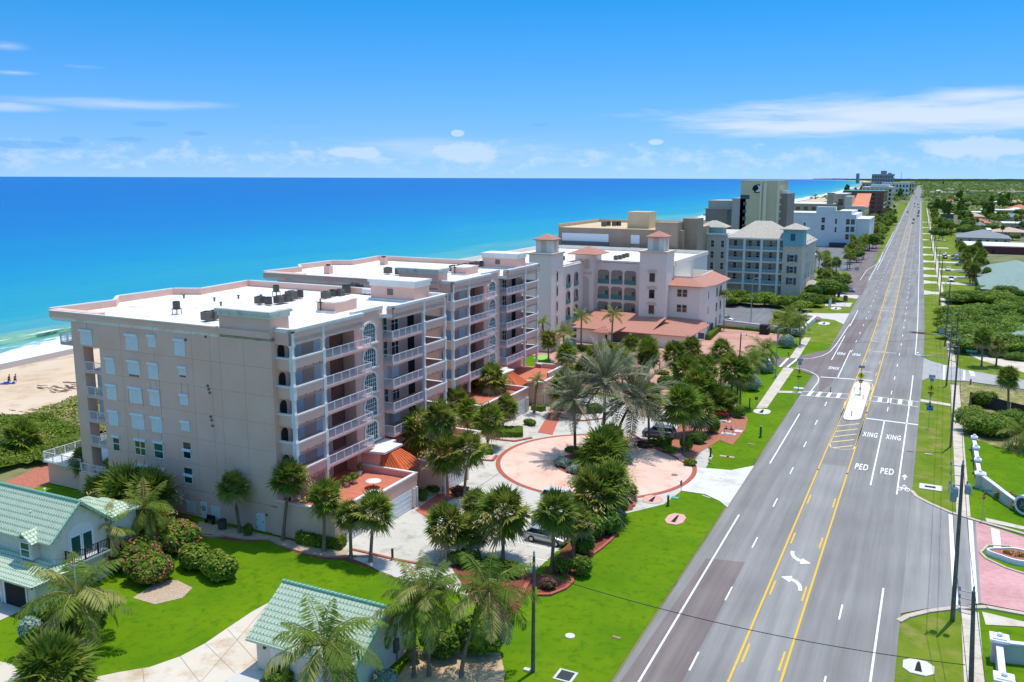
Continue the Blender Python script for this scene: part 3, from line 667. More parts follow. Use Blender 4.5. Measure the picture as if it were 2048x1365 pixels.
def gshut(u0,v0,u1,v1):
 a=atY(u0,v0,YN);b=atY(u1,v1,YN);m=MB();m.box(a[0],YN-.04,b[2],b[0],YN,a[2]);part('store_panel',m,SHUT)
gshut(373,1001,392,1027);gshut(422,1011,442,1038)
def door(u0,v0,u1,v1):
 a=atY(u0,v0,YN);b=atY(u1,v1,YN);m=MB();m.box(a[0],YN-.05,0,b[0],YN,a[2]);m.box(a[0]-.1,YN-.03,0,b[0]+.1,YN-.002,a[2]+.1);d=part('door',m,SHUT)
 h=MB()
 for z in (.3,1.1,1.9):h.box(a[0]-.02,YN-.08,z,a[0]+.05,YN-.05,z+.14)
 h.box(b[0]-.14,YN-.1,1.0,b[0]-.06,YN-.05,1.12);part('door_hardware',h,BLACK,d)
door(401,1004,414,1042);door(513.5,1027,530,1067)
mb=MB();a=atY(404,1012,YN);mb.box(a[0],YN-.06,a[2]-.5,a[0]+.55,YN-.05,a[2]+.05);part('door_notice',mb,mat('grey_notice',(.35,.36,.36),.8,var=.5,vs=9))
mb=MB()
for (u,v) in ((416,772),(418,779),(420,786),(422,834),(424,841),(426,852),(412,674),(372,680),(534,1030)):
 a=atY(u,v,YN);mb.box(a[0]-.1,YN-.14,a[2]-.1,a[0]+.1,YN,a[2]+.12)
part('wall_vent',mb,METALG)
mb=MB()
for (u,v) in ((213,638),(428,659)):a=atY(u,v,YN);mb.box(a[0]-.14,YN-.02,a[2]-.1,a[0]+.14,YN,a[2]+.1)
part('scupper',mb,DARK)
mb=MB()
for u0,v0,v1 in ((256,775,812),(284,778,815),(300,760,820),(318,760,830),(362,765,790),(375,766,790),(276,862,880),(322,860,880),(288,918,934)):
 a=atY(u0,v0,YN);b=atY(u0,v1,YN);mb.box(a[0],YN-.003,b[2],a[0]+.06,YN+.01,a[2])
part('drip_stain',mb,mat('drip_stain',rgb('a3877b'),.95))
def pickets(mb,a,b,z0,h=1.07,step=.15,post=1.5,r=.012,mi=0):
 a,b=Vector((*a,0)),Vector((*b,0));d=b-a;Ln=d.length;d.normalize()
 n=max(1,int(Ln/step))
 px,py=-d.y,d.x
 def bar(t,w,zz0,zz1):
  c=a+d*t;q=[(c.x+d.x*sx*w+px*sy*w,c.y+d.y*sx*w+py*sy*w) for sx,sy in ((-1,-1),(1,-1),(1,1),(-1,1))];mb.prism(q,zz0,zz1,mi,bottom=False)
 for k in range(1,n):bar(Ln*k/n,r,z0+.08,z0+h)
 m=max(1,round(Ln/post))
 for k in range(m+1):bar(min(max(Ln*k/m,.04),Ln-.04),.045,z0,z0+h)
 for zz in (z0+.06,z0+h-.02):
  w=.035;mb.prism([(a.x-px*w,a.y-py*w),(b.x-px*w,b.y-py*w),(b.x+px*w,b.y+py*w),(a.x+px*w,a.y+py*w)],zz,zz+.06,mi)
for i in range(5):
 if i==0:continue
 mb=MB();pickets(mb,(-87.5,67.0),(-84.8,67.0),FL[i]);part('sea_balcony_rail',mb,RAIL)
for i in (2,3):
 mb=MB()
 for k in range(22):mb.box(-87.45+k*.12,68.4+.03*(k % 2),FL[i],-87.35+k*.12,68.45+.03*(k % 2),FL[i]+2.6)
 part('storm_shutter',mb,SHUT)
mb=MB();mb.box(-91.6,67.1,17.55,-89.15,72,17.8);part('balcony_slab',mb,STUCCO_S)
mb=MB();pickets(mb,(-89.2,67.15),(-91.6,67.15),17.8);pickets(mb,(-91.6,67.15),(-91.6,72),17.8);part('sea_balcony_rail',mb,RAIL)
mb=MB()
for k in range(18):mb.box(-91.1+k*.11,68.3+.03*(k % 2),17.8,-91.0+k*.11,68.35+.03*(k % 2),20.45)
part('storm_shutter',mb,SHUT)
for i in range(1,6):
 mb=MB();mb.box(-91.4,73.5,FL[i]-.25,-88.5,97.6,FL[i]);part('sea_balcony_slab',mb,STUCCO)
mb=MB();mb.box(-95.6,66.95,0,-89.3,84,2.7);t_=part('terrace_base',mb,STUCCO)
mb=MB();mb.box(-96.0,66.6,2.72,-89.25,84,2.92);part('terrace_slab',mb,TRIM,t_)
mb=MB();pickets(mb,(-95.9,66.7),(-89.3,66.7),2.92,step=.2);part('terrace_rail',mb,RAIL,t_)
mb=MB();pickets(mb,(-95.9,66.7),(-95.9,84),2.92,step=.2);part('terrace_rail',mb,RAIL,t_)
mb=MB();mb.box(-89.2,66.3,0,-84.8,66.85,2.6);part('terrace_base',mb,STUCCO,t_)
mb=MB();pickets(mb,(-89.0,66.5),(-84.9,66.5),2.6,step=.2);part('terrace_rail',mb,RAIL,t_)
def wy(u,v,X=XB):return atX(u,v,X)[1]
for i,z in enumerate(FL):
 mb=MB()
 if i:mb.box(XB,67.45,z-.22,XF,79.9,z);mb.box(XA,79.9,z-.22,XF,81.2,z)
 if i:mb.box(XB,85.38,z-.22,XF,97.8,z)
 if i:part('balcony_slab',mb,STUCCO_S)
 if i:
  pm_=STUCCO if i>1 else STUCCO_S
  mb=MB();mb.prism([(-59.7,67.45),(XF,67.45),(XF,72.3),(XF-.22,72.3),(XF-.22,67.65),(-59.7,67.65)],z-.25,z+.95);bp=part('balcony_parapet',mb,pm_)
  mb=MB();mb.prism([(-59.7,67.37),(XF+.1,67.37),(XF+.1,72.3),(XF-.32,72.3),(XF-.32,67.72),(-59.7,67.72)],z+.95,z+1.12);part('parapet_cap',mb,TRIM,bp)
  mb=MB();mb.prism([(XF,92.7),(XF,97.8),(-61.5,97.8),(-61.5,97.6),(XF-.22,97.6),(XF-.22,92.7)],z-.25,z+.95);b3=part('balcony_parapet',mb,pm_)
  mb=MB();mb.prism([(XF+.1,92.7),(XF+.1,97.9),(-61.5,97.9),(-61.5,97.52),(XF-.32,97.52),(XF-.32,92.7)],z+.95,z+1.12);part('parapet_cap',mb,TRIM,b3)
  mb=MB()
  for yy in (69.2,70.6,71.6,94.2,95.6):mb.box(XF-.01,yy,z-.05,XF+.03,yy+.1,z+.07)
  part('drain_spout',mb,METALG,bp)
  mb=MB();pickets(mb,(XF-.08,72.6),(XF-.08,81.1),z);pickets(mb,(XF-.08,81.1),(XA,81.1),z);part('balcony_rail',mb,RAIL)
  mb=MB();pickets(mb,(XF-.08,92.4),(XF-.08,85.5),z);pickets(mb,(XF-.08,85.5),(XB+.1,85.5),z);part('balcony_rail',mb,RAIL)
 h=2.3
 mb=MB();n=8;P=[(68.0+0,z),(69.3,z)]+[(68.65+.65*math.cos(math.pi*k/n),z+1.75+.55*math.sin(math.pi*k/n)) for k in range(n+1)]
 mb.add([(-59.64,67.75+(y-68)*.8,zz) for y,zz in P],[tuple(range(len(P)))]);part('arched_opening',mb,DARK)
 mb=MB();mb.box(XB-.02,77.4,z,XB+.1,79.68,20.2 if i==5 else z+2.7);part('shaded_bay_wall',mb,STUCCO_SHADE)  # brown strip on the bay wall, its recess shade put into the colour
 def panel(y0,y1,z0,z1,m,name):
  b=MB();b.box(XB,y0,z0,XB+.06,y1,z1);o=part(name,b,m)
  f=MB();f.box(XB,y0-.08,z1,XB+.2,y1+.08,z1+.14)
  if m in (GLASS,GLASSG):
   ym=(y0+y1)/2;f.box(XB+.06,ym-.04,z0,XB+.1,ym+.04,z1);zm=(z0+z1)/2;f.box(XB+.06,y0,zm-.04,XB+.098,y1,zm+.04);f.box(XB,y0-.07,z0,XB+.1,y0,z1);f.box(XB,y1,z0,XB+.1,y1+.07,z1)
  part('panel_frame',f,SHUT,o)
 if i:
  panel(70.6,72.5,z+.02,z+2.05,SHUT,'door_shutter');panel(74.5,76.6,z+.02,z+2.1,SHUT,'door_shutter')
  gl=i in (5,4,2)
  panel(87.0,88.6,z+.1,z+2.1,GLASSG if gl else SHUT,'window_unit' if gl else 'door_shutter');panel(89.6,91.1,z+.1,z+2.1,GLASS if gl else SHUT,'window_unit' if gl else 'door_shutter')
  b=MB();b.box(XB,93.4,z,XB+.05,94.9,z+2.2);part('door_opening',b,DARK)
  b=MB();b.box(XB+.02,85.42,z,XB+.12,86.6,z+2.68);part('shaded_bay_wall',b,STUCCO_SHADE)
 if i:
  yc,z0,w_,hh=82.5,z+.05,1.15,1.55
  arc=[(yc+w_*math.cos(math.pi*k/14),z0+hh+.75*math.sin(math.pi*k/14)) for k in range(15)]
  b=MB();b.add([(XA+.03,y,zz) for y,zz in [(yc-w_,z0),(yc+w_,z0)]+arc],[tuple(range(17))]);o=part('arched_window',b,GLASSG)
  f=MB()
  wo=1.45;arco=[(yc+wo*math.cos(math.pi*k/14),z0+hh+1.0*math.sin(math.pi*k/14)) for k in range(15)]
  for k in range(14):
   vs=[(XA+dx,*p) for dx in (.0,.16) for p in (arc[k],arco[k],arco[k+1],arc[k+1])]
   f.add(vs,[(4,5,6,7),(0,4,7,3),(1,2,6,5)])
  f.box(XA,yc-wo-.2,z0-.22,XA+.28,yc+wo+.2,z0);f.box(XA,yc-wo,z0,XA+.12,yc-w_,z0+hh);f.box(XA,yc+w_,z0,XA+.12,yc+wo,z0+hh)
  part('window_surround',f,TRIM,o)
  f=MB();
  for k in range(1,6):yy=yc-w_+k*2*w_/6;f.box(XA+.03,yy-.03,z0,XA+.07,yy+.03,z0+hh+(.6 if k in (2,3,4) else .35))
  for k in range(1,4):f.box(XA+.03,yc-w_,z0+k*hh/3-.025,XA+.068,yc+w_,z0+k*hh/3+.025)
  part('muntin',f,SHUT,o)
  f=MB()
  for dy,dz in ((-1.9,.1),(-1.7,.3),(-1.9,.5),(1.75,.1),(1.95,.35),(1.8,.6),(0,1.25),(.25,1.25)):f.box(XA,yc+dy,z0+hh+dz,XA+.05,yc+dy+.14,z0+hh+dz+.14)
  part('wall_ornament',f,TRIM,o)
mb_=None
for (y,x) in ((67.6,XF-.17),(72.45,XF-.17),(92.55,XF-.17),(97.7,XF-.17)):
 mb=MB();mb.box(x-.17,y-.17,4.1,x+.17,y+.17,20.3)
 for z in FL[1:]:mb.box(x-.24,y-.24,z-.3,x+.24,y+.24,z+1.15);mb.add([(x-.24,y-.24,z+1.15),(x+.24,y-.24,z+1.15),(x+.24,y+.24,z+1.15),(x-.24,y+.24,z+1.15),(x-.17,y-.17,z+1.4),(x+.17,y-.17,z+1.4),(x+.17,y+.17,z+1.4),(x-.17,y+.17,z+1.4)],[(0,1,5,4),(1,2,6,5),(2,3,7,6),(3,0,4,7)])
 mb.add([(x-.17,y-.17,19.9),(x+.17,y-.17,19.9),(x+.17,y+.17,19.9),(x-.17,y+.17,19.9),(x-.32,y-.32,20.3),(x+.19,y-.45,20.3),(x+.19,y+.45,20.3),(x-.32,y+.32,20.3)],[(0,1,5,4),(1,2,6,5),(2,3,7,6),(3,0,4,7)])
 mb.box(x-.19,y-.19,20.3,x+.2,y+.2,21.5);part('column',mb,TRIM)
def garage(y0,y1,x1,doors,name='garage'):
 b=MB();b.box(XB,y0,0,x1,y1,3.0);b.box(x1-.25,y0,3.0,x1,y1,3.75)
 o=part(name,b,STUCCO);c=MB();c.box(XB,y0+.02,3.0,x1-.25,y1-.02,3.08);part('terrace_floor',c,TERRA,o)
 for (d0,d1) in doors:
  g=MB();g.box(x1-.02,d0,0,x1+.03,d1,2.25)
  for k in range(1,4):g.box(x1+.03,d0,k*.56,x1+.045,d1,k*.56+.03)
  part('garage_door',g,SHUT,o)
 return o
def lowwall(a,b,z0,z1,o,m=STUCCO_S,w=.22,cap=True):
 d=Vector((b[0]-a[0],b[1]-a[1])).normalized();n=Vector((-d.y,d.x))*w/2;k=MB()
 k.prism([(a[0]+n.x,a[1]+n.y),(a[0]-n.x,a[1]-n.y),(b[0]-n.x,b[1]-n.y),(b[0]+n.x,b[1]+n.y)],z0,z1);part('terrace_wall',k,m,o)
 if cap:
  n*=1.7;k=MB();k.prism([(a[0]+n.x,a[1]+n.y),(a[0]-n.x,a[1]-n.y),(b[0]-n.x,b[1]-n.y),(b[0]+n.x,b[1]+n.y)],z1,z1+.16);part('terrace_coping',k,TRIM,o)
g1=garage(66.75,73.5,-52.4,[(68.6,72.6)]);lowwall((XB+.9,66.86),(-52.3,66.86),3.0,3.75,g1,STUCCO);lowwall((-52.5,66.8),(-52.5,73.6),3.0,3.75,g1)
g2=garage(73.5,80.4,-51.3,[(74.8,79.2)]);lowwall((-51.4,73.4),(-51.4,80.5),3.0,3.75,g2);lowwall((-52.6,73.5),(-51.3,73.5),3.0,3.75,g2);lowwall((XB+2,80.3),(-51.3,80.3),3.0,3.75,g2)
mb=MB()
for yy in (74.5,79.6,80.1):mb.box(-51.3,yy-.12,0,-51.05,yy+.12,2.3)
part('door_pilaster',mb,TRIM,g2)
g3=garage(84.4,91.2,-50.5,[(85.6,89.8)]);lowwall((-50.6,84.3),(-50.6,91.3),3.0,3.75,g3);lowwall((-57.5,84.5),(-50.5,84.5),3.0,3.75,g3)
g4=garage(91.2,98.0,-52.5,[(92.6,96.6)]);lowwall((-52.6,91.2),(-52.6,98.1),3.0,3.75,g4);lowwall((-58,97.9),(-52.5,97.9),3.0,3.75,g4,STUCCO)
mb=MB()
for yy in (84.9,90.5):mb.box(-50.5,yy-.14,0,-50.2,yy+.14,2.3)
part('door_pilaster',mb,TRIM,g3)
mb=MB();mb.prism([(-58.8,79.9),(-58.8,85.2),(-57.2,85.2),(-57.2,84.2),(-55.6,84.2),(-55.6,80.4)],5.35,5.6);part('entrance_canopy',mb,TRIM)
mb=MB();mb.box(-58.9,80.4,0,-56.4,84.5,5.3);part('entrance_wall',mb,STUCCO_S)
mb=MB();x0,x1,y0,y1=-56.6,-52.2,80.45,84.5
P8=[(-56.6,80.4,4.1),(-53.0,80.4,3.7),(-53.0,84.5,3.7),(-56.6,84.5,4.1),(-56.6,80.9,5.2),(-55.4,81.6,5.2),(-55.4,83.6,5.2),(-56.6,84.1,5.2)]
mb.add(P8,[(0,1,5,4),(1,2,6,5),(2,3,7,6),(4,5,6,7)])
er=part('entrance_roof',mb,TERRAR)
mb=MB()
for k in range(1,7):
 t=k/7;a=Vector(P8[1]).lerp(Vector(P8[2]),t);b=Vector(P8[5]).lerp(Vector(P8[6]),t);mb.path([a+Vector((0,0,.03)),b+Vector((0,0,.03))],.03,4)
 a=Vector(P8[0]).lerp(Vector(P8[1]),t);b=Vector(P8[4]).lerp(Vector(P8[5]),t);mb.path([a+Vector((0,0,.03)),b+Vector((0,0,.03))],.03,4)
part('roof_seam',mb,mat('dark_orange_seam',rgb('a84a20'),.5),er)
mb=MB();mb.box(-56.4,80.4,0,-53.2,80.7,3.6);mb.box(-56.4,84.2,0,-53.2,84.5,3.6);part('entrance_side_wall',mb,STUCCO)
CONDO2=(-80.9,124.6,0)
condo2=dup(condo,CONDO2,'pink six storey beach condominium with a putting lawn and the white towered building behind it')
DX,DY=-5.9,42.6
def condenser(name,x,y,z,s=1.0,kind=0,label='',group=None):
 t=thing(name,label,'air conditioner',(x,y,z),group)
 b=MB();w=.42*s;h=.85*s
 if kind==0:b.box(x-w,y-w,z+.08,x+w,y+w,z+h)
 else:b.lathe(x,y,[(w,z+.08),(w,z+h)],14)
 b.build('casing',ACM if kind==0 else ACD,t)
 g=MB()
 for k in range(6):g.box(x-w-.01,y-w-.01,z+.16+k*h/7.5,x+w+.01,y+w+.01,z+.19+k*h/7.5) if kind==0 else g.lathe(x,y,[(w+.01,z+.16+k*h/7.5),(w+.01,z+.2+k*h/7.5)],14)
 g.build('grille',ACD if kind==0 else ACM,t)
 f=MB();f.lathe(x,y,[(w*.8,z+h),(w*.8,z+h+.06),(w*.55,z+h+.07),(.05,z+h+.09)],14);f.build('fan_guard',BLACK,t);return t
rowac=[(520,604),(537,606),(558,603),(571,601),(583,596),(600,592),(652,594),(666,590),(680,589),(693,583),(708,579),(721,580)]
lab=['first boxy tan rooftop condenser at the seaward end of the front row','round dark rooftop condenser second in the front row','tan boxy rooftop condenser third in the front row','narrow dark rooftop condenser fourth in the front row','round dark tall rooftop condenser fifth in the front row','round brown rooftop condenser ending the front row',
       'round grey rooftop condenser beginning the group by the penthouse','tall dark rooftop condenser second in the penthouse group','low dark rooftop condenser third in the penthouse group','tall green grey rooftop condenser fourth in the penthouse group','tallest olive rooftop condenser in the penthouse group','small rooftop condenser beside the white tank']
for k,((u,v),l) in enumerate(zip(rowac,lab)):
 x,y=at(u,v+6,RD);condenser('roof_condenser',x,y,RD+.1,1.15+.25*(k in (4,9,10)),k % 2,l,'condensers on the pink roof')
for (u,v,l) in ((415,643,'grey rooftop condenser beside the corner tower of the pink condominium'),(430,641,'brown rooftop condenser half hidden by the corner tower')):
 x,y=at(u,v,RD);condenser('roof_condenser',x,y,RD+.1,1.2,0,l)
for (u,v,l) in ((354,629,'dark round condenser on a steel stand alone on the white roof'),(553,593,'condenser on a tall steel stand behind the front row')):
 x,y=at(u,v,RD);t=condenser('stand_condenser',x,y,RD+.65,1.0,1,l);m=MB()
 for sx in (-.35,.35):
  for sy in (-.35,.35):m.box(x+sx-.03,y+sy-.03,RD,x+sx+.03,y+sy+.03,RD+.75)
 m.box(x-.4,y-.4,RD+.6,x+.4,y+.4,RD+.68);m.build('stand',METALG,t)
x,y=at(736,590,RD);mb=MB();mb.path([(x-.9,y,RD+.5),(x-.75,y,RD+.5),(x+.75,y,RD+.5),(x+.9,y,RD+.5)],[.28,.46,.46,.28],14)
t=thing('roof_tank','white horizontal tank lying on the roof by the penthouse','tank',(x,y,RD));mb.build('shell',TRIM,t);mb=MB();mb.box(x-.5,y-.3,RD,x-.35,y+.3,RD+.3);mb.box(x+.35,y-.3,RD,x+.5,y+.3,RD+.3);mb.build('saddle',METALG,t)
b2ac=[(906,545),(919,544),(931,541),(943,539),(953,537),(964,536),(776,549),(796,551)]
for k,(u,v) in enumerate(b2ac):
 x,y=at(u,v,RD);condenser('roof_condenser',x,y,RD+.1,1.25,k % 2,['first','second','third','fourth','fifth','sixth'][k]+' condenser from the corner tower on the roof of the farther pink twin' if k<6 else ['pale condenser showing over the penthouse roof on the farther pink twin','reddish condenser beside the tower of the farther pink twin'][k-6],'condensers on the farther pink roof')
for (u,v,l) in ((657,548,'pink roof chimney box nearer the sea edge of the farther twin'),(768,530,'tall pink roof chimney with a dark cap on the farther twin')):
 x,y=at(u,v,RD);t=thing('roof_chimney',l,'chimney',(x,y,RD));b=MB();b.box(x-.55,y-.5,RD-.1,x+.55,y+.5,RD+1.35);b.build('shaft',STUCCO,t);b=MB();b.box(x-.3,y-.25,RD+1.35,x+.3,y+.25,RD+1.6);b.build('flue',BLACK,t)
x,y=at(646,624,RD)
for (bx,by,l) in ((-65.9,82.7,'dark standpipe against the low roof box of the nearer pink condominium'),(-65.9+DX,82.7+DY,'dark standpipe against the low roof box of the farther pink twin')):
 mb=MB();mb.tube((bx,by,RD),(bx,by,RD+1.7),.07,n=8);mb.tube((bx-.3,by,RD+1.2),(bx+.3,by,RD+1.2),.05,n=6);tag(mb.build('roof_standpipe',BLACK),l,'standpipe')
for (u,v,l) in ((368,597,'small dark vent near the sea edge of the nearer white roof'),(429,603,'brown low vent in the middle of the nearer white roof'),(442,612,'thin pale vent pipe behind the corner tower'),(477,598,'short vent pipe before the standing condenser'),(522,597,'low rusty vent beside the standing condenser')):
 x,y=at(u,v,RD);mb=MB();mb.lathe(x,y,[(.12,RD-.02),(.12,RD+.4),(.2,RD+.4),(.2,RD+.5),(.02,RD+.55)],10);tag(mb.build('roof_vent',METALG),l,'vent pipe')
def potplant(x,y,z,r,h,label,tall=False):
 t=thing('potted_plant',label,'potted plant',(x,y,z));b=MB();b.lathe(x,y,[(.2,z),(.3,z+.45),(.34,z+.5),(.02,z+.47)],12);b.build('pot',TRIM,t)
 return t,(x,y,z+.5,r,h,tall)
POTS=[potplant(*at(693,972,3.1),3.08,.55,.7,'bushy yellow green plant in a white pot on the terracotta terrace, nearer the corner'),potplant(*at(708,966,3.1),3.08,.55,.75,'bushy green plant in a white pot close to the round terrace table'),potplant(*at(719,951,3.1),3.08,.4,1.3,'tall dark spiky plant in a white pot by the terrace door',True)]
x,y=at(747,975,3.1);t=thing('round_table','round white table standing on the terracotta terrace','table',(x,y,3.08))
b=MB();b.lathe(x,y,[(.02,3.80),(.85,3.80),(.87,3.83),(.85,3.86),(.02,3.86)],24);b.build('tabletop',TRIM,t);b=MB();b.lathe(x,y,[(.06,3.1),(.05,3.8)],8);b.build('pedestal',METALG,t);b=MB();b.lathe(x,y,[(.4,3.08),(.06,3.16)],12);b.build('base',METALG,t)
x,y=at(1078,735,3.1);t=thing('terrace_table','small white table on the farther terracotta terrace','table',(x,y,3.08));b=MB();b.box(x-.7,y-.4,3.75,x+.7,y+.4,3.82);b.build('tabletop',TRIM,t)
for sx in (-.6,.6):
 b=MB();b.box(x+sx-.04,y-.3,3.08,x+sx+.04,y+.3,3.75);b.build('leg',TRIM,t)
def bpart(t,name,mb,m,parent=None):return mb.build(name,m,parent or t)
def winN(t,Y,u0,u1,z0,z1,glass=GLASS,frame=TRIM,d=.08,mull=True,name='window'):
 f=MB();fw=.1
 f.box(u0-fw,Y-d,z0-fw,u0,Y,z1+fw);f.box(u1,Y-d,z0-fw,u1+fw,Y,z1+fw);f.box(u0,Y-d,z1,u1,Y,z1+fw);f.box(u0,Y-d-.04,z0-fw,u1,Y,z0)
 if mull:zm=(z0+z1)/2;f.box(u0,Y-d,zm-.04,u1,Y,zm+.04)
 o=f.build(name,frame,t);g=MB();g.box(u0,Y-.03,z0,u1,Y+.01,z1);g.build('pane',glass,o);return o
def winW(t,X,y0,y1,z0,z1,glass=GLASS,frame=TRIM,d=.08,name='window'):
 f=MB();fw=.1
 f.box(X,y0-fw,z0-fw,X+d,y0,z1+fw);f.box(X,y1,z0-fw,X+d,y1+fw,z1+fw);f.box(X,y0,z1,X+d,y1,z1+fw);f.box(X,y0,z0-fw,X+d+.04,y1,z0)
 o=f.build(name,frame,t);g=MB();g.box(X-.01,y0,z0,X+.03,y1,z1);g.build('pane',glass,o);return o
def tilemat(name,base,dark,along='x',pitch=.33,row=.42):
 m=mat(name,base,.6,spec=.35);nt=m.node_tree;L=nt.links;b=nt.nodes['Principled BSDF']
 tc=nt.nodes.new('ShaderNodeTexCoord');sp=nt.nodes.new('ShaderNodeSeparateXYZ');L.new(tc.outputs['Object'],sp.inputs[0])
 def mt(op,a,bb=None):
  n=nt.nodes.new('ShaderNodeMath');n.operation=op
  for i,x in enumerate((a,bb)):
   if x is None:continue
   if isinstance(x,(int,float)):n.inputs[i].default_value=x
   else:L.new(x,n.inputs[i])
  return n.outputs[0]
 u,v=(sp.outputs[0],sp.outputs[1]) if along=='x' else (sp.outputs[1],sp.outputs[0])
 roll=mt('ABSOLUTE',mt('SINE',mt('MULTIPLY',u,math.pi/pitch)))
 crs=mt('FRACT',mt('ADD',mt('MULTIPLY',v,1/row),mt('MULTIPLY',roll,.28)))
 edge=mt('GREATER_THAN',crs,.80)
 n=nd(nt,'ShaderNodeTexNoise',Scale=1.6,Detail=4.0);L.new(tc.outputs['Object'],n.inputs['Vector'])
 c1=nt.nodes.new('ShaderNodeMixRGB');c1.inputs['Color1'].default_value=(*base,1);c1.inputs['Color2'].default_value=(*[x*.72 for x in base],1);L.new(n.outputs['Fac'],c1.inputs['Fac'])
 c2=nt.nodes.new('ShaderNodeMixRGB');c2.inputs['Color2'].default_value=(*dark,1);L.new(c1.outputs[0],c2.inputs['Color1']);L.new(mt('MULTIPLY',edge,.75),c2.inputs['Fac']);L.new(c2.outputs[0],b.inputs['Base Color'])
 bp=nd(nt,'ShaderNodeBump',Strength=.9);bp.inputs['Distance'].default_value=.09;L.new(mt('ADD',roll,mt('MULTIPLY',crs,.5)),bp.inputs['Height']);L.new(bp.outputs[0],b.inputs['Normal'])
 return m
GTX=tilemat('green_tile',rgb('dbe6c4'),rgb('3f8a66'),'x');GTY=tilemat('green_tile_side',rgb('dbe6c4'),rgb('3f8a66'),'y')
RTX=tilemat('red_tile',rgb('dd9a80'),rgb('a85a48'),'x',.35,.5);RTY=tilemat('red_tile_side',rgb('dd9a80'),rgb('a85a48'),'y',.35,.5)
HW=mat('house_stucco',rgb('ddd3c0'),.9,col2=rgb('e2dacb'),vs=.6,col3=rgb('d4c9b4'),vs2=1.8,bump=.2,bs=14)
GTR=mat('green_ridge_tile',rgb('8fbfa0'),.6,var=.15,vs=5)
WH3=mat('white_stucco',rgb('f0e2d0'),.9,col2=rgb('f2e6d6'),vs=.3,bump=.15,bs=10)
CRM=mat('cream_trim',rgb('d8c4ae'),.85,var=.05,vs=1)
TEALR=mat('teal_rail',rgb('4f8a88'),.6)
def gable_house(t,x0,y0,x1,y1,ze,zr,over,matX,wall):
 ym=(y0+y1)/2;w_=MB();w_.box(x0,y0,0,x1,y1,ze)
 for x in (x0,x1):
  w_.add([(x,y0,ze),(x,y1,ze),(x,ym,zr-.12)],[(0,1,2)] if x==x1 else [(2,1,0)])
 bpart(t,'wall',w_,wall)
 r=MB();xo0,xo1=x0-over,x1+over;sl=(zr-ze)/(ym-y0);th=.16
 for s in (-1,1):
  ye=ym+s*(ym-y0+over);zz=ze-sl*over
  a,b,c,d=(xo0,ye,zz),(xo1,ye,zz),(xo1,ym,zr),(xo0,ym,zr);up=lambda p:(p[0],p[1],p[2]+th)
  r.add([a,b,c,d,up(a),up(b),up(c),up(d)],[(4,5,6,7) if s<0 else (7,6,5,4),(0,3,2,1),(0,1,5,4),(1,2,6,5),(3,0,4,7)])
 ro=bpart(t,'roof',r,matX)
 c=MB();n=int((xo1-xo0)/.38)
 for k in range(n):xx=xo0+k*(xo1-xo0)/n;c.path([(xx,ym,zr+th+.02),(xx+.36,ym,zr+th+.06)],[.13,.16],8)
 c.build('ridge_tile',GTR,ro)
 rk=MB()
 for s in (-1,1):
  n=10;y2=ym+s*(ym-y0+over)
  for k in range(n):
   f0,f1=k/n,(k+.95)/n;rk.path([(xo1-.05,ym+(y2-ym)*f0,zr+th+(ze-sl*over-zr)*f0+.03),(xo1-.05,ym+(y2-ym)*f1,zr+th+(ze-sl*over-zr)*f1+.06)],.1,6)
 rk.build('rake_tile',GTR,ro);return ro
cot=thing('garage_cottage','small stucco cottage with a pale green tiled roof beside the curved driveway','house',(-40,50,0))
gable_house(cot,-44.3,46.5,-35.3,54.2,2.75,5.15,.55,GTX,HW)
d=MB();d.box(-42.9,46.44,.02,-41.6,46.5,2.2);dd=bpart(cot,'door',d,SHUT);d=MB();d.box(-41.8,46.38,1.0,-41.72,46.44,1.1);d.build('door_handle',BLACK,dd)
d=MB();d.box(-43.55,46.35,1.85,-43.35,46.5,2.15);bpart(cot,'wall_lamp',d,BLACK)
d=MB();d.box(-43.0,45.2,0,-42.0,45.9,.04);tag(d.build('door_mat',BLACK),'black mat on the step before the cottage door','door mat')
d=MB();d.sheet([(-45.4,44.2),(-41.2,43.6),(-41,46.45),(-44.3,46.45),(-45.1,45.4)],-.03);S('entry_slab',d,CONC)
d=MB();d.box(-39.5,46.43,.1,-37.2,46.5,2.3);bpart(cot,'garage_door',d,SHUT)
d=MB();d.box(-35.3,51.5,.9,-35.1,52.1,1.9);d.box(-35.3,51.7,1.9,-35.2,51.8,3.2);d.box(-35.3,51.9,.1,-35.22,51.98,.9);bpart(cot,'meter_box',d,METALG)
d=MB();d.box(-35.3,46.42,0,-35.24,46.6,2.6);bpart(cot,'downpipe',d,TRIM)
hou=thing('two_storey_house','two storey stucco house with light green tiled roof, dormer and open garage doors','house',(-72,50,0))
gable_house(hou,-90,47.2,-67.8,52.6,5.7,8.1,.5,GTX,HW)
w_=MB();w_.box(-90,44.9,0,-67.3,47.25,2.75);
gw=bpart(hou,'garage_wall',w_,HW)
for (a,b) in ((-71.3,-68.5),(-74.7,-72.0),(-78.2,-75.4)):
 o=MB();o.box(a,44.87,0,b,44.9,2.2);g=bpart(hou,'garage_opening',o,DARK);f=MB();f.box(a-.18,44.8,0,a,44.9,2.4);f.box(b,44.8,0,b+.18,44.9,2.4);f.box(a,44.8,2.2,b,44.9,2.4);f.build('garage_frame',TRIM,g)
r=MB();P=[(-90,44.2,2.7),(-66.7,44.2,2.7),(-66.7,49.2,2.7),(-67.75,47.2,3.75),(-90,47.2,3.75),(-67.75,49.2,3.2)]
r.add(P,[(0,1,3,4)]);r.add([(p[0],p[1],p[2]-.15) for p in P],[(4,3,1,0)]);r.box(-90,44.2,2.54,-66.7,44.32,2.70);bpart(hou,'lower_roof',r,GTX)
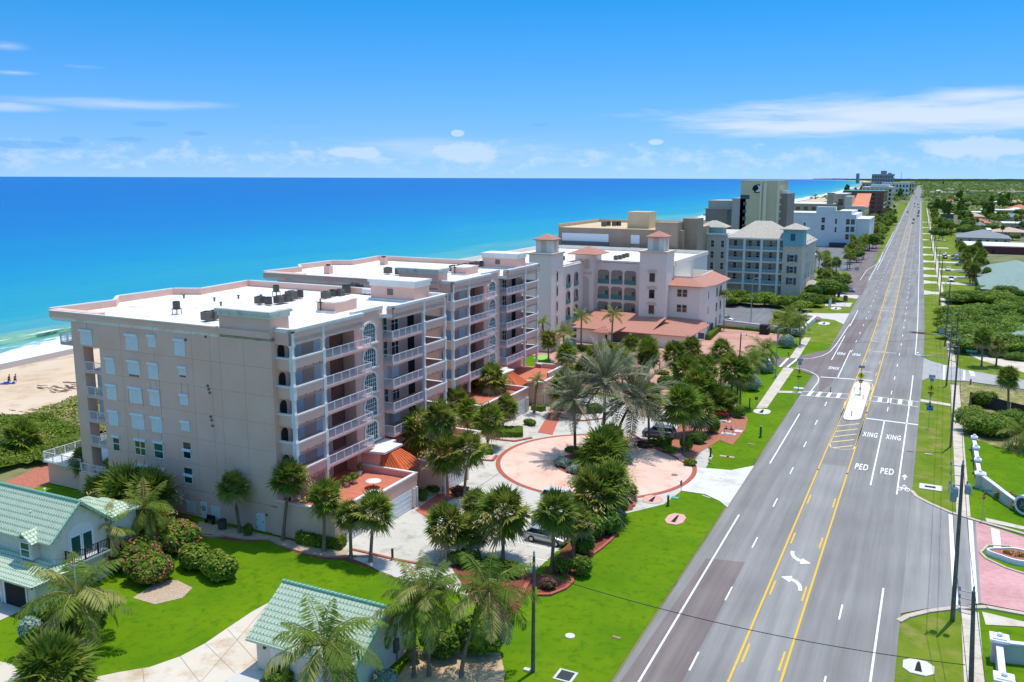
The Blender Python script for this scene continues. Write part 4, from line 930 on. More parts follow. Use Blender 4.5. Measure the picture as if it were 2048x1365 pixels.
r=MB();r.add([P[1],P[2],P[5],P[3]],[(0,1,2,3)]);r.box(-66.85,44.2,2.54,-66.7,49.2,2.70);bpart(hou,'lower_roof_side',r,GTY)
dm=MB();dm.box(-71.1,46.4,3.7,-69.5,48.5,5.5);do=bpart(hou,'dormer',dm,HW)
r=MB();r.add([(-71.6,46.1,5.35),(-70.3,46.1,6.15),(-69.0,46.1,5.35),(-71.6,48.4,5.5),(-70.3,48.9,6.3),(-69.0,48.4,5.5)],[(0,1,4,3),(1,2,5,4)]);r.add([(-71.6,46.1,5.2),(-70.3,46.1,6.0),(-69.0,46.1,5.2),(-71.6,46.1,5.35),(-70.3,46.1,6.15),(-69.0,46.1,5.35)],[(0,1,4,3),(1,2,5,4)]);r.build('dormer_roof',GTY,do)
wn=winN(do,46.4,-70.85,-69.75,3.95,5.2,GLASSG,SHUT)
d=MB();n=10;P=[(51.6,3.3),(48.4,3.3)];P=[(50+1.35*math.cos(math.pi*k/n),5.2+1.0*math.sin(math.pi*k/n)) for k in range(n+1)]+[(48.65,3.2),(51.35,3.2)]
d.add([(-67.77,y,z) for y,z in P],[tuple(range(len(P)))]);bpart(hou,'arched_recess',d,mat('recess_white',rgb('e4e0d8'),.8))
for y in (48.95,50.15):winW(hou,-67.77,y,y+.9,3.2,5.1,GLASSG,SHUT)
d=MB();d.box(-67.8,48.2,2.95,-66.6,52,3.1);bpart(hou,'balcony_floor',d,TRIM)
d=MB();pickets(d,(-66.65,48.2),(-66.65,52),3.1,step=.16,r=.02);bpart(hou,'balcony_rail',d,BLACK)
d=MB();pickets(d,(-67.7,48.25),(-66.65,48.25),3.1,step=.16,r=.02);bpart(hou,'balcony_rail',d,BLACK)
r=MB();r.hip(-72.5,53.4,-68.2,56.4,5.4,1.0,'x',None,.4);bpart(hou,'rear_roof',r,GTX);d=MB();d.box(-72.5,52.6,0,-68.2,56.4,5.2);bpart(hou,'rear_wall',d,HW)
r=MB();r.hip(-79,56.5,-75,59.5,3.4,.9,'x',None,.4);bpart(hou,'porch_roof',r,GTX);d=MB();d.box(-79,56.5,0,-75,59.5,3.2);bpart(hou,'porch_wall',d,HW)
for (x,y,z) in ((-73.6,51,7.4),(-72.2,48.5,6.3)):
 d=MB();d.lathe(x,y,[(.07,z),(.07,z+.7),(.12,z+.7),(.12,z+.78)],8);bpart(hou,'roof_vent',d,TRIM)
d=MB();d.box(-80,60,0,-78.2,61,1.2);tag(d.build('pool_equipment',METALG),'dark equipment cabinet beside the seaward wall behind the green roofed house','cabinet')
sp3=thing('white_condominium','white Spanish style condominium with tower belvederes and red tiled pavilions','building',(-68,195,0))
P3=lambda n,m,mt_,par=None:bpart(sp3,n,m,mt_,par)
b=MB();b.prism([(-63,203),(-76.5,203),(-78.3,201),(-78.3,182),(-104,182),(-104,236),(-56,236),(-56,203)],0,16.3);P3('wall',b,WH3)
b=MB();b.prism([(-63,203.3),(-76.2,203.3),(-78,201.2),(-78,182.3),(-103.7,182.3),(-103.7,235.7),(-56.3,235.7),(-56.3,203.3)],16.3,16.34);P3('flat_roof',b,MEMB)
b=MB();wallrun(b,[(-104,182),(-104,236),(-56,236)],-.3,16.3,17.3);wallrun(b,[(-56,236),(-56,203)],-.3,16.3,17.3);P3('parapet',b,WH3)
b=MB();wallrun(b,[(-63,203),(-76.5,203),(-78.3,201),(-78.3,188)],.3,16.2,16.75);P3('cornice',b,WH3)
def belvedere(x0,y0,x1,y1,ztop,zc):
 b=MB();b.box(x0,y0,0,x1,y1,ztop);tw=P3('tower',b,WH3)
 b=MB();b.box(x0-.3,y0-.3,ztop,x1+.3,y1+.3,ztop+.35);b.build('tower_cornice',CRM,tw)
 cx,cy=(x0+x1)/2+.2,(y0+y1)/2;c=MB();c.box(cx-2,cy-2,ztop+.3,cx+2,cy+2,zc);c.build('belvedere',WH3,tw)
 c=MB()
 for s in (-1,):
  c.box(cx-.7,cy-2.04,ztop+.6,cx+.7,cy-2.0,zc-.3)
 c.box(cx+2.0,cy-.7,ztop+.6,cx+2.04,cy+.7,zc-.3);c.build('blind_arch',CRM,tw)
 r=MB();r.hip(cx-2,cy-2,cx+2,cy+2,zc,1.3,'x',None,.55);r.build('tower_roof',RTX,tw);return tw
t1=belvedere(-62.7,197,-56.2,203.5,19.6,23.3)
for z in (12.9,9.0,5.3,1.7):
 winN(t1,197,-60.2,-58.9,z-.1,z+1.9,GLASS,CRM,.1,False,'tower_window');
 b=MB();b.box(-60.7,196.85,z+2.1,-58.4,197,z+2.5);b.box(-60.4,196.85,z+2.5,-58.7,197,z+2.75);b.build('window_hood',CRM,t1)
t2=belvedere(-83.6,180,-78.0,187,19.6,23.0)
for z in (13.6,10.2,6.6,3.2):
 winW(t2,-78.0,183,183.7,z-.2,z+1.8,GLASS,CRM,.1,'tower_window')
 b=MB();b.box(-78.0,182.7,z+2.0,-77.85,184.0,z+2.4);b.build('window_hood',CRM,t2)
b=MB();b.prism([(-80.5,200.5),(-75.6,200.5),(-75.6,206),(-80.5,206)],0,18.4);pv=P3('corner_pavilion',b,WH3)
r=MB();r.hip(-80.5,200.5,-75.6,206,18.4,1.7,'x',None,1.5);r.build('pavilion_roof',RTX,pv)
b=MB()
for dx in (-.95,.75):
 n=8;P=[(-78.05+dx-.65,14.7),(-78.05+dx+.65,14.7)]+[(-78.05+dx+.65*math.cos(math.pi*k/n),16.6+.6*math.sin(math.pi*k/n)) for k in range(n+1)]
 b.add([(x,200.46,z) for x,z in P],[tuple(range(len(P)))])
b.build('blind_arch',CRM,pv)
b=MB();b.box(-79.4,200.44,3.4,-76.7,200.5,12.2);b.box(-79.0,200.44,12.2,-77.1,200.5,12.8);b.build('lattice_panel',mat('lattice',rgb('cfc6ba'),.9,var=.1,vs=3),pv)
b=MB()
for k in range(8):b.box(-80.4+k*.6,200.3,13.4,-80.15+k*.6,200.5,13.9)
b.build('bracket',CRM,pv)
LOG=[(11.0,14.4),(7.2,10.3),(3.4,6.5),(.2,2.7)]
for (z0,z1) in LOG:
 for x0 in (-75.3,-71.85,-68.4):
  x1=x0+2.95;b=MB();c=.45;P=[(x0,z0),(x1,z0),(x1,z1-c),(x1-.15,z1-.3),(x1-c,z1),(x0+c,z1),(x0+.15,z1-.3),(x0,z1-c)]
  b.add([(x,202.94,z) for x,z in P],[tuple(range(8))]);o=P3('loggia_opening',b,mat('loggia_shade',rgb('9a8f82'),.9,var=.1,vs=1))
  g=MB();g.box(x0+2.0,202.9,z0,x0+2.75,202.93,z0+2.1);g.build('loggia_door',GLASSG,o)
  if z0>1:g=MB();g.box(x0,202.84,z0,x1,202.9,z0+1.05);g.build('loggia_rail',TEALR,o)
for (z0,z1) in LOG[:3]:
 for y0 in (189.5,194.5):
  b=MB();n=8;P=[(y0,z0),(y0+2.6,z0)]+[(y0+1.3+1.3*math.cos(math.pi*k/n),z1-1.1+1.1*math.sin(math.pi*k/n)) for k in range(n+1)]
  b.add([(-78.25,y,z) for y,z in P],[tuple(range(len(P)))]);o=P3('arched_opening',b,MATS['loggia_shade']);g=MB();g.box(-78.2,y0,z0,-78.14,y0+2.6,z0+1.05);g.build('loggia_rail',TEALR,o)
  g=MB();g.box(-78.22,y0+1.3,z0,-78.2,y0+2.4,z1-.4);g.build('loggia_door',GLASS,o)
b=MB();b.prism([(-56.2,200),(-48.9,200),(-47.5,201.2),(-47.5,204.5),(-46.9,206),(-46.9,219),(-56.2,219)],0,11.9);wg=P3('west_wing_wall',b,WH3)
r=MB();y0,x1=199.2,-46.6
r.add([(-56.2,y0,11.9),(-47.9,y0,11.9),(-56.2,203.6,13.4),(-51.6,203.6,13.4)],[(0,1,3,2)]);r.box(-56.2,y0,11.7,-47.9,y0+.1,11.9);P3('wing_roof',r,RTX)
r=MB();r.add([(-47.9,y0,11.9),(-46.0,206.5,11.9),(-46.0,220,11.9),(-50.5,220,13.6),(-50.3,207.5,13.6),(-51.6,203.6,13.4)],[(0,1,4,5),(1,2,3,4)]);r.box(-46.1,206.5,11.7,-46.0,220,11.9);P3('wing_roof_side',r,RTY)
b=MB();wallrun(b,[(-56.2,203.6),(-51.6,203.6),(-50.3,207.5),(-50.5,220),(-56.2,220)],-.25,11.9,13.75);P3('roof_well_wall',b,WH3)
for z0,z1 in ((9.3,10.95),(5.65,7.3),(2.05,3.7)):
 for x in (-54.2,-52.9):winN(wg,200,x,x+1.0,z0,z1,GLASS,CRM)
 for y in (208.2,212.4):winW(wg,-46.9,y,y+1.3,z0-.6,z1-.2,GLASSG,CRM)
 winW(wg,-47.5,202.6,203.1,z0-.4,z1-.5,GLASS,CRM)
b=MB();b.box(-46.95,204.4,0,-46.85,206.4,2.6);P3('garage_opening',b,mat('wood_door',rgb('7a4a38'),.8))
b=MB();b.tube((-56.1,199.9,0),(-56.1,199.9,12),.09,n=8);P3('downpipe',b,TRIM)
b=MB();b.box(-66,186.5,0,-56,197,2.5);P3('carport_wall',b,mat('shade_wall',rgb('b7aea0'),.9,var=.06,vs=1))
r=MB();r.add([(-66.4,183.3,2.9),(-55.8,183.3,2.9),(-55.8,196.9,4.6),(-76,202.8,4.6),(-76,188,2.9)],[(0,1,2,3,4)]);r.box(-66.4,183.3,2.72,-55.8,183.45,2.9);P3('carport_roof',r,RTX)
for x in (-65.8,-60.2):b=MB();b.box(x-.35,183.6,0,x+.35,186.4,2.7);P3('carport_pier',b,WH3)
b=MB();b.box(-55.8,184.2,0,-47.6,197,2.75);b.box(-47.6,188,0,-46.6,199,2.75);gw=P3('garage_wing_wall',b,WH3)
r=MB();r.hip(-55.8,184.2,-47.2,196,2.9,1.7,'x',4.0,.7);P3('garage_wing_roof',r,RTX)
r=MB();r.add([(-56,195.5,3.7),(-46.4,195.5,2.9),(-46.4,200.5,2.9),(-48.9,200.5,4.2),(-56,200.2,4.4)],[(0,1,2,3,4)]);P3('garage_rear_roof',r,RTX)
b=MB();b.box(-50.6,184.15,.3,-49.2,184.2,1.6);P3('garage_vent',b,mat('brown_louver',rgb('7a6e5e'),.8))
b=MB();b.box(-66.3,178.2,2.9,-63.2,182,3.35);b.box(-72.5,182,0,-65.2,190,3.2);po=P3('portico_wall',b,WH3)
for x in (-66.1,-63.4):
 b=MB();b.box(x-.3,178.2,0,x+.3,178.9,2.9);b.build('portico_column',WH3,po)
r=MB();r.hip(-66.4,178,-63.1,187,3.35,1.5,'y',1.9,.6);P3('portico_roof',r,RTY)
r=MB();r.hip(-73,182,-65,191,3.3,1.9,'x',None,.6);P3('lobby_roof',r,RTX)
b=MB();b.box(-65.5,181.9,0,-64.1,181.98,2.5);P3('lobby_door',b,GLASS)
r=MB();r.hip(-79,168,-72.5,174,2.8,1.5,'x',None,.5);P3('cabana_roof',r,RTX);b=MB();b.box(-78.6,168.4,0,-73,173.6,2.7);P3('cabana_wall',b,WH3)
b=MB();b.box(-55.9+5.2,184.12,1.0,-55.9+5.7,184.18,1.75);P3('accessible_sign',b,mat('blue_sign',rgb('3568b0'),.6))
b=MB();b.box(-57.6,186.4,1.0,-57.1,186.46,1.75);P3('accessible_sign',b,MATS['blue_sign'])
for k,(u,v) in enumerate(((1240,519),(1247,517),(1254,515),(1126,521),(1232,520))):
 x,y=at(u,v,16.35);condenser('roof_condenser',x,y,16.35,1.2,k % 2,['dark condenser starting the small row on the white condominium roof','middle condenser of the small row on the white condominium roof','end condenser of the small row on the white condominium roof','single low condenser beside the white corner pavilion','pale condenser set before the small row on the white condominium roof'][k])
for k,(u,v) in enumerate(((1064,520),(1071,518),(1077,517))):
 x,y=at(u,v,16.35);condenser('roof_condenser',x,y,16.35,1.2,1,['first','second','third'][k]+' condenser showing between the pink penthouse and the white tower')
TAN=mat('tan_stucco',rgb('a08a74'),.9,col2=rgb('a8937d'),vs=.3,bump=.1);TANL=mat('light_tan_stucco',rgb('d9bd96'),.9,var=.05,vs=.4)
tan=thing('tan_building','tan flat roofed beach block with white shutters behind the white tower belvederes','building',(-80,250,0))
b=MB();b.box(-101.8,240,0,-64,275,22.3);bpart(tan,'wall',b,TAN)
b=MB();b.box(-101.3,240.5,22.3,-64.5,274.5,22.33);bpart(tan,'roof',b,mat('tan_roof',rgb('d8bc94'),.9,var=.06,vs=.3))
b=MB();wallrun(b,[(-101.8,240.4),(-101.8,275),(-64,275)],-.3,22.3,23.3);bpart(tan,'parapet',b,TANL)
b=MB();b.box(-81.7,244,22.3,-75.2,251,27.1);bpart(tan,'penthouse',b,TANL)
b=MB();b.box(-71.3,237.5,0,-65,243,24.6);bpart(tan,'stair_tower',b,TAN)
b=MB();b.box(-65,243,0,-60.8,250,25.6);bpart(tan,'stair_tower',b,TAN)
for z in (18.4,14.9):
 b=MB();b.box(-100.6,239.9,z,-86,240,z+2.3);o=bpart(tan,'shutter_band',b,SHUT);b=MB();b.box(-100.8,239.6,z-.9,-85.9,239.9,z);b.build('balcony_rail',METALG,o)
 for x in (-79.2,-71.9-1.5):
  b=MB();b.box(x,239.92,z-.2,x+2.6,240,z+2.3);bpart(tan,'window_shutter',b,SHUT)
for k,(u,v) in enumerate(((1208,453),(1217,452),(1229,452),(1238,452))):
 x,y=at(u,v,22.4);condenser('roof_condenser',x,y,22.35,1.6,k % 2,['first','second','third','fourth'][k]+' dark condenser along the tan roof from its seaward end')
HOT=mat('hotel_stucco',rgb('dccfbe'),.9,col2=rgb('e0d5c6'),vs=.4);SHG=mat('shingle_roof',rgb('c6bba8'),.95,col2=rgb('b4a895'),vs=1.5,bump=.4,bs=6);TUR=mat('turquoise_siding',rgb('7fb6bc'),.8,var=.04,vs=2);STN=mat('coquina_stone',rgb('dccbb6'),.95,col2=rgb('cbb9a4'),vs=2.5);SHBL=mat('blue_shutter',rgb('3f6078'),.7)
hot=thing('beach_hotel','pale five storey hotel with a hipped shingle roof and a turquoise corner tower','hotel',(-52,285,0))
H=lambda n,m,mt_,par=None:bpart(hot,n,m,mt_,par)
b=MB();b.box(-72,268,0,-57.6,300,19.6);H('seaward_wall',b,mat('hotel_grey',rgb('cfc2b4'),.9,var=.05,vs=.5))
b=MB();b.box(-57.6,270.4,0,-41,300,18.8);H('wall',b,HOT)
b=MB();b.box(-41,267.6,0,-35.4,274,17.3);st=H('corner_tower',b,STN);b=MB();b.box(-41,274,0,-35.8,302,16.5);H('west_wall',b,STN)
b=MB();b.box(-41.1,267.5,17.3,-35.3,274.1,22.0);b.box(-41.25,267.35,17.1,-35.15,274.25,17.4);tu=H('turquoise_storey',b,TUR)
b=MB();b.box(-38.9,267.42,18.6,-37.6,267.5,20.6);b.build('shuttered_window',SHBL,tu);r=MB();r.hip(-41.1,267.5,-35.3,274.1,22.0,1.7,'x',None,1.0);r.build('tower_roof',SHG,tu)
r=MB();r.hip(-57.2,269.4,-41.0,290,19.1,4.6,'x',6.2,.6);H('main_roof',r,SHG)
r=MB();r.hip(-40,276,-36,300,17,2,'y',None,.9);H('west_roof',r,SHG)
r=MB();r.hip(-80,276,-69,296,19,3.2,'y',None,.6);H('seaward_roof',r,SHG)
b=MB();b.box(-66.5,272,19.6,-60,277,21.8);gz=H('roof_gazebo',b,TUR);r=MB();r.hip(-67,271.6,-59.5,277.6,21.8,1.9,'x',None,.8);r.build('gazebo_roof',SHG,gz)
b=MB();wallrun(b,[(-57.6,268),(-72,268)],-.3,19.6,20.1);H('parapet',b,TRIM)
FH=[1.9,5.35,8.75,12.15,15.55]
posts=[-57.5,-52.4,-47.3,-42.4]
for z in FH[1:]+[19.0]:
 b=MB();b.box(-57.6,268,z-.45,-41,270.5,z);H('balcony_slab',b,TRIM)
for x in posts:
 b=MB();b.box(x-.35,267.95,0,x+.35,268.5,18.9);H('balcony_post',b,TRIM)
for z in FH[1:]:
 for x0,x1 in ((-57.1,-52.8),(-52,-47.7),(-46.9,-42.8),(-42,-41.0)):
  b=MB();b.box(x0,268.1,z+.05,x1,268.16,z+1.1);H('balcony_rail',b,mat('blue_grey_rail',rgb('86a2a8'),.6))
 for x in (-56,-51.6,-49.2,-45.4,-41.8):
  winN(hot,270.4,x,x+.9,z+.5,z+2.5,GLASS,TRIM)
 for x in (-70.3,-67.0,-62.6,-59.5):winN(hot,268,x,x+.95,z+.4,z+2.4,GLASSG if x>-63 else GLASS,TRIM)
for z in FH[1:4]:
 winN(hot,267.6,-38.8,-37.7,z+.3,z+2.2,GLASS,TRIM)
 for x in (-39.6,-37.5):b=MB();b.box(x,267.5,z+.2,x+.75,267.6,z+2.3);H('shutter',b,SHBL)
for z in FH[1:]:
 for y in (276,281,287,294):winW(hot,-35.8 if y>274 else -35.4,y,y+1.3,z+.4,z+2.3,GLASS,TRIM)
r=MB();r.hip(-37.5,284,-31.5,292,3.4,1.7,'x',None,.6);H('porch_roof',r,SHG);b=MB();b.box(-36,285,0,-32,291,3.3);H('porch_wall',b,STN)
TG=mat('tower_cream',rgb('cfc39e'),.9,var=.05,vs=.1);TGR=mat('tower_grey',rgb('8e8378'),.9,var=.06,vs=.2);TLG=mat('tower_light_grey',rgb('b4aca4'),.9,var=.05,vs=.2)
tw=thing('tower_hotel','tall cream tower hotel carrying a round tree emblem near its top','hotel',(-80,410,0))
T=lambda n,m,mt_,par=None:bpart(tw,n,m,mt_,par)
b=MB();b.box(-81,400,0,-64.2,425,35.5);T('tower_wall',b,TG)
b=MB();b.box(-72.4,399.4,0,-71.6,400,35.4);b.box(-70.8,399.2,0,-69.4,400,34.6);b.box(-64.9,399.6,0,-64.2,400,35.5);T('tower_rib',b,mat('pale_rib',rgb('e2d8b8'),.9))
b=MB();b.box(-81,399.9,27.5,-77,400,29.3);T('tower_panel',b,mat('slate_panel',rgb('4a5a66'),.8));b=MB();b.box(-81.1,399.9,35.5,-64.1,425,35.8);T('tower_coping',b,TG)
cx,cz=-74.0,32.3;b=MB();n=28
b.add([(cx+.55+1.95*math.cos(2*math.pi*k/n),399.86,cz-.2+1.95*math.sin(2*math.pi*k/n)) for k in range(n)],[tuple(range(n))]);em=T('emblem',b,mat('emblem_blue',rgb('1a3350'),.6))
b=MB();b.add([(cx+.5+1.5*math.cos(2*math.pi*k/n),399.82,cz-.2+1.5*math.sin(2*math.pi*k/n)) for k in range(n)],[tuple(range(n))]);b.build('emblem_crescent',mat('emblem_pale',rgb('d8dcea'),.6),em)
b=MB()
for dx,dz,r_ in ((-.6,.2,1.05),(-1.1,-.25,.75),(-.1,.35,.85),(-.3,-.4,.7),(-.9,.65,.6),(.25,-.1,.6)):b.add([(cx+dx+r_*math.cos(2*math.pi*k/14),399.78-.002*dx,cz+dz+r_*math.sin(2*math.pi*k/14)) for k in range(14)],[tuple(range(14))])
b.box(cx-.75,399.7,cz-1.8,cx-.3,399.8,cz-.5);b.box(cx-1.1,399.7,cz-1.95,cx+.05,399.8,cz-1.7);b.build('emblem_tree',mat('emblem_dark',rgb('141c2c'),.7),em)
b=MB();b.box(-97,402,0,-84.6,424,23.0);T('seaward_wing_wall',b,TGR);b=MB();b.box(-96,402.6,23.0,-84.4,424,26.6);b.box(-97.4,401.8,22.7,-84.4,424,23.1);T('wing_attic',b,TLG)
b=MB();b.box(-87,401.8,4,-85,402,22.4);T('stair_glass',b,GLASSG);
for k in range(6):
 b=MB();b.box(-98.2,402.5,3+k*3.3,-97,424,4.2+k*3.3);T('sea_balcony',b,TRIM)
b=MB();b.box(-84.6,400,0,-78.5,418,27.8);T('lift_block_wall',b,TLG)
for k in range(6):
 b=MB();b.box(-79.6,399.9,24.6-k*3.3,-76.2-2,400,26.2-k*3.3);T('corridor_window',b,GLASS)
 b=MB();b.box(-78.48,402,24.3-k*3.3,-78.4,416,26.2-k*3.3);T('corridor_window',b,GLASS)
b=MB();b.box(-64.2,404,0,-61.0,425,30.0);T('west_wing_wall',b,TGR);b=MB();b.box(-63.6,404,30,-61.4,410,31.2);T('plant_room',b,TRIM)
for k in range(9):b=MB();b.box(-64.3,403.6,3+k*3.1,-63.7,404,3.9+k*3.1);T('west_balcony',b,TRIM)
pod=thing('podium_building','low sand coloured box building beside the turquoise corner tower','building',(-58,372,0));b=MB();b.box(-66,345,0,-49.5,372,12.3);bpart(pod,'wall',b,mat('sand_stucco',rgb('d2ba98'),.9,var=.05,vs=.3));b=MB();b.box(-66.2,344.8,12.3,-49.3,372.2,12.8);bpart(pod,'coping',b,TRIM);b=MB();b.box(-49.5,345,0,-43.5,372,6.2);bpart(pod,'annex_wall',b,MATS['sand_stucco']);b=MB();b.box(-49.5,344.8,6.2,-43.3,372,6.6);bpart(pod,'annex_coping',b,TRIM)
WBL=mat('blue_white_stucco',rgb('e2e0dc'),.9,var=.04,vs=.2)
mot=thing('white_motel','white blank walled block with narrow dark windows beyond the hotel parking','building',(-58,510,0));Q=lambda n,m,mt_:bpart(mot,n,m,mt_)
b=MB();b.box(-78,500,0,-39.5,540,17.6);b.box(-60,499.9,17.6,-50,505,21.5);b.box(-50,500,17.6,-42,540,19.0);Q('wall',b,WBL);b=MB();b.box(-78.2,499.7,17.6,-60,502,18.2);b.box(-50,499.7,19.0,-41.8,502,19.5);Q('coping',b,TRIM)
b=MB();b.box(-39.5,502,0,-32.8,540,15.0);Q('west_wing_wall',b,WBL);b=MB();b.box(-39.5,501.8,15,-32.6,540,15.4);Q('west_coping',b,TRIM)
for z in (4.3,8.3,12.3):
 winN(mot,500,-44.4,-42.6,z,z+2.8,GLASS,WBL);b=MB();b.box(-42,499.95,z,-40,500,z+2.8);Q('balcony_opening',b,mat('shade_brown',rgb('6e665c'),.9))
for x,z in ((-75,12),(-75,7.7),(-73,12),(-73,7.7),(-66.2,10),(-57.0,13),(-57,9),(-50,12.5),(-50,8)):winN(mot,500,x,x+(1.7 if x in (-57.0,-57) else .9),z,z+2.7,GLASS,WBL)
b=MB();b.box(-52,496,0,-39,500,2.4);Q('base_wall',b,mat('navy_base',rgb('3a4456'),.8))
G1=mat('palm_green',(.17,.25,.03),.7,var=.25,vs=2.5,rand=.18,trans=.35,spec=.12)
G2=mat('palm_yellow_green',(.29,.31,.05),.6,var=.2,vs=2.5,rand=.18,trans=.35,spec=.12)
G3=mat('palm_dry_frond',(.48,.36,.20),.8,var=.2,vs=3,rand=.15,trans=.15)
G4=mat('palm_flower',(.58,.45,.18),.8,var=.15,vs=4,rand=.1,trans=.15)
CO1=mat('coconut_green',(.20,.28,.035),.7,var=.25,vs=2,rand=.15,trans=.35,spec=.15)
CO2=mat('coconut_yellow',(.38,.36,.09),.6,var=.2,vs=2,rand=.1,trans=.25)
DA1=mat('date_grey_green',(.20,.24,.12),.6,var=.2,vs=2,rand=.12,trans=.2)
DA2=mat('date_dry',(.40,.33,.2),.7,var=.2,vs=2,trans=.15)
TRK=mat('palm_trunk',rgb('8a7562'),.95,var=.25,vs=6,bump=.8,bs=14,rand=.12)
TRKD=mat('dark_palm_trunk',rgb('6a5546'),.95,var=.25,vs=6,bump=.8,bs=14,rand=.12)
BARK=mat('tree_bark',rgb('74624f'),.95,var=.2,vs=4)
L1=mat('leaf_green',(.13,.22,.02),.6,var=.3,vs=1.2,rand=.2,trans=.3,spec=.12)
L2=mat('leaf_bright',(.20,.30,.028),.6,var=.25,vs=1.2,rand=.2,trans=.3,spec=.12)
L3=mat('leaf_yellow',(.36,.36,.04),.6,var=.2,vs=1.2,rand=.12,trans=.25)
L4=mat('leaf_dark',(.06,.125,.02),.65,var=.3,vs=1.2,rand=.2,trans=.15)
LS=mat('leaf_silver',(.32,.42,.34),.7,var=.2,vs=2,rand=.12,trans=.15)
LP=mat('flower_pink',(.62,.10,.13),.6,var=.2,vs=3)
LO=mat('flower_orange',(.62,.22,.05),.6,var=.2,vs=3)
LR=mat('leaf_maroon',(.16,.045,.045),.7,var=.25,vs=3)
def kite(mb,p,tip,w,up,mi):
 d=tip-p;s=d.cross(up)
 if s.length<1e-6:s=Vector((1,0,0))
 s.normalize();m=p+d*.45
 mb.add([tuple(p),tuple(m+s*w),tuple(tip),tuple(m-s*w)],[(0,1,2,3)],mi)
def sabal_crown(seed,n=46,lo=-50,dead=.16,yel=.25,stalks=0,nb=15):
 r=random.Random(seed);mb=MB();Zv=Vector((0,0,1))
 for i in range(n):
  t=(i+.5)/n;e=R(85-(85-lo)*t**.85+r.uniform(-8,8));a=i*2.39996+r.uniform(-.25,.25)
  d=Vector((math.cos(e)*math.cos(a),math.cos(e)*math.sin(a),math.sin(e)))
  pl=r.uniform(.36,.52);base=d*pl;base.z-=.05*pl
  s=d.cross(Zv);s=s.normalized() if s.length>.05 else Vector((1,0,0));nn=s.cross(d)
  mi=2 if (t>1-dead and r.random()<.8) else (1 if r.random()<yel else 0)
  mb.path([(0,0,0),base],[.014,.01],3,mi,False)
  bl=r.uniform(.46,.62);roll=r.uniform(-.5,.5);s2=s*math.cos(roll)+nn*math.sin(roll);n2=s2.cross(d)
  for k in range(nb):
   f=R(-100+200*k/(nb-1));L_=bl*(1-.25*abs(f)/1.75)*r.uniform(.85,1.1)
   b=d*math.cos(f)+s2*math.sin(f)+n2*(.22*math.cos(f*2))
   tip=base+b*L_;tip.z-=.40*L_*(1-.5*math.sin(e))*r.uniform(.5,1.2)
   kite(mb,base,tip,.038,n2+Vector((r.uniform(-.3,.3),r.uniform(-.3,.3),0)),mi)
 for i in range(stalks):
  a=r.uniform(0,6.28);e=R(r.uniform(-5,35));d=Vector((math.cos(e)*math.cos(a),math.cos(e)*math.sin(a),math.sin(e)))
  for k in range(60):
   t=r.uniform(.35,1.02);p=d*t+Vector((r.gauss(0,.09),r.gauss(0,.09),-.32*t*t+r.gauss(0,.07)))
   kite(mb,p,p+Vector((r.gauss(0,.06),r.gauss(0,.06),-r.uniform(.03,.1))),.02,Zv,3)
 return mb
def pinnate_crown(seed,n=24,droop=1.0,e0=78,e1=-35,nl=26,ll=.26,w=.013,dead=.1,yel=.2,L_=1.0,stiff=False,jit=10):
 r=random.Random(seed);mb=MB();Zv=Vector((0,0,1))
 for i in range(n):
  t=(i+.5)/n;e=R(e0+(e1-e0)*t+r.uniform(-jit,jit));a=i*2.39996+r.uniform(-.3,.3)
  L=L_*r.uniform(.85,1.08)*(1 if t>.1 else .8);mi=2 if t>1-dead else (1 if r.random()<yel else 0)
  h=Vector((math.cos(a),math.sin(a),0));P=[];p=Vector((0,0,0));ang=e;m=9
  dr=droop*r.uniform(.75,1.25)*(1.25 if abs(e)<.9 else .8)
  for k in range(m):
   P.append(p.copy());p=p+(h*math.cos(ang)+Zv*math.sin(ang))*(L/(m-1));ang-=dr*1.5/(m-1)*(.5+k/m)
   ang=max(ang,R(-86))
  mb.path([P[0],P[3],P[6],P[8]],[.014,.011,.007,.003],4,mi if mi==2 else 1,False)
  side=Vector((-h.y,h.x,0))
  for k in range(nl):
   f=.16+.84*(k+r.uniform(0,.6))/nl;q=min(f*(m-1),m-1.001);j=int(q);c=P[j].lerp(P[j+1],q-j);tg=(P[j+1]-P[j]).normalized()
   l2=ll*L_*(math.sin(min(1,f*1.05)*math.pi*.86+.32))**.7 if f<1 else .05
   for sg in (-1,1):
    b=(side*sg*.8+tg*(.75 if stiff else .55)+Vector((r.uniform(-.1,.1),r.uniform(-.1,.1),(.25 if stiff else -.18-.35*r.random())))).normalized()
    tip=c+b*l2;tip.z-=(.04 if stiff else .32)*l2
    kite(mb,c,tip,w,tg.cross(b)+Vector((r.uniform(-.4,.4),0,0)),mi)
 return mb
def proto(mb,name,mats):
 me=mb.build(name,mats);d=me.data;bpy.data.objects.remove(me);return d
SAB=[proto(sabal_crown(3+k,60,-58,d,y,st),'sabal_crown',[G1,G2,G3,G4]) for k,(d,y,st) in enumerate(((.16,.22,0),(.22,.3,5),(.12,.18,0),(.25,.42,8),(.16,.25,3)))]
COC=[proto(pinnate_crown(21+k,22,1.0,80,-42,30,.27,.012,.08,.25),'coconut_crown',[CO1,CO2,G3]) for k in range(3)]
DAT=[proto(pinnate_crown(41+k,52,.5,84,-38,26,.17,.009,.14,.2,1.0,True),'date_crown',[DA1,DA2,DA2]) for k in range(2)]
ROY=[proto(pinnate_crown(61,15,.9,82,-15,30,.24,.014,.0,.2),'royal_crown',[CO1,CO2,G3])]
ACRE=[proto(pinnate_crown(71,30,.8,86,5,24,.26,.014,.05,.35),'areca_crown',[CO1,CO2,G3])]
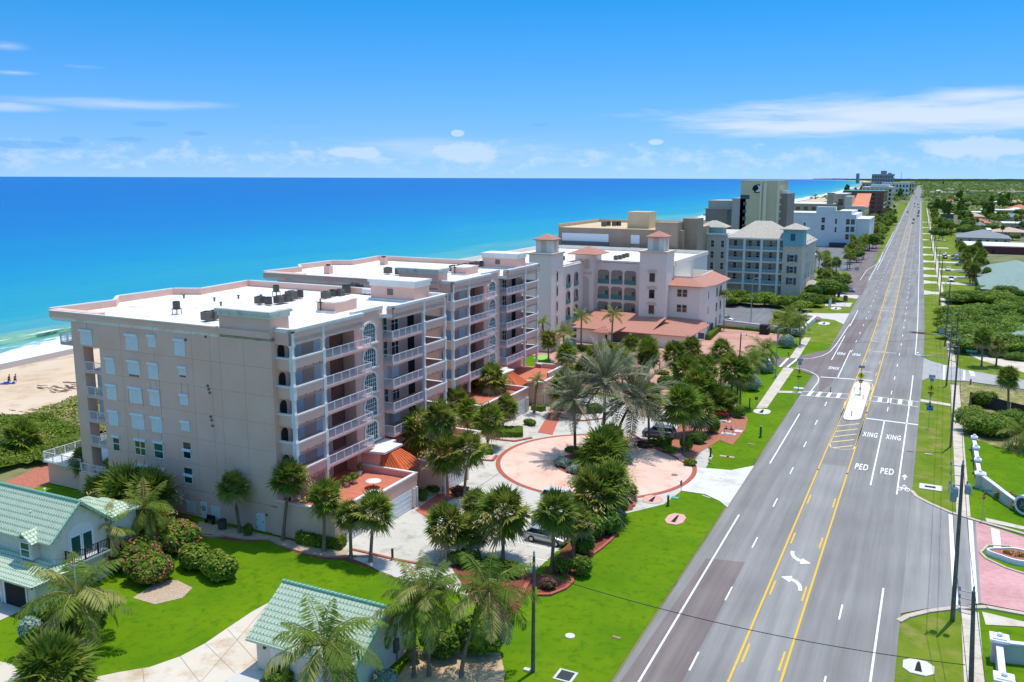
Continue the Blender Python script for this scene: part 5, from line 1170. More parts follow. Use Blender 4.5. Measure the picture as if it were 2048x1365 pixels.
KINDS={'sabal':(SAB,'sabal_palm',.17,TRK),'coconut':(COC,'coconut_palm',.14,TRK),'date':(DAT,'date_palm',.2,TRKD),'royal':(ROY,'royal_palm',.2,TRK),'areca':(ACRE,'feather_palm',.1,TRK)}
PR=random.Random(99)
def palm_xyz(kind,base,top,rad,label,group=None,var=None,flat=1.0,tr=None,rs=1.0):
 cr,name,r0,m=KINDS[kind]
 t=thing(name,label,'palm tree',(base[0],base[1],base[2]),group)
 b,c=Vector(base),Vector(top);lean=Vector((c.x-b.x,c.y-b.y,0));P=[];n=7
 for k in range(n):
  f=k/(n-1);g=f**(1.6 if kind in ('coconut','date') else 1.2);P.append((b.x+lean.x*g,b.y+lean.y*g,b.z-.1+(c.z-b.z+.1)*f))
 r0=r0*rs
 rr=[r0*(1.45 if k==0 else 1.05-.25*k/n) for k in range(n)]
 if kind=='sabal':rr[-1]=r0*1.25;rr[-2]=r0*1.05
 w_=MB();w_.path(P,rr,9);w_.build('trunk',tr or m,t)
 me=cr[PR.randrange(len(cr)) if var is None else var % len(cr)]
 o=bpy.data.objects.new('crown',me);COL.objects.link(o);o.parent=t;o.location=c-b;o.rotation_euler=(PR.uniform(-.08,.08),PR.uniform(-.08,.08),PR.uniform(0,6.28));o.scale=(rad,rad,rad*flat)
 if kind=='royal':
  s=MB();s.path([(c.x,c.y,c.z-1.5),(c.x,c.y,c.z-.8),(c.x,c.y,c.z+.1)],[.16,.17,.1],8);s.build('crownshaft',CO1,t)
 return t
def topof(base,u,v):
 d=ray(u,v);h=Vector((FW.x,FW.y,0));k=(base[0]*h.x+base[1]*h.y)/(d.x*h.x+d.y*h.y)
 return (d.x*k,d.y*k,CAM_H+d.z*k)
def palm(kind,ub,vb,uc,vc,rp,label,group=None,zb=0.0,**k):
 x,y=at(ub,vb,zb);c=topof((x,y),uc,vc);rad=rp/ppm(*c)*(1.2 if kind=='sabal' else 1.1)
 return palm_xyz(kind,(x,y,zb),c,rad,label,group,**k)
S_=[(480,1065,465,972,34,'slim sabal palm against the blank pink wall beside a round shrub'),(566,1080,580,955,40,'leaning sabal palm with a bright crown at the pink wall corner'),(648,1102,650,992,40,'sabal palm standing behind the low hedge by the first garage'),
 (702,1117,700,1028,32,'small sabal palm in front of the first garage door'),(741,1122,748,1020,44,'thick booted sabal palm in the mulch at the drive edge'),(174,975,168,918,30,'leaning sabal palm before the seaward terrace'),(238,985,238,932,32,'dark sabal palm against the pink wall next to the terrace'),(325,1010,322,962,30,'low dark sabal palm beneath the amber windows'),
 (838,950,838,858,47,'full sabal palm with tan flower sprays in front of the orange entrance roof'),(868,985,878,836,40,'tall sabal palm behind the flowering one at the entrance'),(896,1000,892,905,44,'sabal palm shading the second garage door'),(928,995,938,895,38,'yellow flecked sabal palm next to the second garage pier'),
 (975,895,976,838,36,'stocky sabal palm on the clipped hedge point near the plaza'),(978,822,984,757,35,'tall sabal palm rising above the terracotta garage terrace'),(1005,858,1012,812,28,'short sabal palm beside the farther garage door'),(934,860,938,820,28,'sabal palm tucked between the two pink condominiums'),(905,850,910,800,32,'shaded sabal palm close to the last balcony column'),(900,800,898,752,24,'sabal palm topping the end column of the nearer condominium'),
 (897,1112,893,1045,46,'sabal palm starting the row in the middle of the car court'),(915,1115,918,1062,36,'booted sabal palm squeezed into the car court row'),(958,1110,948,1060,38,'drooping sabal palm in the middle of the car court row'),(960,1080,952,1005,32,'sabal palm behind the others in the car court row'),(1006,1118,1008,1022,56,'big round sabal palm ending the car court row'),
 (1103,1142,1112,1020,48,'sabal palm leaning over the silver hatchback'),(1146,1112,1152,1040,36,'yellowish sabal palm between the parked cars and the hedge'),(1209,1045,1192,985,62,'broad sabal palm with tan stalks overhanging the plaza edge'),(1232,1035,1225,960,44,'bright sabal palm behind the broad one at the plaza edge'),(1260,1000,1262,980,16,'dwarf young sabal palm on a mound at the lawn tip'),
 (1212,960,1205,905,56,'dense sabal palm in the plaza island'),(1228,940,1222,882,40,'yellow green sabal palm at the rear of the plaza island'),
 (1298,882,1296,798,36,'sabal palm with slim trunk beside the grey suv'),(1368,902,1366,805,44,'sabal palm at the tail of the white pickup nearest the plaza'),(1388,870,1392,815,40,'pale flowering sabal palm behind the white pickup'),(1400,830,1398,770,42,'sabal palm in the middle of the dense clump'),(1420,830,1428,800,38,'low tan crowned sabal palm in the dense clump'),(1372,800,1374,738,34,'sabal palm on the seaward side of the dense clump'),(1405,790,1408,738,34,'dark sabal palm at the back of the dense clump'),(1440,825,1450,800,30,'shaded sabal palm near the red valve pipes'),
 (1296,770,1297,710,27,'sabal palm between the plaza palms and the forecourt'),(1347,792,1349,706,27,'single tall sabal palm on the pink mulch by the forecourt'),(1380,722,1382,694,25,'sabal palm in front of the white garage wing'),(1264,712,1264,686,20,'small yellow sabal palm near the accessible parking'),(1298,765,1296,695,26,'dark crowned sabal palm on the forecourt edge'),
 (1441,772,1443,702,27,'sabal palm standing in the striped forecourt stalls'),(1462,815,1466,735,34,'tall dark trunked sabal palm beside the wooden pole'),(1480,815,1482,742,32,'yellow crowned sabal palm next to the tall pole'),(1132,770,1133,706,24,'sabal palm before the hedge of the putting lawn'),(1097,722,1097,678,20,'sabal palm standing on the putting lawn edge'),(1190,760,1190,712,26,'sabal palm in front of the portico'),(1212,742,1212,700,22,'small sabal palm before the portico door'),(1245,770,1243,718,28,'sabal palm behind the date palms'),(1130,830,1128,770,34,'sabal palm shading the oval hedge island'),(1180,760,1172,735,26,'low sabal palm by the paver path'),
 (1963,733,1966,674,21,'slim sabal palm nearer the sidewalk in the corner garden'),(1992,733,1996,692,18,'short thick sabal palm closer to the corner house'),(2016,832,2017,752,24,'lone fan palm with a tall trunk behind the dark fence'),(1505,560,1508,545,9,'sabal palm before the hotel balconies'),(1526,565,1526,545,11,'shaggy sabal palm against the hotel ground floor')]
for (a,b,c,d,e,l) in S_:palm('sabal',a,b,c,d,e,l)
for (a,b,c,d,e,l,kd,var,z) in [
 (150,1290,152,1190,118,'arching coconut palm in a sand bed on the near lawn','coconut',0,0),(655,1420,648,1290,128,'coconut palm rising in front of the cottage roof','coconut',1,0),(828,1352,832,1205,98,'coconut palm with a straight trunk at the cottage gable','coconut',2,0),(858,1350,858,1180,88,'coconut palm behind the cottage gable palm','coconut',0,0),(922,1352,978,1182,106,'strongly leaning coconut palm beside the lawn lamp pole','coconut',1,0),
 (212,1140,205,1058,70,'pale trunked palm with hanging grey fronds beside the arched balcony','coconut',2,0),(300,1110,290,1015,64,'wind dried palm drooping over the pink flowers','coconut',0,0),
 (1150,912,1148,800,74,'date palm with an upright trunk at the seaward side of the plaza island','date',0,0),(1207,905,1210,765,92,'tallest date palm of the plaza island','date',1,0),(1228,895,1270,795,96,'leaning date palm of the plaza island','date',0,0),
 (1162,702,1163,632,26,'royal palm beside the white portico','royal',0,0),(1222,700,1226,630,27,'royal palm in front of the white loggias','royal',0,0),(1128,700,1127,662,24,'royal palm beside the little tiled cabana','royal',0,0),(1068,826,1074,760,22,'dark feather palm between the terracotta garages','royal',0,0),
 (1569,685,1570,645,34,'coconut palm by the low white wall of the hotel lot','coconut',1,0),(1600,690,1598,640,28,'coconut palm next to the stone planter ring','coconut',2,0),(1530,740,1528,700,40,'wide coconut palm beside the street lamp','coconut',0,0),(1505,770,1505,722,36,'coconut palm behind the silver shrubs','coconut',1,0),(1572,640,1580,625,22,'coconut palm deeper in the hotel hedge','coconut',2,0),
 (1448,660,1448,590,16,'palm standing in the hotel car park island','areca',0,0),(2075,900,2050,868,52,'dry arching palm fronds leaning over the dark fence','coconut',1,0),(1090,700,1085,645,20,'palm half hidden by the farther pink balconies','royal',0,0)]:
 palm(kd,a,b,c,d,e,l,None,z,var=var)
for (a,b,c,d,e,l,v) in [(258,1035,255,985,62,'big bright sabal palm clump behind the two storey house',3),(310,1050,305,985,52,'yellow green sabal palm beside the amber windows',1),(205,1010,205,980,40,'sabal palm between the house and the seaward terrace',4),(285,1090,292,1040,50,'shaggy sabal palm skirted with dead fronds',3),(100,1420,105,1345,90,'spiky sabal palm cut by the bottom edge of the view',0),(40,905,45,875,44,'spiky palmetto clump beside the sea grape thicket',4)]:
 palm('sabal',a,b,c,d,e,l,None,0,var=v)
def leaf(mb,p,s,nrm,r,mi):
 nrm=nrm.normalized();a=nrm.cross(Vector((r.uniform(-1,1),r.uniform(-1,1),r.uniform(-1,1))))
 if a.length<.05:a=nrm.cross(Vector((1,.3,.2)))
 a.normalize();b=nrm.cross(a);w=s*.55
 mb.add([tuple(p-a*s),tuple(p+b*w*.9),tuple(p+a*s),tuple(p-b*w)],[(0,1,2,3)],mi)
def blobs(mb,bl,n,s,r,wts,core=None,ncore=(10,6),up=.5):
 tot=sum((b[3]*b[4]+b[3]*b[5]+b[4]*b[5]) for b in bl);idx=[i for i,w in enumerate(wts) for _ in range(int(w*20))]
 for (cx,cy,cz,rx,ry,rz) in bl:
  k=int(n*(rx*ry+rx*rz+ry*rz)/tot)
  for _ in range(k):
   z=r.uniform(-.75,1);a=r.uniform(0,6.2832);q=math.sqrt(max(0,1-z*z));d=Vector((q*math.cos(a),q*math.sin(a),z));f=1.04-.34*r.random()**2.2
   nn=Vector((d.x/rx,d.y/ry,d.z/rz)).normalized()+Vector((r.gauss(0,.45),r.gauss(0,.45),r.gauss(up,.45)))
   leaf(mb,Vector((cx+d.x*rx*f,cy+d.y*ry*f,cz+d.z*rz*f)),s*r.uniform(.7,1.3),nn,r,r.choice(idx))
  if core is not None:
   u,w=ncore;vs=[];fs=[]
   for j in range(w+1):
    t=-math.pi/2+math.pi*j/w
    for i in range(u):
     g=.80*(1+.08*math.sin(3*i+2*j));vs.append((cx+rx*g*math.cos(t)*math.cos(6.2832*i/u),cy+ry*g*math.cos(t)*math.sin(6.2832*i/u),cz+rz*g*math.sin(t)))
   fs=[(j*u+i,j*u+(i+1) % u,(j+1)*u+(i+1) % u,(j+1)*u+i) for j in range(w) for i in range(u)]
   mb.add(vs,fs,core)
PAL={'green':([L1,L2,L3,L4],(.5,.3,.05,.15)),'bright':([L1,L2,L3,L4],(.25,.45,.22,.08)),'dark':([L1,L2,L3,L4],(.5,.1,.0,.4)),'silver':([LS,LS,L2,L1],(.6,.25,.05,.1)),'pink':([L1,L2,LP,L4],(.42,.34,.12,.12)),'orange':([L1,L2,LO,L3],(.35,.2,.3,.15)),'maroon':([LR,LR,L1,L2],(.6,.2,.15,.05)),'dry':([G3,L2,L3,L1],(.35,.2,.25,.2)),'clip':([L1,L2,L2,L1],(.5,.3,.15,.05))}
BR=random.Random(5)
def bush(name,label,x,y,rx,ry,h,pal='green',n=None,s=.16,z=-.05,group=None,lumps=5,cat='shrub',core=0,build_root=True):
 m,w=PAL[pal];r=BR;bl=[(0,0,h*.48,rx*.86,ry*.86,h*.52)]
 for k in range(lumps):
  a=6.2832*k/lumps+r.uniform(-.4,.4);f=r.uniform(.45,.7);bl.append((rx*f*math.cos(a),ry*f*math.sin(a),h*r.uniform(.4,.62),rx*r.uniform(.35,.5),ry*r.uniform(.35,.5),h*r.uniform(.32,.44)))
 if n is None:n=int(min(3200,260*(rx*ry+rx*h+ry*h)))
 mb=MB();blobs(mb,bl,n,s,r,w,core);mb.v=[(a+x,b+y,max(c,.02)+z) for a,b,c in mb.v]
 o=mb.build(name,m,loc=(x,y,z));return tag(o,label,cat,group)
def pbush(name,label,u,v,wpx,hm,pal='green',asp=1.0,**k):
 x,y=at(u,v);rx=wpx/2/ppm(x,y);return bush(name,label,x,y,rx,rx*asp,hm,pal,**k)
def hedge(name,label,P,w,h,pal='clip',s=.12,dens=46,z=-.05,flowers=None):
 m,wt=PAL[pal];r=BR;mb=MB();idx=[i for i,q in enumerate(wt) for _ in range(int(q*20))]
 for (a,b) in zip(P[:-1],P[1:]):
  d=Vector((b[0]-a[0],b[1]-a[1],0));L=d.length;d.normalize();n=Vector((-d.y,d.x,0));A=Vector((*a,z));nl=int(L*(w+2*h)*dens)
  q=[A+n*w*.46,A-n*w*.46,A+d*L-n*w*.46,A+d*L+n*w*.46]
  mb.prism([(p.x,p.y) for p in q],z,z+h*.94,0)
  for _ in range(nl):
   t=r.random()*L;f=r.uniform(-(h+w/2),h+w/2)
   if abs(f)<=w/2:p=A+d*t+n*f+Vector((0,0,h*(1+r.gauss(0,.03))));nn=Vector((0,0,1))
   else:sg=1 if f>0 else -1;p=A+d*t+n*sg*w*.5*(1+r.gauss(0,.05))+Vector((0,0,h-(abs(f)-w/2)));nn=n*sg
   leaf(mb,p,s*r.uniform(.7,1.3),nn+Vector((r.gauss(0,.5),r.gauss(0,.5),r.gauss(.3,.4))),r,r.choice(idx))
  for e,sg in ((A,-1),(A+d*L,1)):
   for _ in range(int(w*h*dens)):
    leaf(mb,e+n*r.uniform(-w/2,w/2)+d*sg*.04+Vector((0,0,r.uniform(0,h))),s,d*sg+Vector((r.gauss(0,.5),r.gauss(0,.5),r.gauss(.3,.4))),r,r.choice(idx))
 c=P[0];o=mb.build(name,m,loc=(c[0],c[1],z));return tag(o,label,'hedge')
A2=lambda *l:[at(u,v) for u,v in l]
hedge('clipped_hedge','clipped bright hedge beside the first garage wall',A2((600,1082),(640,1090),(688,1094)),1.5,1.2,'bright')
hedge('clipped_hedge','oval clipped hedge island with red brick kerb before the garages',A2((985,868),(1045,868)),3.4,.8,'green',.1)
hedge('clipped_hedge','small clipped hedge wedge touching the plaza ring',A2((958,905),(986,905)),1.8,.9,'green',.1)
hedge('clipped_hedge','long clipped hedge in the oval brick island under the palms',A2((1108,815),(1160,825),(1200,822)),2.2,1.1,'green')
hedge('clipped_hedge','stepped low hedge by the farther garage pier',A2((1068,805),(1108,800)),1.4,.8,'bright');hedge('clipped_hedge','second low hedge step behind the garage pier',A2((1066,818),(1088,822)),1.2,.8,'bright')
hedge('clipped_hedge','bright hedge bordering the putting lawn',A2((1108,735),(1160,742)),1.6,.9,'bright')
hedge('clipped_hedge','hedge along the seaward side of the white west wing',A2((1415,680),(1437,660)),1.4,1.2,'green');hedge('clipped_hedge','low hedge along the foot of the hotel lot wall',A2((1445,656),(1500,661),(1565,668)),1.0,.6,'green')
for (nm,l,u,v,w,h,pal,a) in [
 ('round_shrub','small round shrub against the pink wall beside the white door',496,1070,21,1.3,'dark',1),('plumeria','sprawling pink flowered shrub reaching towards the house balcony',270,1130,130,2.9,'pink',.8),('plumeria','pink flowered shrub above the small gravel bed',300,1160,110,2.5,'pink',.8),('plumeria','highest pink flowered shrub under the drooping palm',345,1098,130,3.0,'pink',.7),('yellow_shrub','yellow leaved shrub ending the flowering border on the lawn',440,1155,90,2.4,'bright',.7),('yellow_shrub','yellow green shrub beside the pink flowers',390,1135,80,2.4,'bright',.7),('dark_shrub','dark shrub behind the coconut palm on the near lawn',120,1255,90,2.0,'green',.7),('dark_shrub','rounded green shrub beneath the near coconut palm',190,1245,60,1.7,'dark',.8),('silver_shrub','pale silver shrub on the near lawn',62,1275,55,1.8,'silver',.8),('dark_shrub','green mound under the bottom palm',85,1300,80,1.7,'green',.7),
 ('round_shrub','clipped ball shrub on the lawn by the car court',1165,1150,44,1.9,'green',1),('block_shrub','square green shrub at the tip of the car court',1125,1145,46,1.6,'bright',.8),('tall_shrub','tall dark shrub beside the parked cars',1165,1105,56,2.3,'dark',.8),('tall_shrub','dark shrub under the broad plaza palm',1215,1065,60,2.6,'dark',.8),('tall_shrub','tall green shrub behind the silver hatchback',1185,1075,56,2.6,'green',.8),('tall_shrub','green shrub at the plaza end of the mulch strip',1235,1025,50,2.2,'green',.8),('block_shrub','dense hedge mound at the foot of the car court palms',1020,1150,60,1.4,'green',.7),('block_shrub','dark mound between the car court palms',935,1130,70,1.5,'dark',.7),('block_shrub','leafy mound at the lawn side of the car court',985,1145,60,1.4,'dark',.8),
 ('broad_shrub','big glossy shrub behind the leaning coconut palm',960,1300,120,3.0,'green',.7),('broad_shrub','leafy shrub beside the cottage gable',880,1310,90,2.4,'green',.7),('silver_shrub','silver shrub cut by the view edge near the cottage',770,1372,56,1.3,'silver',.8),('broad_shrub','low shrub by the cottage step',560,1362,60,1.0,'green',.8),('maroon_shrub','maroon leaved shrub at the kerb by the lawn pole',1095,1175,40,1.0,'maroon',.8),('small_shrub','rusty leaved shrub against the cottage gable wall',825,1320,36,1.4,'dry',.8),
 ('round_shrub','round bright shrub beside the grey suv',1328,895,30,1.9,'bright',1),('round_shrub','square clipped shrub between the palms and the plaza edge',1372,900,30,2.0,'green',.9),('block_shrub','large clipped block shrub beside the red valve pipes',1424,865,34,2.5,'green',.8),('block_shrub','cube clipped shrub at the end of the pink mulch',1478,835,26,2.0,'green',.8),('small_shrub','pale green shrub on the plaza kerb',1340,905,32,1.0,'bright',.8),('small_shrub','grassy shrub at the plaza kerb near the lawn',1380,930,28,.9,'bright',.8),('maroon_shrub','maroon shrub at the nose of the grey suv',1285,893,40,.7,'maroon',.7),('small_shrub','dark shrub behind the clipped block',1395,885,40,1.6,'dark',.8),('small_shrub','low shrub beside the plaza palm trunk',1310,892,26,1.1,'green',.8),
 ('silver_shrub','silver shrub ring on the seaward side of the plaza island',1128,932,42,1.2,'silver',.8),('silver_shrub','silver shrub at the front of the plaza island',1152,945,40,1.1,'silver',.7),('small_shrub','dark green shrub in the heart of the plaza island',1170,922,44,1.7,'green',.8),('small_shrub','clipped edge shrub at the back of the plaza island',1150,905,50,.9,'green',.5),('small_shrub','grey green shrub on the road side of the plaza island',1250,925,36,1.2,'silver',.8),
 ('silver_shrub','large silver shrub by the sidewalk pole',1500,780,46,3.0,'silver',.8),('silver_shrub','silver shrub on the corner beside the side drive',1530,745,36,2.6,'silver',.8),('silver_shrub','silver shrub close to the street lamp',1572,695,34,3.0,'silver',.8),('silver_shrub','silver shrub beneath the hotel wall coconut palms',1590,672,36,2.2,'silver',.8),('silver_shrub','silver shrub in front of the cabana',1140,705,26,3.2,'silver',.9),('small_shrub','dark shrub on the pink mulch by the forecourt',1340,775,60,2.2,'dark',.6),('small_shrub','green shrub on the paver island',1322,748,34,.9,'green',.6),('small_shrub','shrub at the foot of the striped stalls',1455,800,40,2.2,'green',.8),('small_shrub','dark planting beside the portico steps',1172,702,50,1.4,'dark',.5),('small_shrub','orange tinged planting beside the carport',1232,698,40,1.5,'dry',.5),('small_shrub','dark shrub under the white garage vent',1318,690,36,1.6,'dark',.5),('small_shrub','shrub bank below the white tower',1090,690,56,2.2,'green',.5),('small_shrub','shrubs under the farther garage palm',1060,850,30,1.0,'dark',.6),('small_shrub','dark shrub at the second garage pier',845,1000,24,1.5,'dark',.9),('small_shrub','low shrub in the entrance bed',872,985,40,1.3,'dark',.6),('small_shrub','reddish shrub beside the garage palms',920,990,44,1.1,'maroon',.6),('small_shrub','yellow shrub by the little path between the condominiums',945,850,36,1.4,'bright',.7),('yellow_shrub','bushy yellow green tree shrub at the hotel side',1560,640,30,2.2,'bright',.8),
 ('broad_shrub','big glossy sea grape behind the pillared wall',1975,868,120,3.2,'bright',.7),('broad_shrub','sea grape shrub nearest the dark fence corner',1945,845,60,2.6,'bright',.8),('broad_shrub','sea grape beside the lone fan palm',2020,860,90,3.0,'green',.8),('flower_shrub','orange flowered planting before the curved sign wall',2010,1000,50,1.0,'orange',.5),('flower_shrub','orange flowers nearest the round plaque',2045,1022,50,1.0,'orange',.5),('banana_shrub','ragged leafed banana shrub at the fence corner',1965,812,50,2.6,'bright',.8),('small_shrub','hedge clump beside the corner house',2030,720,50,1.6,'dark',.6),('small_shrub','shrub by the corner house door',1995,715,40,1.6,'dark',.6)]:
 pbush(nm,l,u,v,w,h,pal,a,s=.13 if w<60 else .17)
for k,(t,(x,y,z,r_,h,tall)) in enumerate(POTS):
 mb=MB();r=BR
 if tall:
  for i in range(26):a=r.uniform(0,6.28);e=R(r.uniform(50,88));kite(mb,Vector((x,y,z)),Vector((x+h*math.cos(e)*math.cos(a),y+h*math.cos(e)*math.sin(a),z+h*math.sin(e))),.05,Vector((0,0,1)),0)
 else:blobs(mb,[(x,y,z+h*.45,r_,r_,h*.5)],260,.13,r,(.3,.5,.2),None)
 mb.build('foliage',[L1,L2,L3],t)
def tree_proto(seed,pal,rx,h,th,n=1500,s=.42,lumps=9):
 r=random.Random(seed);m,w=PAL[pal];bl=[]
 for k in range(lumps):
  a=2.39996*k;f=math.sqrt((k+.5)/lumps)*.68;z=h*(.82-.30*f*f)+r.uniform(-.09,.09)*h
  bl.append((rx*f*math.cos(a),rx*f*math.sin(a),z-h*.12,rx*r.uniform(.3,.46),rx*r.uniform(.3,.46),h*r.uniform(.15,.24)))
 mb=MB();blobs(mb,bl,n,s,r,w,0,(7,5));c=proto(mb,'tree_crown',m)
 mb=MB();mb.path([(0,0,-.2),(.1,.05,h*.3),(.05,.1,h*.62)],[th,th*.8,th*.5],7)
 for k in range(4):b=bl[k*2];mb.path([(.07,.06,h*.4),(b[0]*.5,b[1]*.5,b[2]*.8),(b[0],b[1],b[2])],[th*.5,th*.35,th*.15],5)
 return c,proto(mb,'tree_trunk',[BARK])
TP={'sea grape':[tree_proto(1,'bright',3.8,4.4,.22,2400,.26,13),tree_proto(2,'green',3.8,4.8,.22,2400,.26,13)],'broad':[tree_proto(3,'green',4.2,7,.25,1300,.42,10),tree_proto(4,'dark',4.0,7.5,.25,1300,.42,9),tree_proto(5,'bright',3.8,6,.2,1200,.4,9)],'pine':[tree_proto(6,'dark',2.6,15,.3,1000,.55,12)]}
def tree(kind,x,y,sc_,label,group,var=None,zs=1.0):
 c,tr=TP[kind][PR.randrange(len(TP[kind])) if var is None else var % len(TP[kind])]
 t=thing({'sea grape':'sea_grape_tree','broad':'broadleaf_tree','pine':'pine_tree'}[kind],label,'tree',(x,y,-.1),group)
 for nm,me in (('crown',c),('trunk',tr)):o=bpy.data.objects.new(nm,me);COL.objects.link(o);o.parent=t
 t.rotation_euler=(0,0,PR.uniform(0,6.28));t.scale=(sc_,sc_,sc_*zs)
 if kind=='sea grape':t.location.z=-1.0*sc_
 return t
k=0
for (u,v,s) in ((1455,612,1.1),(1478,608,1.2),(1505,612,1.15),(1530,612,1.2),(1556,614,1.15),(1580,618,1.1),(1470,592,1.25),(1500,590,1.3),(1535,592,1.3),(1570,595,1.3),(1600,602,1.2),(1622,612,1.1),(1600,622,1.0),(1628,588,1.0),(1640,575,1.0)):
 tree('sea grape',*at(u,v),s,'glossy sea grape in the thicket hiding the hotel ground floor','sea grapes before the hotel',k);k+=1
for i in range(56):
 u=1912+(i % 8)*20+BR.uniform(-10,10);v=590+(i//8)*17+BR.uniform(-9,9)
 if u<1935 and v>690:continue
 tree('sea grape',*at(u,v+8),BR.uniform(1.0,1.3),'glossy bright sea grape in the dense roadside thicket','sea grapes in the inland thicket',i)
def cover(name,P,n,s,h,pal,hump,label,cat):
 m,w=PAL[pal];r=BR;mb=MB();idx=[i for i,q in enumerate(w) for _ in range(int(q*20))]
 xs=[p[0] for p in P];ys=[p[1] for p in P]
 def ins(x,y):
  c=False;j=len(P)-1
  for i in range(len(P)):
   if (P[i][1]>y) !=(P[j][1]>y) and x<(P[j][0]-P[i][0])*(y-P[i][1])/(P[j][1]-P[i][1])+P[i][0]:c=not c
   j=i
  return c
 def hh(x,y):return h*(.45+.55*(math.sin(x/hump+1.3*math.sin(y/hump/1.7))*math.sin(y/hump*.9+math.sin(x/hump/2))*.5+.5))
 k=0
 while k<n:
  x,y=r.uniform(min(xs),max(xs)),r.uniform(min(ys),max(ys))
  if not ins(x,y):continue
  z=hh(x,y);leaf(mb,Vector((x,y,z*r.uniform(.75,1.05))),s*r.uniform(.6,1.4),Vector((r.gauss(0,.6),r.gauss(-.2,.6),1)),r,r.choice(idx));k+=1
 g=1.2;ix=int((max(xs)-min(xs))/g)+1;iy=int((max(ys)-min(ys))/g)+1
 for a in range(ix):
  for b in range(iy):
   x,y=min(xs)+a*g,min(ys)+b*g
   if ins(x+g/2,y+g/2):mb.add([(x,y,hh(x,y)*.72),(x+g,y,hh(x+g,y)*.72),(x+g,y+g,hh(x+g,y+g)*.72),(x,y+g,hh(x,y+g)*.72)],[(0,1,2,3)],0)
 o=mb.build(name,m,kind='stuff');o['label']=label;o['category']=cat;return o
cover('sea_grape_cover',[at(-60,845),at(0,838),at(60,842),at(110,850),at(165,870),at(165,905),at(110,930),at(40,935),at(-60,960)],15000,.2,1.7,'bright',2.1,'yellow green sea grape cover between the beach and the terrace','ground cover')
cover('dune_scrub',[at(50,838),at(100,820),at(160,800),at(190,790),at(260,800),at(260,860),at(170,872),at(110,850)],9000,.26,1.1,'dry',1.5,'mottled dune scrub between the beach and the pink condominium','ground cover')
cover('dune_scrub_strip',[(-131,100),(-124,100),(-118,140),(-120,300),(-130,300)],9000,.3,1.0,'dry',1.5,'dune scrub strip behind the condominiums along the beach','ground cover')
def paint(name,c,metal=0.0,r=.25):return mat(name,c,r,metal=metal,spec=.6)
PW,PS,PG,PB_,PBK,PR_=paint('paint_white',(.75,.75,.75)),paint('paint_silver',(.48,.49,.50),.4,.3),paint('paint_grey',(.20,.22,.25),.3),paint('paint_blue',(.05,.12,.30)),paint('paint_black',(.025,.027,.03)),paint('paint_red',(.35,.03,.03))
TYRE=mat('tyre_rubber',(.018,.018,.018),.85);RIM=mat('wheel_rim',(.5,.5,.52),.35,metal=.7);CGL=mat('car_glass',(.015,.03,.045),.05,spec=.9);LAMP=mat('headlamp',(.75,.77,.8),.15,spec=.8);TAIL=mat('tail_lamp',(.4,.02,.02),.3);PLAST=mat('black_plastic',(.03,.03,.03),.6)
SPEC={
 'hatch':(4.45,1.74,[(0,.62),(.05,.72),(.26,.92),(.30,.95),(.88,1.0),(.97,.95),(1,.75)],(.22,.97,.42,.80),.93,1.48,.31),
 'sedan':(4.7,1.8,[(0,.62),(.04,.74),(.28,.92),(.32,.93),(.82,.97),(.98,.96),(1,.72)],(.27,.88,.41,.70),.92,1.44,.32),
 'suv':(4.7,1.86,[(0,.72),(.03,.92),(.24,1.05),(.28,1.08),(.92,1.1),(.99,1.0),(1,.8)],(.23,.985,.36,.90),1.06,1.70,.35),
 'van':(5.1,1.95,[(0,.68),(.04,.85),(.18,1.03),(.22,1.06),(.95,1.08),(.99,1.0),(1,.75)],(.14,.99,.30,.94),1.05,1.75,.34),
 'pickup':(5.8,2.0,[(0,.8),(.02,1.08),(.24,1.16),(.28,1.18),(.62,1.18),(.98,1.18),(1,1.0)],(.25,.62,.34,.58),1.15,1.9,.4)}
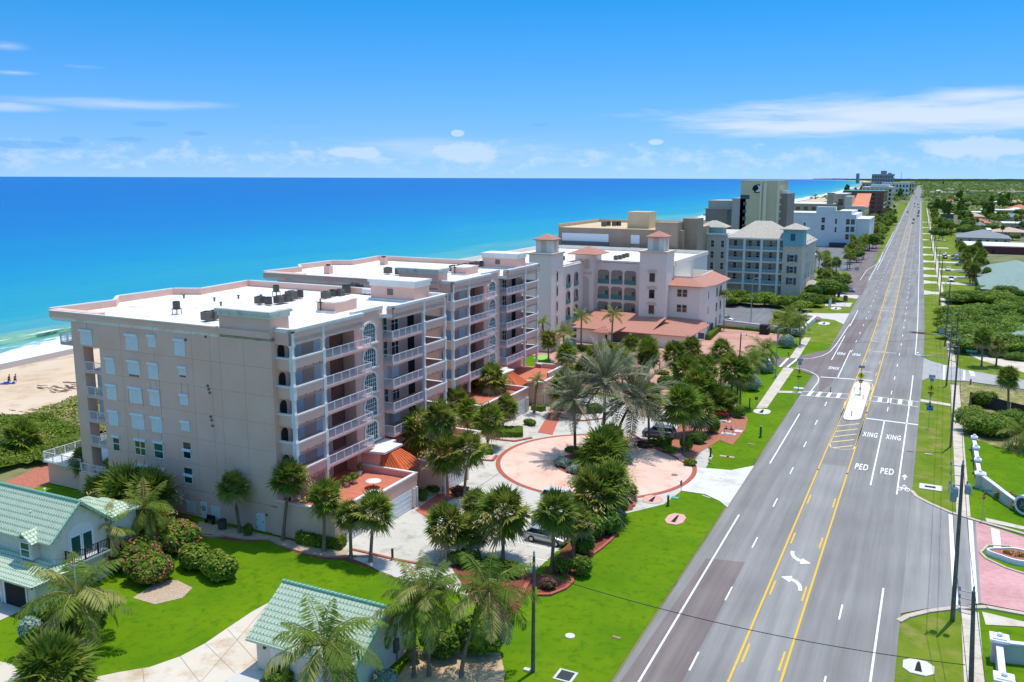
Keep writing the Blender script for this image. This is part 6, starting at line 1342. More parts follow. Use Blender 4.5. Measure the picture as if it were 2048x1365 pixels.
def car(kind,pm,x,y,rz,label,cat='car',group=None,z=-.03):
 L,W,prof,(g0,g1,r0,r1),belt,roof,wr=SPEC[kind];hw=W/2
 t=thing({'pickup':'pickup_truck','van':'minivan','suv':'sport_utility_car'}.get(kind,'parked_car'),label,cat,(0,0,0),group)
 P=lambda n,mb,m,par=None:mb.build(n,m,par or t)
 zs=.26 if kind !='pickup' else .42
 b=MB();xs=[p[0] for p in prof];rings=[]
 for (fx,zt) in prof:
  X=(fx-.5)*L;e=.86 if fx in (0,1) else (.94 if fx<.06 or fx>.96 else 1.0);w=hw*e
  rings.append([(X,-w*.93,zs),(X,-w,zs+.22),(X,-w,zt-.14),(X,-w*.93,zt-.03),(X,-w*.5,zt+.02),(X,w*.5,zt+.02),(X,w*.93,zt-.03),(X,w,zt-.14),(X,w,zs+.22),(X,w*.93,zs)])
 n=10;vs=[v for r in rings for v in r]
 b.add(vs,[(i*n+k,i*n+(k+1) % n,(i+1)*n+(k+1) % n,(i+1)*n+k) for i in range(len(rings)-1) for k in range(n)],0,True)
 b.add(rings[0],[tuple(range(n))[::-1]]);b.add(rings[-1],[tuple(range(n))]);P('body',b,pm)
 gx=lambda f:(f-.5)*L;tw=hw*.74
 q=[(gx(g0),hw*.9,belt),(gx(g1),hw*.9,belt),(gx(r1),tw,roof-.05),(gx(r0),tw,roof-.05)]
 b=MB();vs=[(a,-c,z_) for a,c,z_ in q]+q;b.add(vs,[(0,1,2,3),(7,6,5,4),(0,3,7,4),(1,5,6,2),(3,2,6,7)]);gl=P('window_glass',b,CGL)
 b=MB();xr=[gx(r0)-.05,gx(r0)+.25,gx(r1)-.2,gx(r1)+.06];vs=[]
 for i,X in enumerate(xr):
  zz=roof-(.05 if i in (0,3) else 0)
  vs+=[(X,-tw*1.02,zz-.06),(X,-tw*.8,zz+.01),(X,tw*.8,zz+.01),(X,tw*1.02,zz-.06)]
 b.add(vs,[(i*4+k,i*4+k+1,i*4+5+k,i*4+4+k) for i in range(3) for k in range(3)],0,True);b.add([(x_,y_,z_-.04) for x_,y_,z_ in vs],[(i*4+4+k,i*4+5+k,i*4+k+1,i*4+k) for i in range(3) for k in range(3)]);P('roof',b,pm)
 b=MB()
 for s in (-1,1):
  for (fa,fb) in ((g0,r0),(g1,r1)):b.path([(gx(fa),s*hw*.9,belt-.02),(gx(fb),s*tw,roof-.04)],.045,5)
  for f in ((.5,) if kind=='pickup' else (.52,.74)):fm=g0+(g1-g0)*f;fr=r0+(r1-r0)*f;b.path([(gx(fm),s*hw*.905,belt),(gx(fr),s*tw*1.005,roof-.05)],.04,4)
 P('window_pillar',b,pm if kind !='hatch' else PLAST)
 if kind=='pickup':
  b=MB();b.box(gx(.645),-hw*.8,1.0,gx(.975),hw*.8,1.215);P('cargo_bed',b,PLAST)
 for s in (-1,1):
  for fx in ((.18,.80) if kind !='pickup' else (.17,.79)):
   X=gx(fx);w_=MB()
   def disc(mb,rr,y0,y1):
    k=18;v_=[(X+rr*math.cos(6.2832*i/k),yy,wr+rr*math.sin(6.2832*i/k)) for yy in (y0,y1) for i in range(k)]
    mb.add(v_,[(i,(i+1) % k,k+(i+1) % k,k+i) for i in range(k)]);mb.add(v_[:k],[tuple(range(k))]);mb.add(v_[k:],[tuple(range(k))[::-1]])
   disc(w_,wr,s*(hw-.2),s*(hw+.02));wh=P('wheel',w_,TYRE);r_=MB();disc(r_,wr*.62,s*(hw-.1),s*(hw+.035));r_.build('rim',RIM,wh)
   a=MB();k=12;rr=wr*1.22;v_=[(X+rr*math.cos(math.pi*i/k),s*(hw+.008),wr+rr*math.sin(math.pi*i/k)) for i in range(k+1)];a.add(v_,[tuple(range(k+1))] if s>0 else [tuple(range(k+1))[::-1]]);P('wheel_arch',a,PLAST)
  b=MB();b.box(gx(.005),s*hw*.52,prof[0][1]-.12,gx(.04),s*hw*.85,prof[0][1]+.04);P('headlight',b,LAMP)
  b=MB();b.box(gx(.985),s*hw*.6,prof[-1][1]-.02,gx(1.003),s*hw*.86,prof[-1][1]+.16);P('tail_light',b,TAIL)
  b=MB();b.box(gx(g0+.07),s*hw*.98,belt,gx(g0+.11),s*(hw+.14),belt+.13);P('mirror',b,pm)
 b=MB();b.box(gx(-.004),-hw*.4,.45,gx(.01),hw*.4,prof[0][1]-.1);P('grille',b,PLAST)
 t.location=(x,y,z);t.rotation_euler=(0,0,rz);return t
FWD=math.pi
def pcar(kind,pm,u,v,rz,label,**k):x,y=at(u,v);return car(kind,pm,x,y,rz,label,**k)
CARS=[pcar('hatch',PS,1093,1082,math.pi-.03,'silver hatchback parked nose to the hedge beneath a sabal palm'),pcar('van',PG,1112,1058,math.pi-.03,'dark grey minivan parked beside the silver hatchback'),pcar('suv',PW,1123,1008,math.pi-.05,'white car half hidden by palms at the plaza end of the stalls'),pcar('pickup',PW,1348,842,-.02,'white pickup truck parked in the court beyond the plaza'),pcar('suv',PG,1318,873,.05,'grey sport utility car beside the shrubs at the plaza edge'),pcar('van',PS,1694,584,math.pi,'silver minivan waiting at the hotel driveway mouth'),pcar('sedan',PS,1451,642,math.pi-.1,'pale blue silver car parked alone in the hotel side lot'),pcar('pickup',PW,1902,563,math.pi/2,'white pickup parked on the drive nearest the sea grape thicket'),pcar('sedan',PW,1896,541,math.pi/2,'white sedan facing the road on the second house drive'),pcar('suv',PW,1922,531,0,'white sport utility car parked sideways before the roadside palms'),pcar('sedan',PB_,1913,521,0,'dark blue car parked sideways before the roadside palms'),pcar('suv',PS,1912,514,0,'silver car behind the dark blue one near the roadside palms'),pcar('suv',PBK,1890,517,math.pi/2,'black car at the end of a house drive by the poles'),pcar('sedan',PS,1888,511,math.pi/2,'pale car behind the black one by the poles')]
cmap=[PW,PS,PG,PB_,PBK,PR_];src={('sedan',0):CARS[8],('sedan',1):CARS[13],('sedan',3):CARS[10],('suv',0):CARS[9],('suv',2):CARS[4],('suv',4):CARS[12]}
lab_r=['dark car in the inland lanes nearest the second crossing island','second dark car in the inland lanes behind the one by the island','white car coming towards the camera in the seaward lane','dark car following the oncoming white car','pale car at the tail of the outbound queue','dark car second in the outbound queue','black car third in the outbound queue','dark car overtaking beyond the outbound queue','black car farther up in the outbound outer lane','grey car in the outbound inner lane','blue car in the outbound inner lane behind the grey one','dark oncoming car in the outer seaward lane','grey car far up near the crest of the road','pale oncoming car far up the road','small dark car far up in the outbound lane','dark car at the visible end of the road']
for k,(u,v) in enumerate(((1825.5,448),(1827,441),(1811.8,433),(1815,426),(1836,434),(1836.7,428),(1837.7,424),(1837,416.5),(1835.8,410.5),(1829,408.5),(1830,414.5),(1812,411),(1829,391.5),(1817.7,391),(1832,396),(1824,386))):
 x,y=at(u,v);key=[('sedan',3),('suv',2),('sedan',0),('suv',4),('suv',2),('suv',4),('suv',4),('sedan',3),('suv',4),('suv',2),('sedan',3),('suv',4),('suv',2),('sedan',1),('suv',4),('sedan',3)][k]
 c=dup(src[key],(x,y,0),lab_r[k],(math.pi/2 if u<1823 else -math.pi/2)+.0186,'cars driving on the road');c.name='moving_car'
hk=0
HL=['first','second','third','fourth','fifth','sixth','seventh','eighth']
for row,(us,vs_,n,du,dv,what) in enumerate(((1703,508,6,3.0,-4.6,'in the hotel parking row beside the road verge'),(1672,490,6,1.6,-4.2,'in the hotel parking row nearer the white motel'),(1630,508,2,-14,2,'beside the hotel annex wall'),(1683,476,1,0,0,'against the motel base wall'),(1716,486,2,4,-5,'under the verge trees of the hotel lot'))):
 for i in range(n):
  x,y=at(us+du*i,vs_+dv*i);c=dup(src[list(src)[(hk*5+row) % 6]],(x,y,-.03),(HL[i]+' car ' if n>1 else 'single pale car ')+what,math.pi*(i % 2)+.1,'cars in the hotel parking');c.name='parked_car';hk+=1
WOOD=mat('weathered_pole_wood',rgb('777268'),.95,col2=rgb('5f5b54'),vs=2,bump=.4,bs=10);GALV=mat('galvanised_steel',rgb('9aa3a4'),.5,metal=.4);WIRE=mat('black_wire',(.03,.035,.035),.6);INS=mat('grey_insulator',rgb('9cb2ba'),.4);YSIGN=mat('yellow_green_sign',rgb('d9d312'),.5);BSIGN=mat('sign_black',(.015,.015,.015),.6);CAN=mat('transformer_grey',rgb('8fa0a4'),.5)
POLES={}
def pole(key,ub,vb,ut,vt,label,arms=2,lamp=None,side=-1,equip=False,r=.16):
 x,y=at(ub,vb);tx,ty,tz=topof((x,y),ut,vt)
 t=thing('utility_pole',label,'utility pole',(x,y,-.08));b=MB();b.path([(x,y,-.2),(tx,ty,tz)],[r,r*.62],9);b.build('shaft',WOOD,t);POLES[key]=(tx,ty,tz,side)
 def pt(f):return Vector((x+(tx-x)*f,y+(ty-y)*f,tz*f))
 for k in range(arms):
  p=pt(1-.012-k*.06);a=MB();a.tube(p,p+Vector((side*.9,0,.04)),.04,n=6);ar=a.build('bracket_arm',GALV,t);i_=MB();e=p+Vector((side*.88,0,.05));i_.lathe(e.x,e.y,[(.07,e.z),(.1,e.z+.08),(.06,e.z+.18),(.09,e.z+.22),(.03,e.z+.3)],8);i_.build('insulator',INS,ar)
 b=MB();b.lathe(tx,ty,[(.1,tz-.05),(.07,tz+.2),(.09,tz+.3),(.02,tz+.45)],8);b.build('top_insulator',INS,t)
 if equip:
  for dz,dx in ((.80,-.55),(.83,-.45),(.86,.5)):
   p=pt(dz);b=MB();b.lathe(p.x+dx,p.y,[(.24,p.z-.5),(.26,p.z-.45),(.26,p.z+.2),(.12,p.z+.35)],12);b.lathe(p.x+dx-.1,p.y+.05,[(.05,p.z+.3),(.08,p.z+.4),(.04,p.z+.6)],6);b.build('transformer',CAN,t)
  p=pt(.845);b=MB()
  for k in range(6):b.box(p.x-1.0,p.y-.3+k*.12,p.z-.3+.1*k,p.x-.5,p.y-.27+k*.12,p.z-.22+.1*k)
  b.build('switch_rack',INS,t)
 if lamp:
  u,v=lamp;e=topof((x,y),u,v);e=Vector(e);s=pt(min(.97,max(.5,(e.z-.9)/tz)));b=MB();b.path([s,s.lerp(e,.5)+Vector((0,0,.35)),e+Vector((.5,0,.12)),e],[.06,.05,.045,.04],6);b.build('lamp_arm',GALV,t)
  b=MB();b.obox(e.x,e.y,e.z-.08,e.z+.06,.8,.32,0);b.build('lamp_head',INS,t)
 return t
pole('A',1905,1240,1926,930,'tall wooden pole with transformers at the mouth of the pink entrance',3,equip=True,r=.2);pole('B',1941,1420,1947.5,1184,'wooden pole rising from the bottom edge beside the sidewalk',4,r=.2);pole('C',1901,893,1918.5,678,'wooden pole with a long lamp arm beside the crosswalk verge',2,(1849,713))
pole('D',1892.5,771,1905,653,'wooden pole with lamp arm and crossarm at the side street corner',3,(1872,669));pole('E',1889.5,692,1900.5,567,'plain wooden pole before the inland sea grape thicket',2);pole('F',1878.5,610,1886,514,'wooden pole on the verge at the first house drives',2);pole('G',1875.3,566,1880,504,'wooden pole between the first two house drives',2);pole('H',1870.7,539,1874,492,'wooden pole by the third house drive',2);pole('I',1867.5,518,1870,472,'wooden pole by the fourth house drive',2)
pole('J',1863,501,1866,462,'wooden pole by the fifth house drive',1);pole('K',1860.5,482,1862.5,450,'wooden pole by the sixth house drive',1);pole('N',1858,466,1859.5,438,'wooden pole opposite the second crossing',1);pole('O',1855,450,1856.5,425,'wooden pole just beyond the second crossing',1);pole('P',1852.5,437,1854,415,'distant wooden pole beside the queue of cars',1);pole('Q',1850,425,1851,406,'more distant wooden pole past the queue of cars',1);pole('R',1847.5,413,1848.5,398,'last wooden pole that can be told apart up the road',1)
pole('L',1066,1342,1068,1113,'grey green wooden pole alone on the near roadside lawn',0,r=.17);pole('M',1473,816,1482,670,'tall wooden pole among the yellow crowned palms',1,side=1)
pole('X',1911,708,1917,625,'short leaning pole at the edge of the inland thicket',1)
def wire(name,a,b,sag,label,r=.022,n=14):
 a,b=Vector(a),Vector(b);P=[a.lerp(b,k/n)-Vector((0,0,sag*4*(k/n)*(1-k/n))) for k in range(n+1)]
 m=MB();m.path(P,r,5);return tag(m.build(name,WIRE),label,'wire','overhead wires')
ch=['B','A','C','D','E','F','G','H','I','J','K','N','O','P','Q','R']
nm_={'B':'bottom edge pole','A':'transformer pole','C':'crosswalk lamp pole','D':'side street pole','E':'thicket pole','F':'first drive pole','G':'second drive pole','H':'third drive pole','I':'fourth drive pole','J':'fifth drive pole','K':'sixth drive pole','N':'pole opposite the second crossing','O':'pole beyond the second crossing','P':'pole beside the car queue','Q':'pole past the car queue','R':'last pole'}
for a,b in zip(ch[:-1],ch[1:]):
 A,B=POLES[a],POLES[b]
 wire('power_line',(A[0],A[1],A[2]+.4),(B[0],B[1],B[2]+.4),.6,f'upper wire between the {nm_[a]} and the {nm_[b]}');wire('power_line',(A[0]-.85,A[1],A[2]-.5),(B[0]-.85,B[1],B[2]-.5),.7,f'lower wire between the {nm_[a]} and the {nm_[b]}')
A=POLES['B'];wire('power_line',(A[0]-.85,A[1],A[2]-.5),(A[0]+.3,20,A[2]-.3),.5,'wire leaving the bottom edge pole towards the viewer');wire('power_line',(A[0],A[1],A[2]+.4),(A[0]+.8,20,A[2]+.4),.5,'topmost wire leaving the bottom edge pole')
Lp=POLES['L'];bz=topof(at(1941,1420),1930,1330);wire('service_wire',(Lp[0],Lp[1],Lp[2]-1.2),(bz[0],bz[1],bz[2]),.9,'single wire crossing the road from the lawn pole',.03,24)
M_p=POLES['M'];D_p=POLES['D'];wire('service_wire',(M_p[0],M_p[1],M_p[2]-.6),(D_p[0],D_p[1],D_p[2]-2),.8,'thin wire crossing the road near the crosswalk',.015,20)
def lamp_post(ub,vb,ut,vt,ue,ve,label):
 x,y=at(ub,vb);t_=topof((x,y),ut,vt);e=topof((x,y),ue,ve);t=thing('street_lamp',label,'street lamp',(x,y,-.05));b=MB();b.path([(x,y,-.1),t_],[.13,.08],9);b.build('post',GALV,t)
 b=MB();b.path([t_,(t_[0]+(e[0]-t_[0])*.5,t_[1],t_[2]+.5),e],[.06,.05,.04],6);b.build('arm',GALV,t);b=MB();b.obox(e[0],e[1],e[2]-.1,e[2]+.06,.9,.34,0);b.build('lamp_head',INS,t);b=MB();b.obox(x,y,-.05,.25,.45,.45,0);b.build('base',GALV,t)
lamp_post(1551.5,754,1555.5,660,1592,659,'grey street lamp with its arm over the sidewalk by the side drive');lamp_post(1501,658,1505,560,1515,557,'grey lamp post against the hotel sea grapes');lamp_post(1644,586,1648.5,522,1672,523,'grey lamp post in the trees beside the hotel tower')
def ped_sign(ub,vb,us,vs_,ut,vt,label,arrow_x):
 x,y=at(ub,vb);zc=zat(us,vs_,x,y);zt=zat(ut,vt,x,y);t=thing('crossing_sign',label,'road sign',(x,y,-.02))
 b=MB();b.lathe(x,y,[(.06,0),(.05,zt-.1)],8);b.lathe(x,y,[(.16,0),(.14,.12),(.06,.3)],10);b.build('post',GALV,t);s=.62;Y=y-.1
 b=MB();b.add([(x+s*1.0*dx,Y,zc+s*1.0*dz) for dx,dz in ((0,-1),(1,0),(0,1),(-1,0))]+[(x+s*dx,Y+.03,zc+s*dz) for dx,dz in ((0,-1),(1,0),(0,1),(-1,0))],[(0,1,2,3),(7,6,5,4),(0,4,5,1),(1,5,6,2),(2,6,7,3),(3,7,4,0)]);pl=b.build('sign_plate',YSIGN,t)
 b=MB();Yf=Y-.012
 def seg(x0,z0,x1,z1,w):
  d=Vector((x1-x0,z1-z0)).normalized();n=Vector((-d.y,d.x))*w/2;b.add([(x+x0+n.x,Yf,zc+z0+n.y),(x+x0-n.x,Yf,zc+z0-n.y),(x+x1-n.x,Yf,zc+z1-n.y),(x+x1+n.x,Yf,zc+z1+n.y)],[(0,1,2,3)])
 b.add([(x+.02+.075*math.cos(6.2832*k/12),Yf,zc+.34+.075*math.sin(6.2832*k/12)) for k in range(12)],[tuple(range(12))])
 seg(0,.26,0,-.06,.15);seg(.02,-.04,.17,-.36,.07);seg(-.02,-.04,-.14,-.36,.07);seg(.03,.22,.2,.02,.05);seg(-.03,.22,-.19,.04,.05);b.build('walking_figure',BSIGN,pl)
 b=MB();b.box(x-.42,Y-.02,zc-.92,x+.42,Y+.06,zc-.72);b.build('beacon_bar',BSIGN,t)
 b=MB();b.box(x-.3,Y,zc-1.32,x+.3,Y+.03,zc-.98);ap=b.build('arrow_plate',YSIGN,t);b=MB();b.add([(x+arrow_x*.16,Y-.01,zc-1.02),(x-arrow_x*.2,Y-.01,zc-1.28),(x-arrow_x*.2,Y-.01,zc-1.08)],[(0,1,2)] if arrow_x<0 else [(2,1,0)]);b.build('arrow_symbol',BSIGN,ap)
 b=MB();b.box(x-.14,y-.16,.9,x+.14,y-.06,1.3);b.build('push_button_box',INS,t)
 b=MB();b.box(x-.3,y-.02,zt-.75,x+.3,y+.35,zt-.2);b.build('control_cabinet',CAN,t) if vt<vs_-18 else None
 b=MB();b.add([(x-.5,y-.35,zt+.05),(x+.5,y-.35,zt+.05),(x+.5,y+.4,zt+.3),(x-.5,y+.4,zt+.3),(x-.5,y-.35,zt),(x+.5,y-.35,zt),(x+.5,y+.4,zt+.25),(x-.5,y+.4,zt+.25)],[(0,1,2,3),(7,6,5,4),(0,4,5,1),(1,5,6,2),(2,6,7,3),(3,7,4,0)]);b.build('solar_panel',mat('solar_blue',(.03,.05,.12),.2,spec=.6),t);return t
ped_sign(1596.5,782,1598,744,1599,722,'pedestrian crossing sign on the seaward verge with a big cabinet',1);ped_sign(1719.8,790,1723,751.5,1724,736,'pedestrian crossing sign standing on the median island',-1);ped_sign(1860,806,1862,776.5,1863.5,755,'pedestrian crossing sign on the inland verge behind the blue sign',-1)
for (u,v,l) in ((1596,778,'white concrete pad behind the seaward crossing sign'),):
 x,y=at(u,v);b=MB();b.box(x-.8,y,-.07,x+.9,y+1.2,.02);S('concrete_pad',b,PAINTW)
def sign(name,label,ub,vb,us,vs_,w,h,m,post=GALV,back=None,dy=-.06,ry=0):
 x,y=at(ub,vb);zc=zat(us,vs_,x,y);t=thing(name,label,'sign',(x,y,-.05));b=MB();b.lathe(x,y,[(.035,-.05),(.03,zc+h/2)],6);b.build('post',post,t);b=MB();b.obox(x,y+dy,zc-h/2,zc+h/2,w,.03,ry);p=b.build('sign_plate',m,t);return t,p,(x,y,zc)
t,p,(x,y,z)=sign('transit_sign','blue public sign with a round emblem on the inland verge',1856.4,857,1860,816,.92,.82,mat('sign_blue',rgb('4f93d2'),.5))
b=MB();b.add([(x+.17*math.cos(6.2832*k/16),y-.09,z+.2+.17*math.sin(6.2832*k/16)) for k in range(16)],[tuple(range(16))]);b.add([(x-.36,y-.09,z-.3),(x-.02,y-.09,z-.3),(x-.08,y-.09,z-.14),(x-.3,y-.09,z-.12)],[(0,1,2,3)]);b.box(x+.1,y-.095,z-.32,x+.3,y-.09,z-.05);b.build('sign_symbol',mat('sign_navy',rgb('1e3766'),.6),p)
x,y=at(1963,1043);zc=zat(1968,993,x,y);t=thing('stop_sign','red stop sign seen nearly edge on at the pink entrance','road sign',(x,y,-.05));b=MB();b.lathe(x,y,[(.04,-.05),(.035,zc+.4)],6);b.build('post',GALV,t)
an=R(62);dx_,dy_=math.cos(an),math.sin(an);b=MB();oc=[(math.cos(R(22.5+45*k))*.38,math.sin(R(22.5+45*k))*.38) for k in range(8)];off=Vector((dy_,-dx_,0))*.05
b.add([(x+a*dx_+off.x,y+a*dy_+off.y,zc+c) for a,c in oc]+[(x+a*dx_+off.x*.4,y+a*dy_+off.y*.4,zc+c) for a,c in oc],[tuple(range(8)),tuple(range(15,7,-1))]+[(k,8+k,8+(k+1) % 8,(k+1) % 8) for k in range(8)]);p=b.build('sign_plate',mat('sign_red',rgb('c02a2a'),.5),t)
cu=bpy.data.curves.new('stop_text','FONT');cu.body='STOP';cu.align_x='CENTER';cu.align_y='CENTER';cu.size=.28;o=bpy.data.objects.new('lettering',cu);COL.objects.link(o);cu.materials.append(PAINT);o.parent=p;o.location=Vector((x,y,zc))+off*1.2-OFF[p.name];o.rotation_euler=(math.pi/2,0,an);txtmesh(o)
b=MB();b.obox(x+.1,y+.1,zc+.55,zc+.75,1.4,.03,R(10));b.build('street_name_plate',mat('sign_green',rgb('1f8a72'),.5),t);b=MB();b.lathe(x,y,[(.03,zc+.3),(.03,zc+.8)],6);b.build('post_extension',GALV,t)
sign('street_name_sign','teal street name sign on a thin post at the side street',1940,741.5,1945,702.5,1.9,.42,MATS['sign_green']);sign('roadside_sign','pale grey sign on the verge above the fallen palm frond',1881,690,1883,662.5,1.1,1.0,INS);sign('roadside_sign','small white sign panel low on the verge below the lamp',1888,728,1886.5,695.5,1.3,.28,PAINTW);sign('small_sign','dark diamond sign at the end of the seaward sidewalk',1512,817,1514,797,.5,.5,mat('sign_back',rgb('55585a'),.6),ry=.5);sign('small_sign','narrow sign at the plaza exit seen edge on',1362,983,1362,966,.5,.6,MATS['sign_back'],ry=1.4);sign('small_sign','grey signboard beside the forecourt entrance',1401,707,1402,672,1.3,1.3,MATS['sign_back']);sign('roadside_sign','grey sign board behind the hotel verge shrubs',1713,548,1714,538,1.6,1.3,INS);sign('roadside_sign','dark sign on the little lawn by the silver minivan',1690,612,1690,597,1.2,1.6,MATS['sign_back']);sign('yellow_marker_sign','yellow marker sign beside the hotel wall',1618,672,1618,660,.7,.7,YSIGN)
for (u,v,l) in ((1656,618,'white and green feather banner beside the hotel drive'),(1674,600,'dark purple feather banner near the silver minivan')):
 x,y=at(u,v);t=thing('feather_banner',l,'banner',(x,y,-.05));b=MB();b.path([(x,y,0),(x+.1,y,2.4),(x+.6,y,3.2)],[.03,.025,.015],6);b.build('mast',GALV,t);b=MB();b.add([(x+.03,y,.5),(x+.75,y+.08,.9),(x+.95,y+.06,2.6),(x+.6,y,3.2),(x+.1,y,2.4)],[(0,1,2,3,4)]);b.build('cloth',PAINT if 'white' in l else mat('purple_cloth',rgb('5a4468'),.8),t)
isl=[at(u,v) for u,v in ((1686,837),(1689,841),(1700,842.5),(1716,841.5),(1722,838),(1741,777),(1738,769),(1728,765),(1714,765),(1708,770))]
b=MB();b.prism(isl,-.02,.16);S('median_island',b,mat('island_concrete',rgb('e3dccf'),.9,var=.04,vs=1))
for (u,v,l) in ((1708,785,'yellow reflector post on the seaward edge of the island'),(1726,801,'yellow reflector post on the inland edge of the island'),(1703,834,'thin black marker post at the near end of the island'),(1778,807,'thin dark marker post on the crosswalk of the inland lanes'),(1661,785,'thin dark marker post on the crosswalk of the seaward lanes')):
 x,y=at(u,v);t=thing('marker_post',l,'marker post',(x,y,0));b=MB();b.lathe(x,y,[(.06,0),(.05,.95),(.02,1.0)],8);b.build('post',YSIGN if 'yellow' in l else BSIGN,t);b=MB();b.lathe(x,y,[(.14,0),(.12,.06)],10);b.build('base',BSIGN,t)
HEADW=mat('pink_headwall',rgb('dba998'),.9,var=.06,vs=2);HEADC=mat('pale_headwall',rgb('d9d2c4'),.9,var=.05,vs=2)
def headwall(u,v,w,d,m,label,rot=0.):
 x,y=at(u,v);t=thing('culvert_headwall',label,'culvert',(x,y,-.06));c=MB();P=[]
 for a,bb in ((-1,-.5),(-.5,-1),(.5,-1),(1,-.5),(1,.5),(.5,1),(-.5,1),(-1,.5)):P.append((x+(a*w*math.cos(rot)-bb*d*math.sin(rot))/2,y+(a*w*math.sin(rot)+bb*d*math.cos(rot))/2))
 c.prism(P,-.1,.0);c.build('slab',m,t);c=MB();c.add([(x-w*.12,y-d*.32,.012),(x+w*.12,y-d*.32,.012),(x+w*.05,y+d*.3,.012),(x,y+d*.4,.012),(x-w*.06,y+d*.25,.012)],[(0,1,2,3,4)]);c.build('pipe_opening',DARK,t);return t
headwall(1305,999,2.2,2.6,HEADW,'pink culvert slab near the dwarf palm at the lawn tip');headwall(1351,1038,2.0,3.2,HEADW,'pink culvert slab on the open lawn by the entry drive');headwall(1837,1334,2.2,2.2,HEADC,'pale culvert slab on the inland verge beside the bottom edge');headwall(1524,823,2.6,3.2,HEADC,'pale culvert slab at the end of the seaward sidewalk');headwall(1648,647,2.8,5,HEADC,'pale culvert slab before the stone planter ring');headwall(1672,617,2.8,5,HEADC,'pale culvert slab between the two hotel drives');headwall(1690,592,2.8,5,HEADC,'pale culvert slab close to the silver minivan')
def flat(name,label,u,v,w,d,h,m,cat,par=None):
 x,y=at(u,v);b=MB();b.box(x-w/2,y-d/2,-.09,x+w/2,y+d/2,h);return tag(b.build(name,m,loc=(x,y,-.05)),label,cat)
t=thing('drain_inlet','long concrete drain inlet with dark slot on the inland verge','drain',(1.7,112.5,-.05));b=MB();b.box(.4,111.5,-.1,2.9,113.5,.03);b.build('apron',HEADC,t);b=MB();b.box(1.0,112.2,.03,2.2,112.8,.045);b.build('slot',DARK,t)
x,y=at(1131,1351);t=thing('storm_grate','square storm grate in the near roadside lawn','drain',(x,y,-.05));b=MB();b.box(x-.75,y-.75,-.1,x+.75,y+.75,-.01);b.build('concrete_rim',HEADC,t);b=MB()
for k in range(11):b.box(x-.5+k*.095,y-.55,-.01,x-.45+k*.095,y+.55,.02)
b.box(x-.55,y-.6,-.012,x+.55,y+.6,-.004);b.build('grate',mat('grate_iron',(.05,.06,.06),.6),t)
x,y=at(1140,1271);b=MB();b.lathe(x,y,[(.42,-.09),(.42,-.02),(.38,0)],14);b.lathe(x,y,[(.12,0),(.1,.012)],8);tag(b.build('utility_cover',HEADC),'round pale utility cover on the near lawn','utility cover')
flat('valve_box','green lidded valve box near the entry drive',1350,995.5,.9,.7,.0,mat('valve_green',rgb('5fa58a'),.6),'valve box');flat('stone_block','white slab beside the base of the lawn pole',1054,1340,.5,.35,.08,HEADC,'slab');flat('utility_cover','rusty cover sunk in the roadside lawn',1233,1274,.7,.3,-.03,mat('rusty_cover',rgb('9a7f6a'),.9,var=.3,vs=6),'utility cover');flat('utility_cover','brown valve lid on the lawn beyond the entry drive',1503,888,1.0,.5,-.03,MATS['rusty_cover'],'utility cover');flat('white_slab','white slab on the lawn by the blue valve pipes',1477,863,1.1,1.2,.05,PAINTW,'slab');flat('marker_slab','small white marker slab on the inland verge by the lettering',1857,909,.9,.25,.06,PAINTW,'slab')
flat('bare_patch','pinkish stepping slab on the lawn nearer the plaza',1449,912,1.2,.5,-.04,HEADW,'slab');flat('bare_patch','pinkish stepping slab on the lawn farther from the plaza',1461,913.5,1.0,.5,-.04,HEADW,'slab')
x,y=at(1349,950);b=MB();b.lathe(x,y,[(.42,-.03),(.42,.004),(.02,.01)],18);tag(b.build('manhole_cover',MATS['rusty_cover']),'rusty round manhole cover on the pink plaza','manhole cover')
x,y=at(1025,931);
def bollard(u,v,h,m,label,r=.13,cap=True):
 x,y=at(u,v);t=thing('bollard_light',label,'bollard',(x,y,-.05));b=MB();b.lathe(x,y,[(r*1.5,-.05),(r*1.5,.03),(r,.05),(r,h)],12);b.build('post',m,t)
 if cap:b=MB();b.lathe(x,y,[(r*1.12,h),(r*1.12,h+.12),(.02,h+.17)],12);b.build('cap',mat('bollard_cap',rgb('b9a47e'),.6),t)
 return t
WB_=mat('brown_wood_post',rgb('5d5228'),.9,var=.2,vs=4)
bollard(1336,1011,1.1,WB_,'brown bollard light on the lawn near the dwarf palm');bollard(1421,913,1.2,WB_,'brown bollard light on the lawn behind the yellow hydrant');bollard(1521,874,1.5,mat('green_marker',rgb('2f7a2a'),.7),'green marker pedestal on the roadside lawn',.16);bollard(1499,816,1.6,mat('dark_post',rgb('3e4a38'),.8),'dark slim post beside the seaward sidewalk',.1,False);bollard(785,1119,1.1,mat('brown_post',rgb('6a3f34'),.85),'brown wooden post at the corner of the car court',.12,False);bollard(1319,742,1.5,WB_,'brown post on the small paver island',.14,False);bollard(1177,938,.6,mat('pink_post',rgb('b06a55'),.8),'short pink post in the plaza island',.12,False)
x,y=at(1419,926);t=thing('fire_hydrant','pale yellow fire hydrant on the lawn by the entry drive','fire hydrant',(x,y,-.05));HY=mat('hydrant_yellow',rgb('d8cf86'),.6);b=MB();b.lathe(x,y,[(.2,-.05),(.2,.02),(.14,.05),(.13,.5),(.17,.52),(.17,.56),(.13,.6),(.09,.72),(.03,.78)],14);b.build('barrel',HY,t)
for s in (-1,1):b=MB();b.tube((x+s*.1,y,.4),(x+s*.26,y,.4),.075,n=10);b.build('nozzle',HY,t)
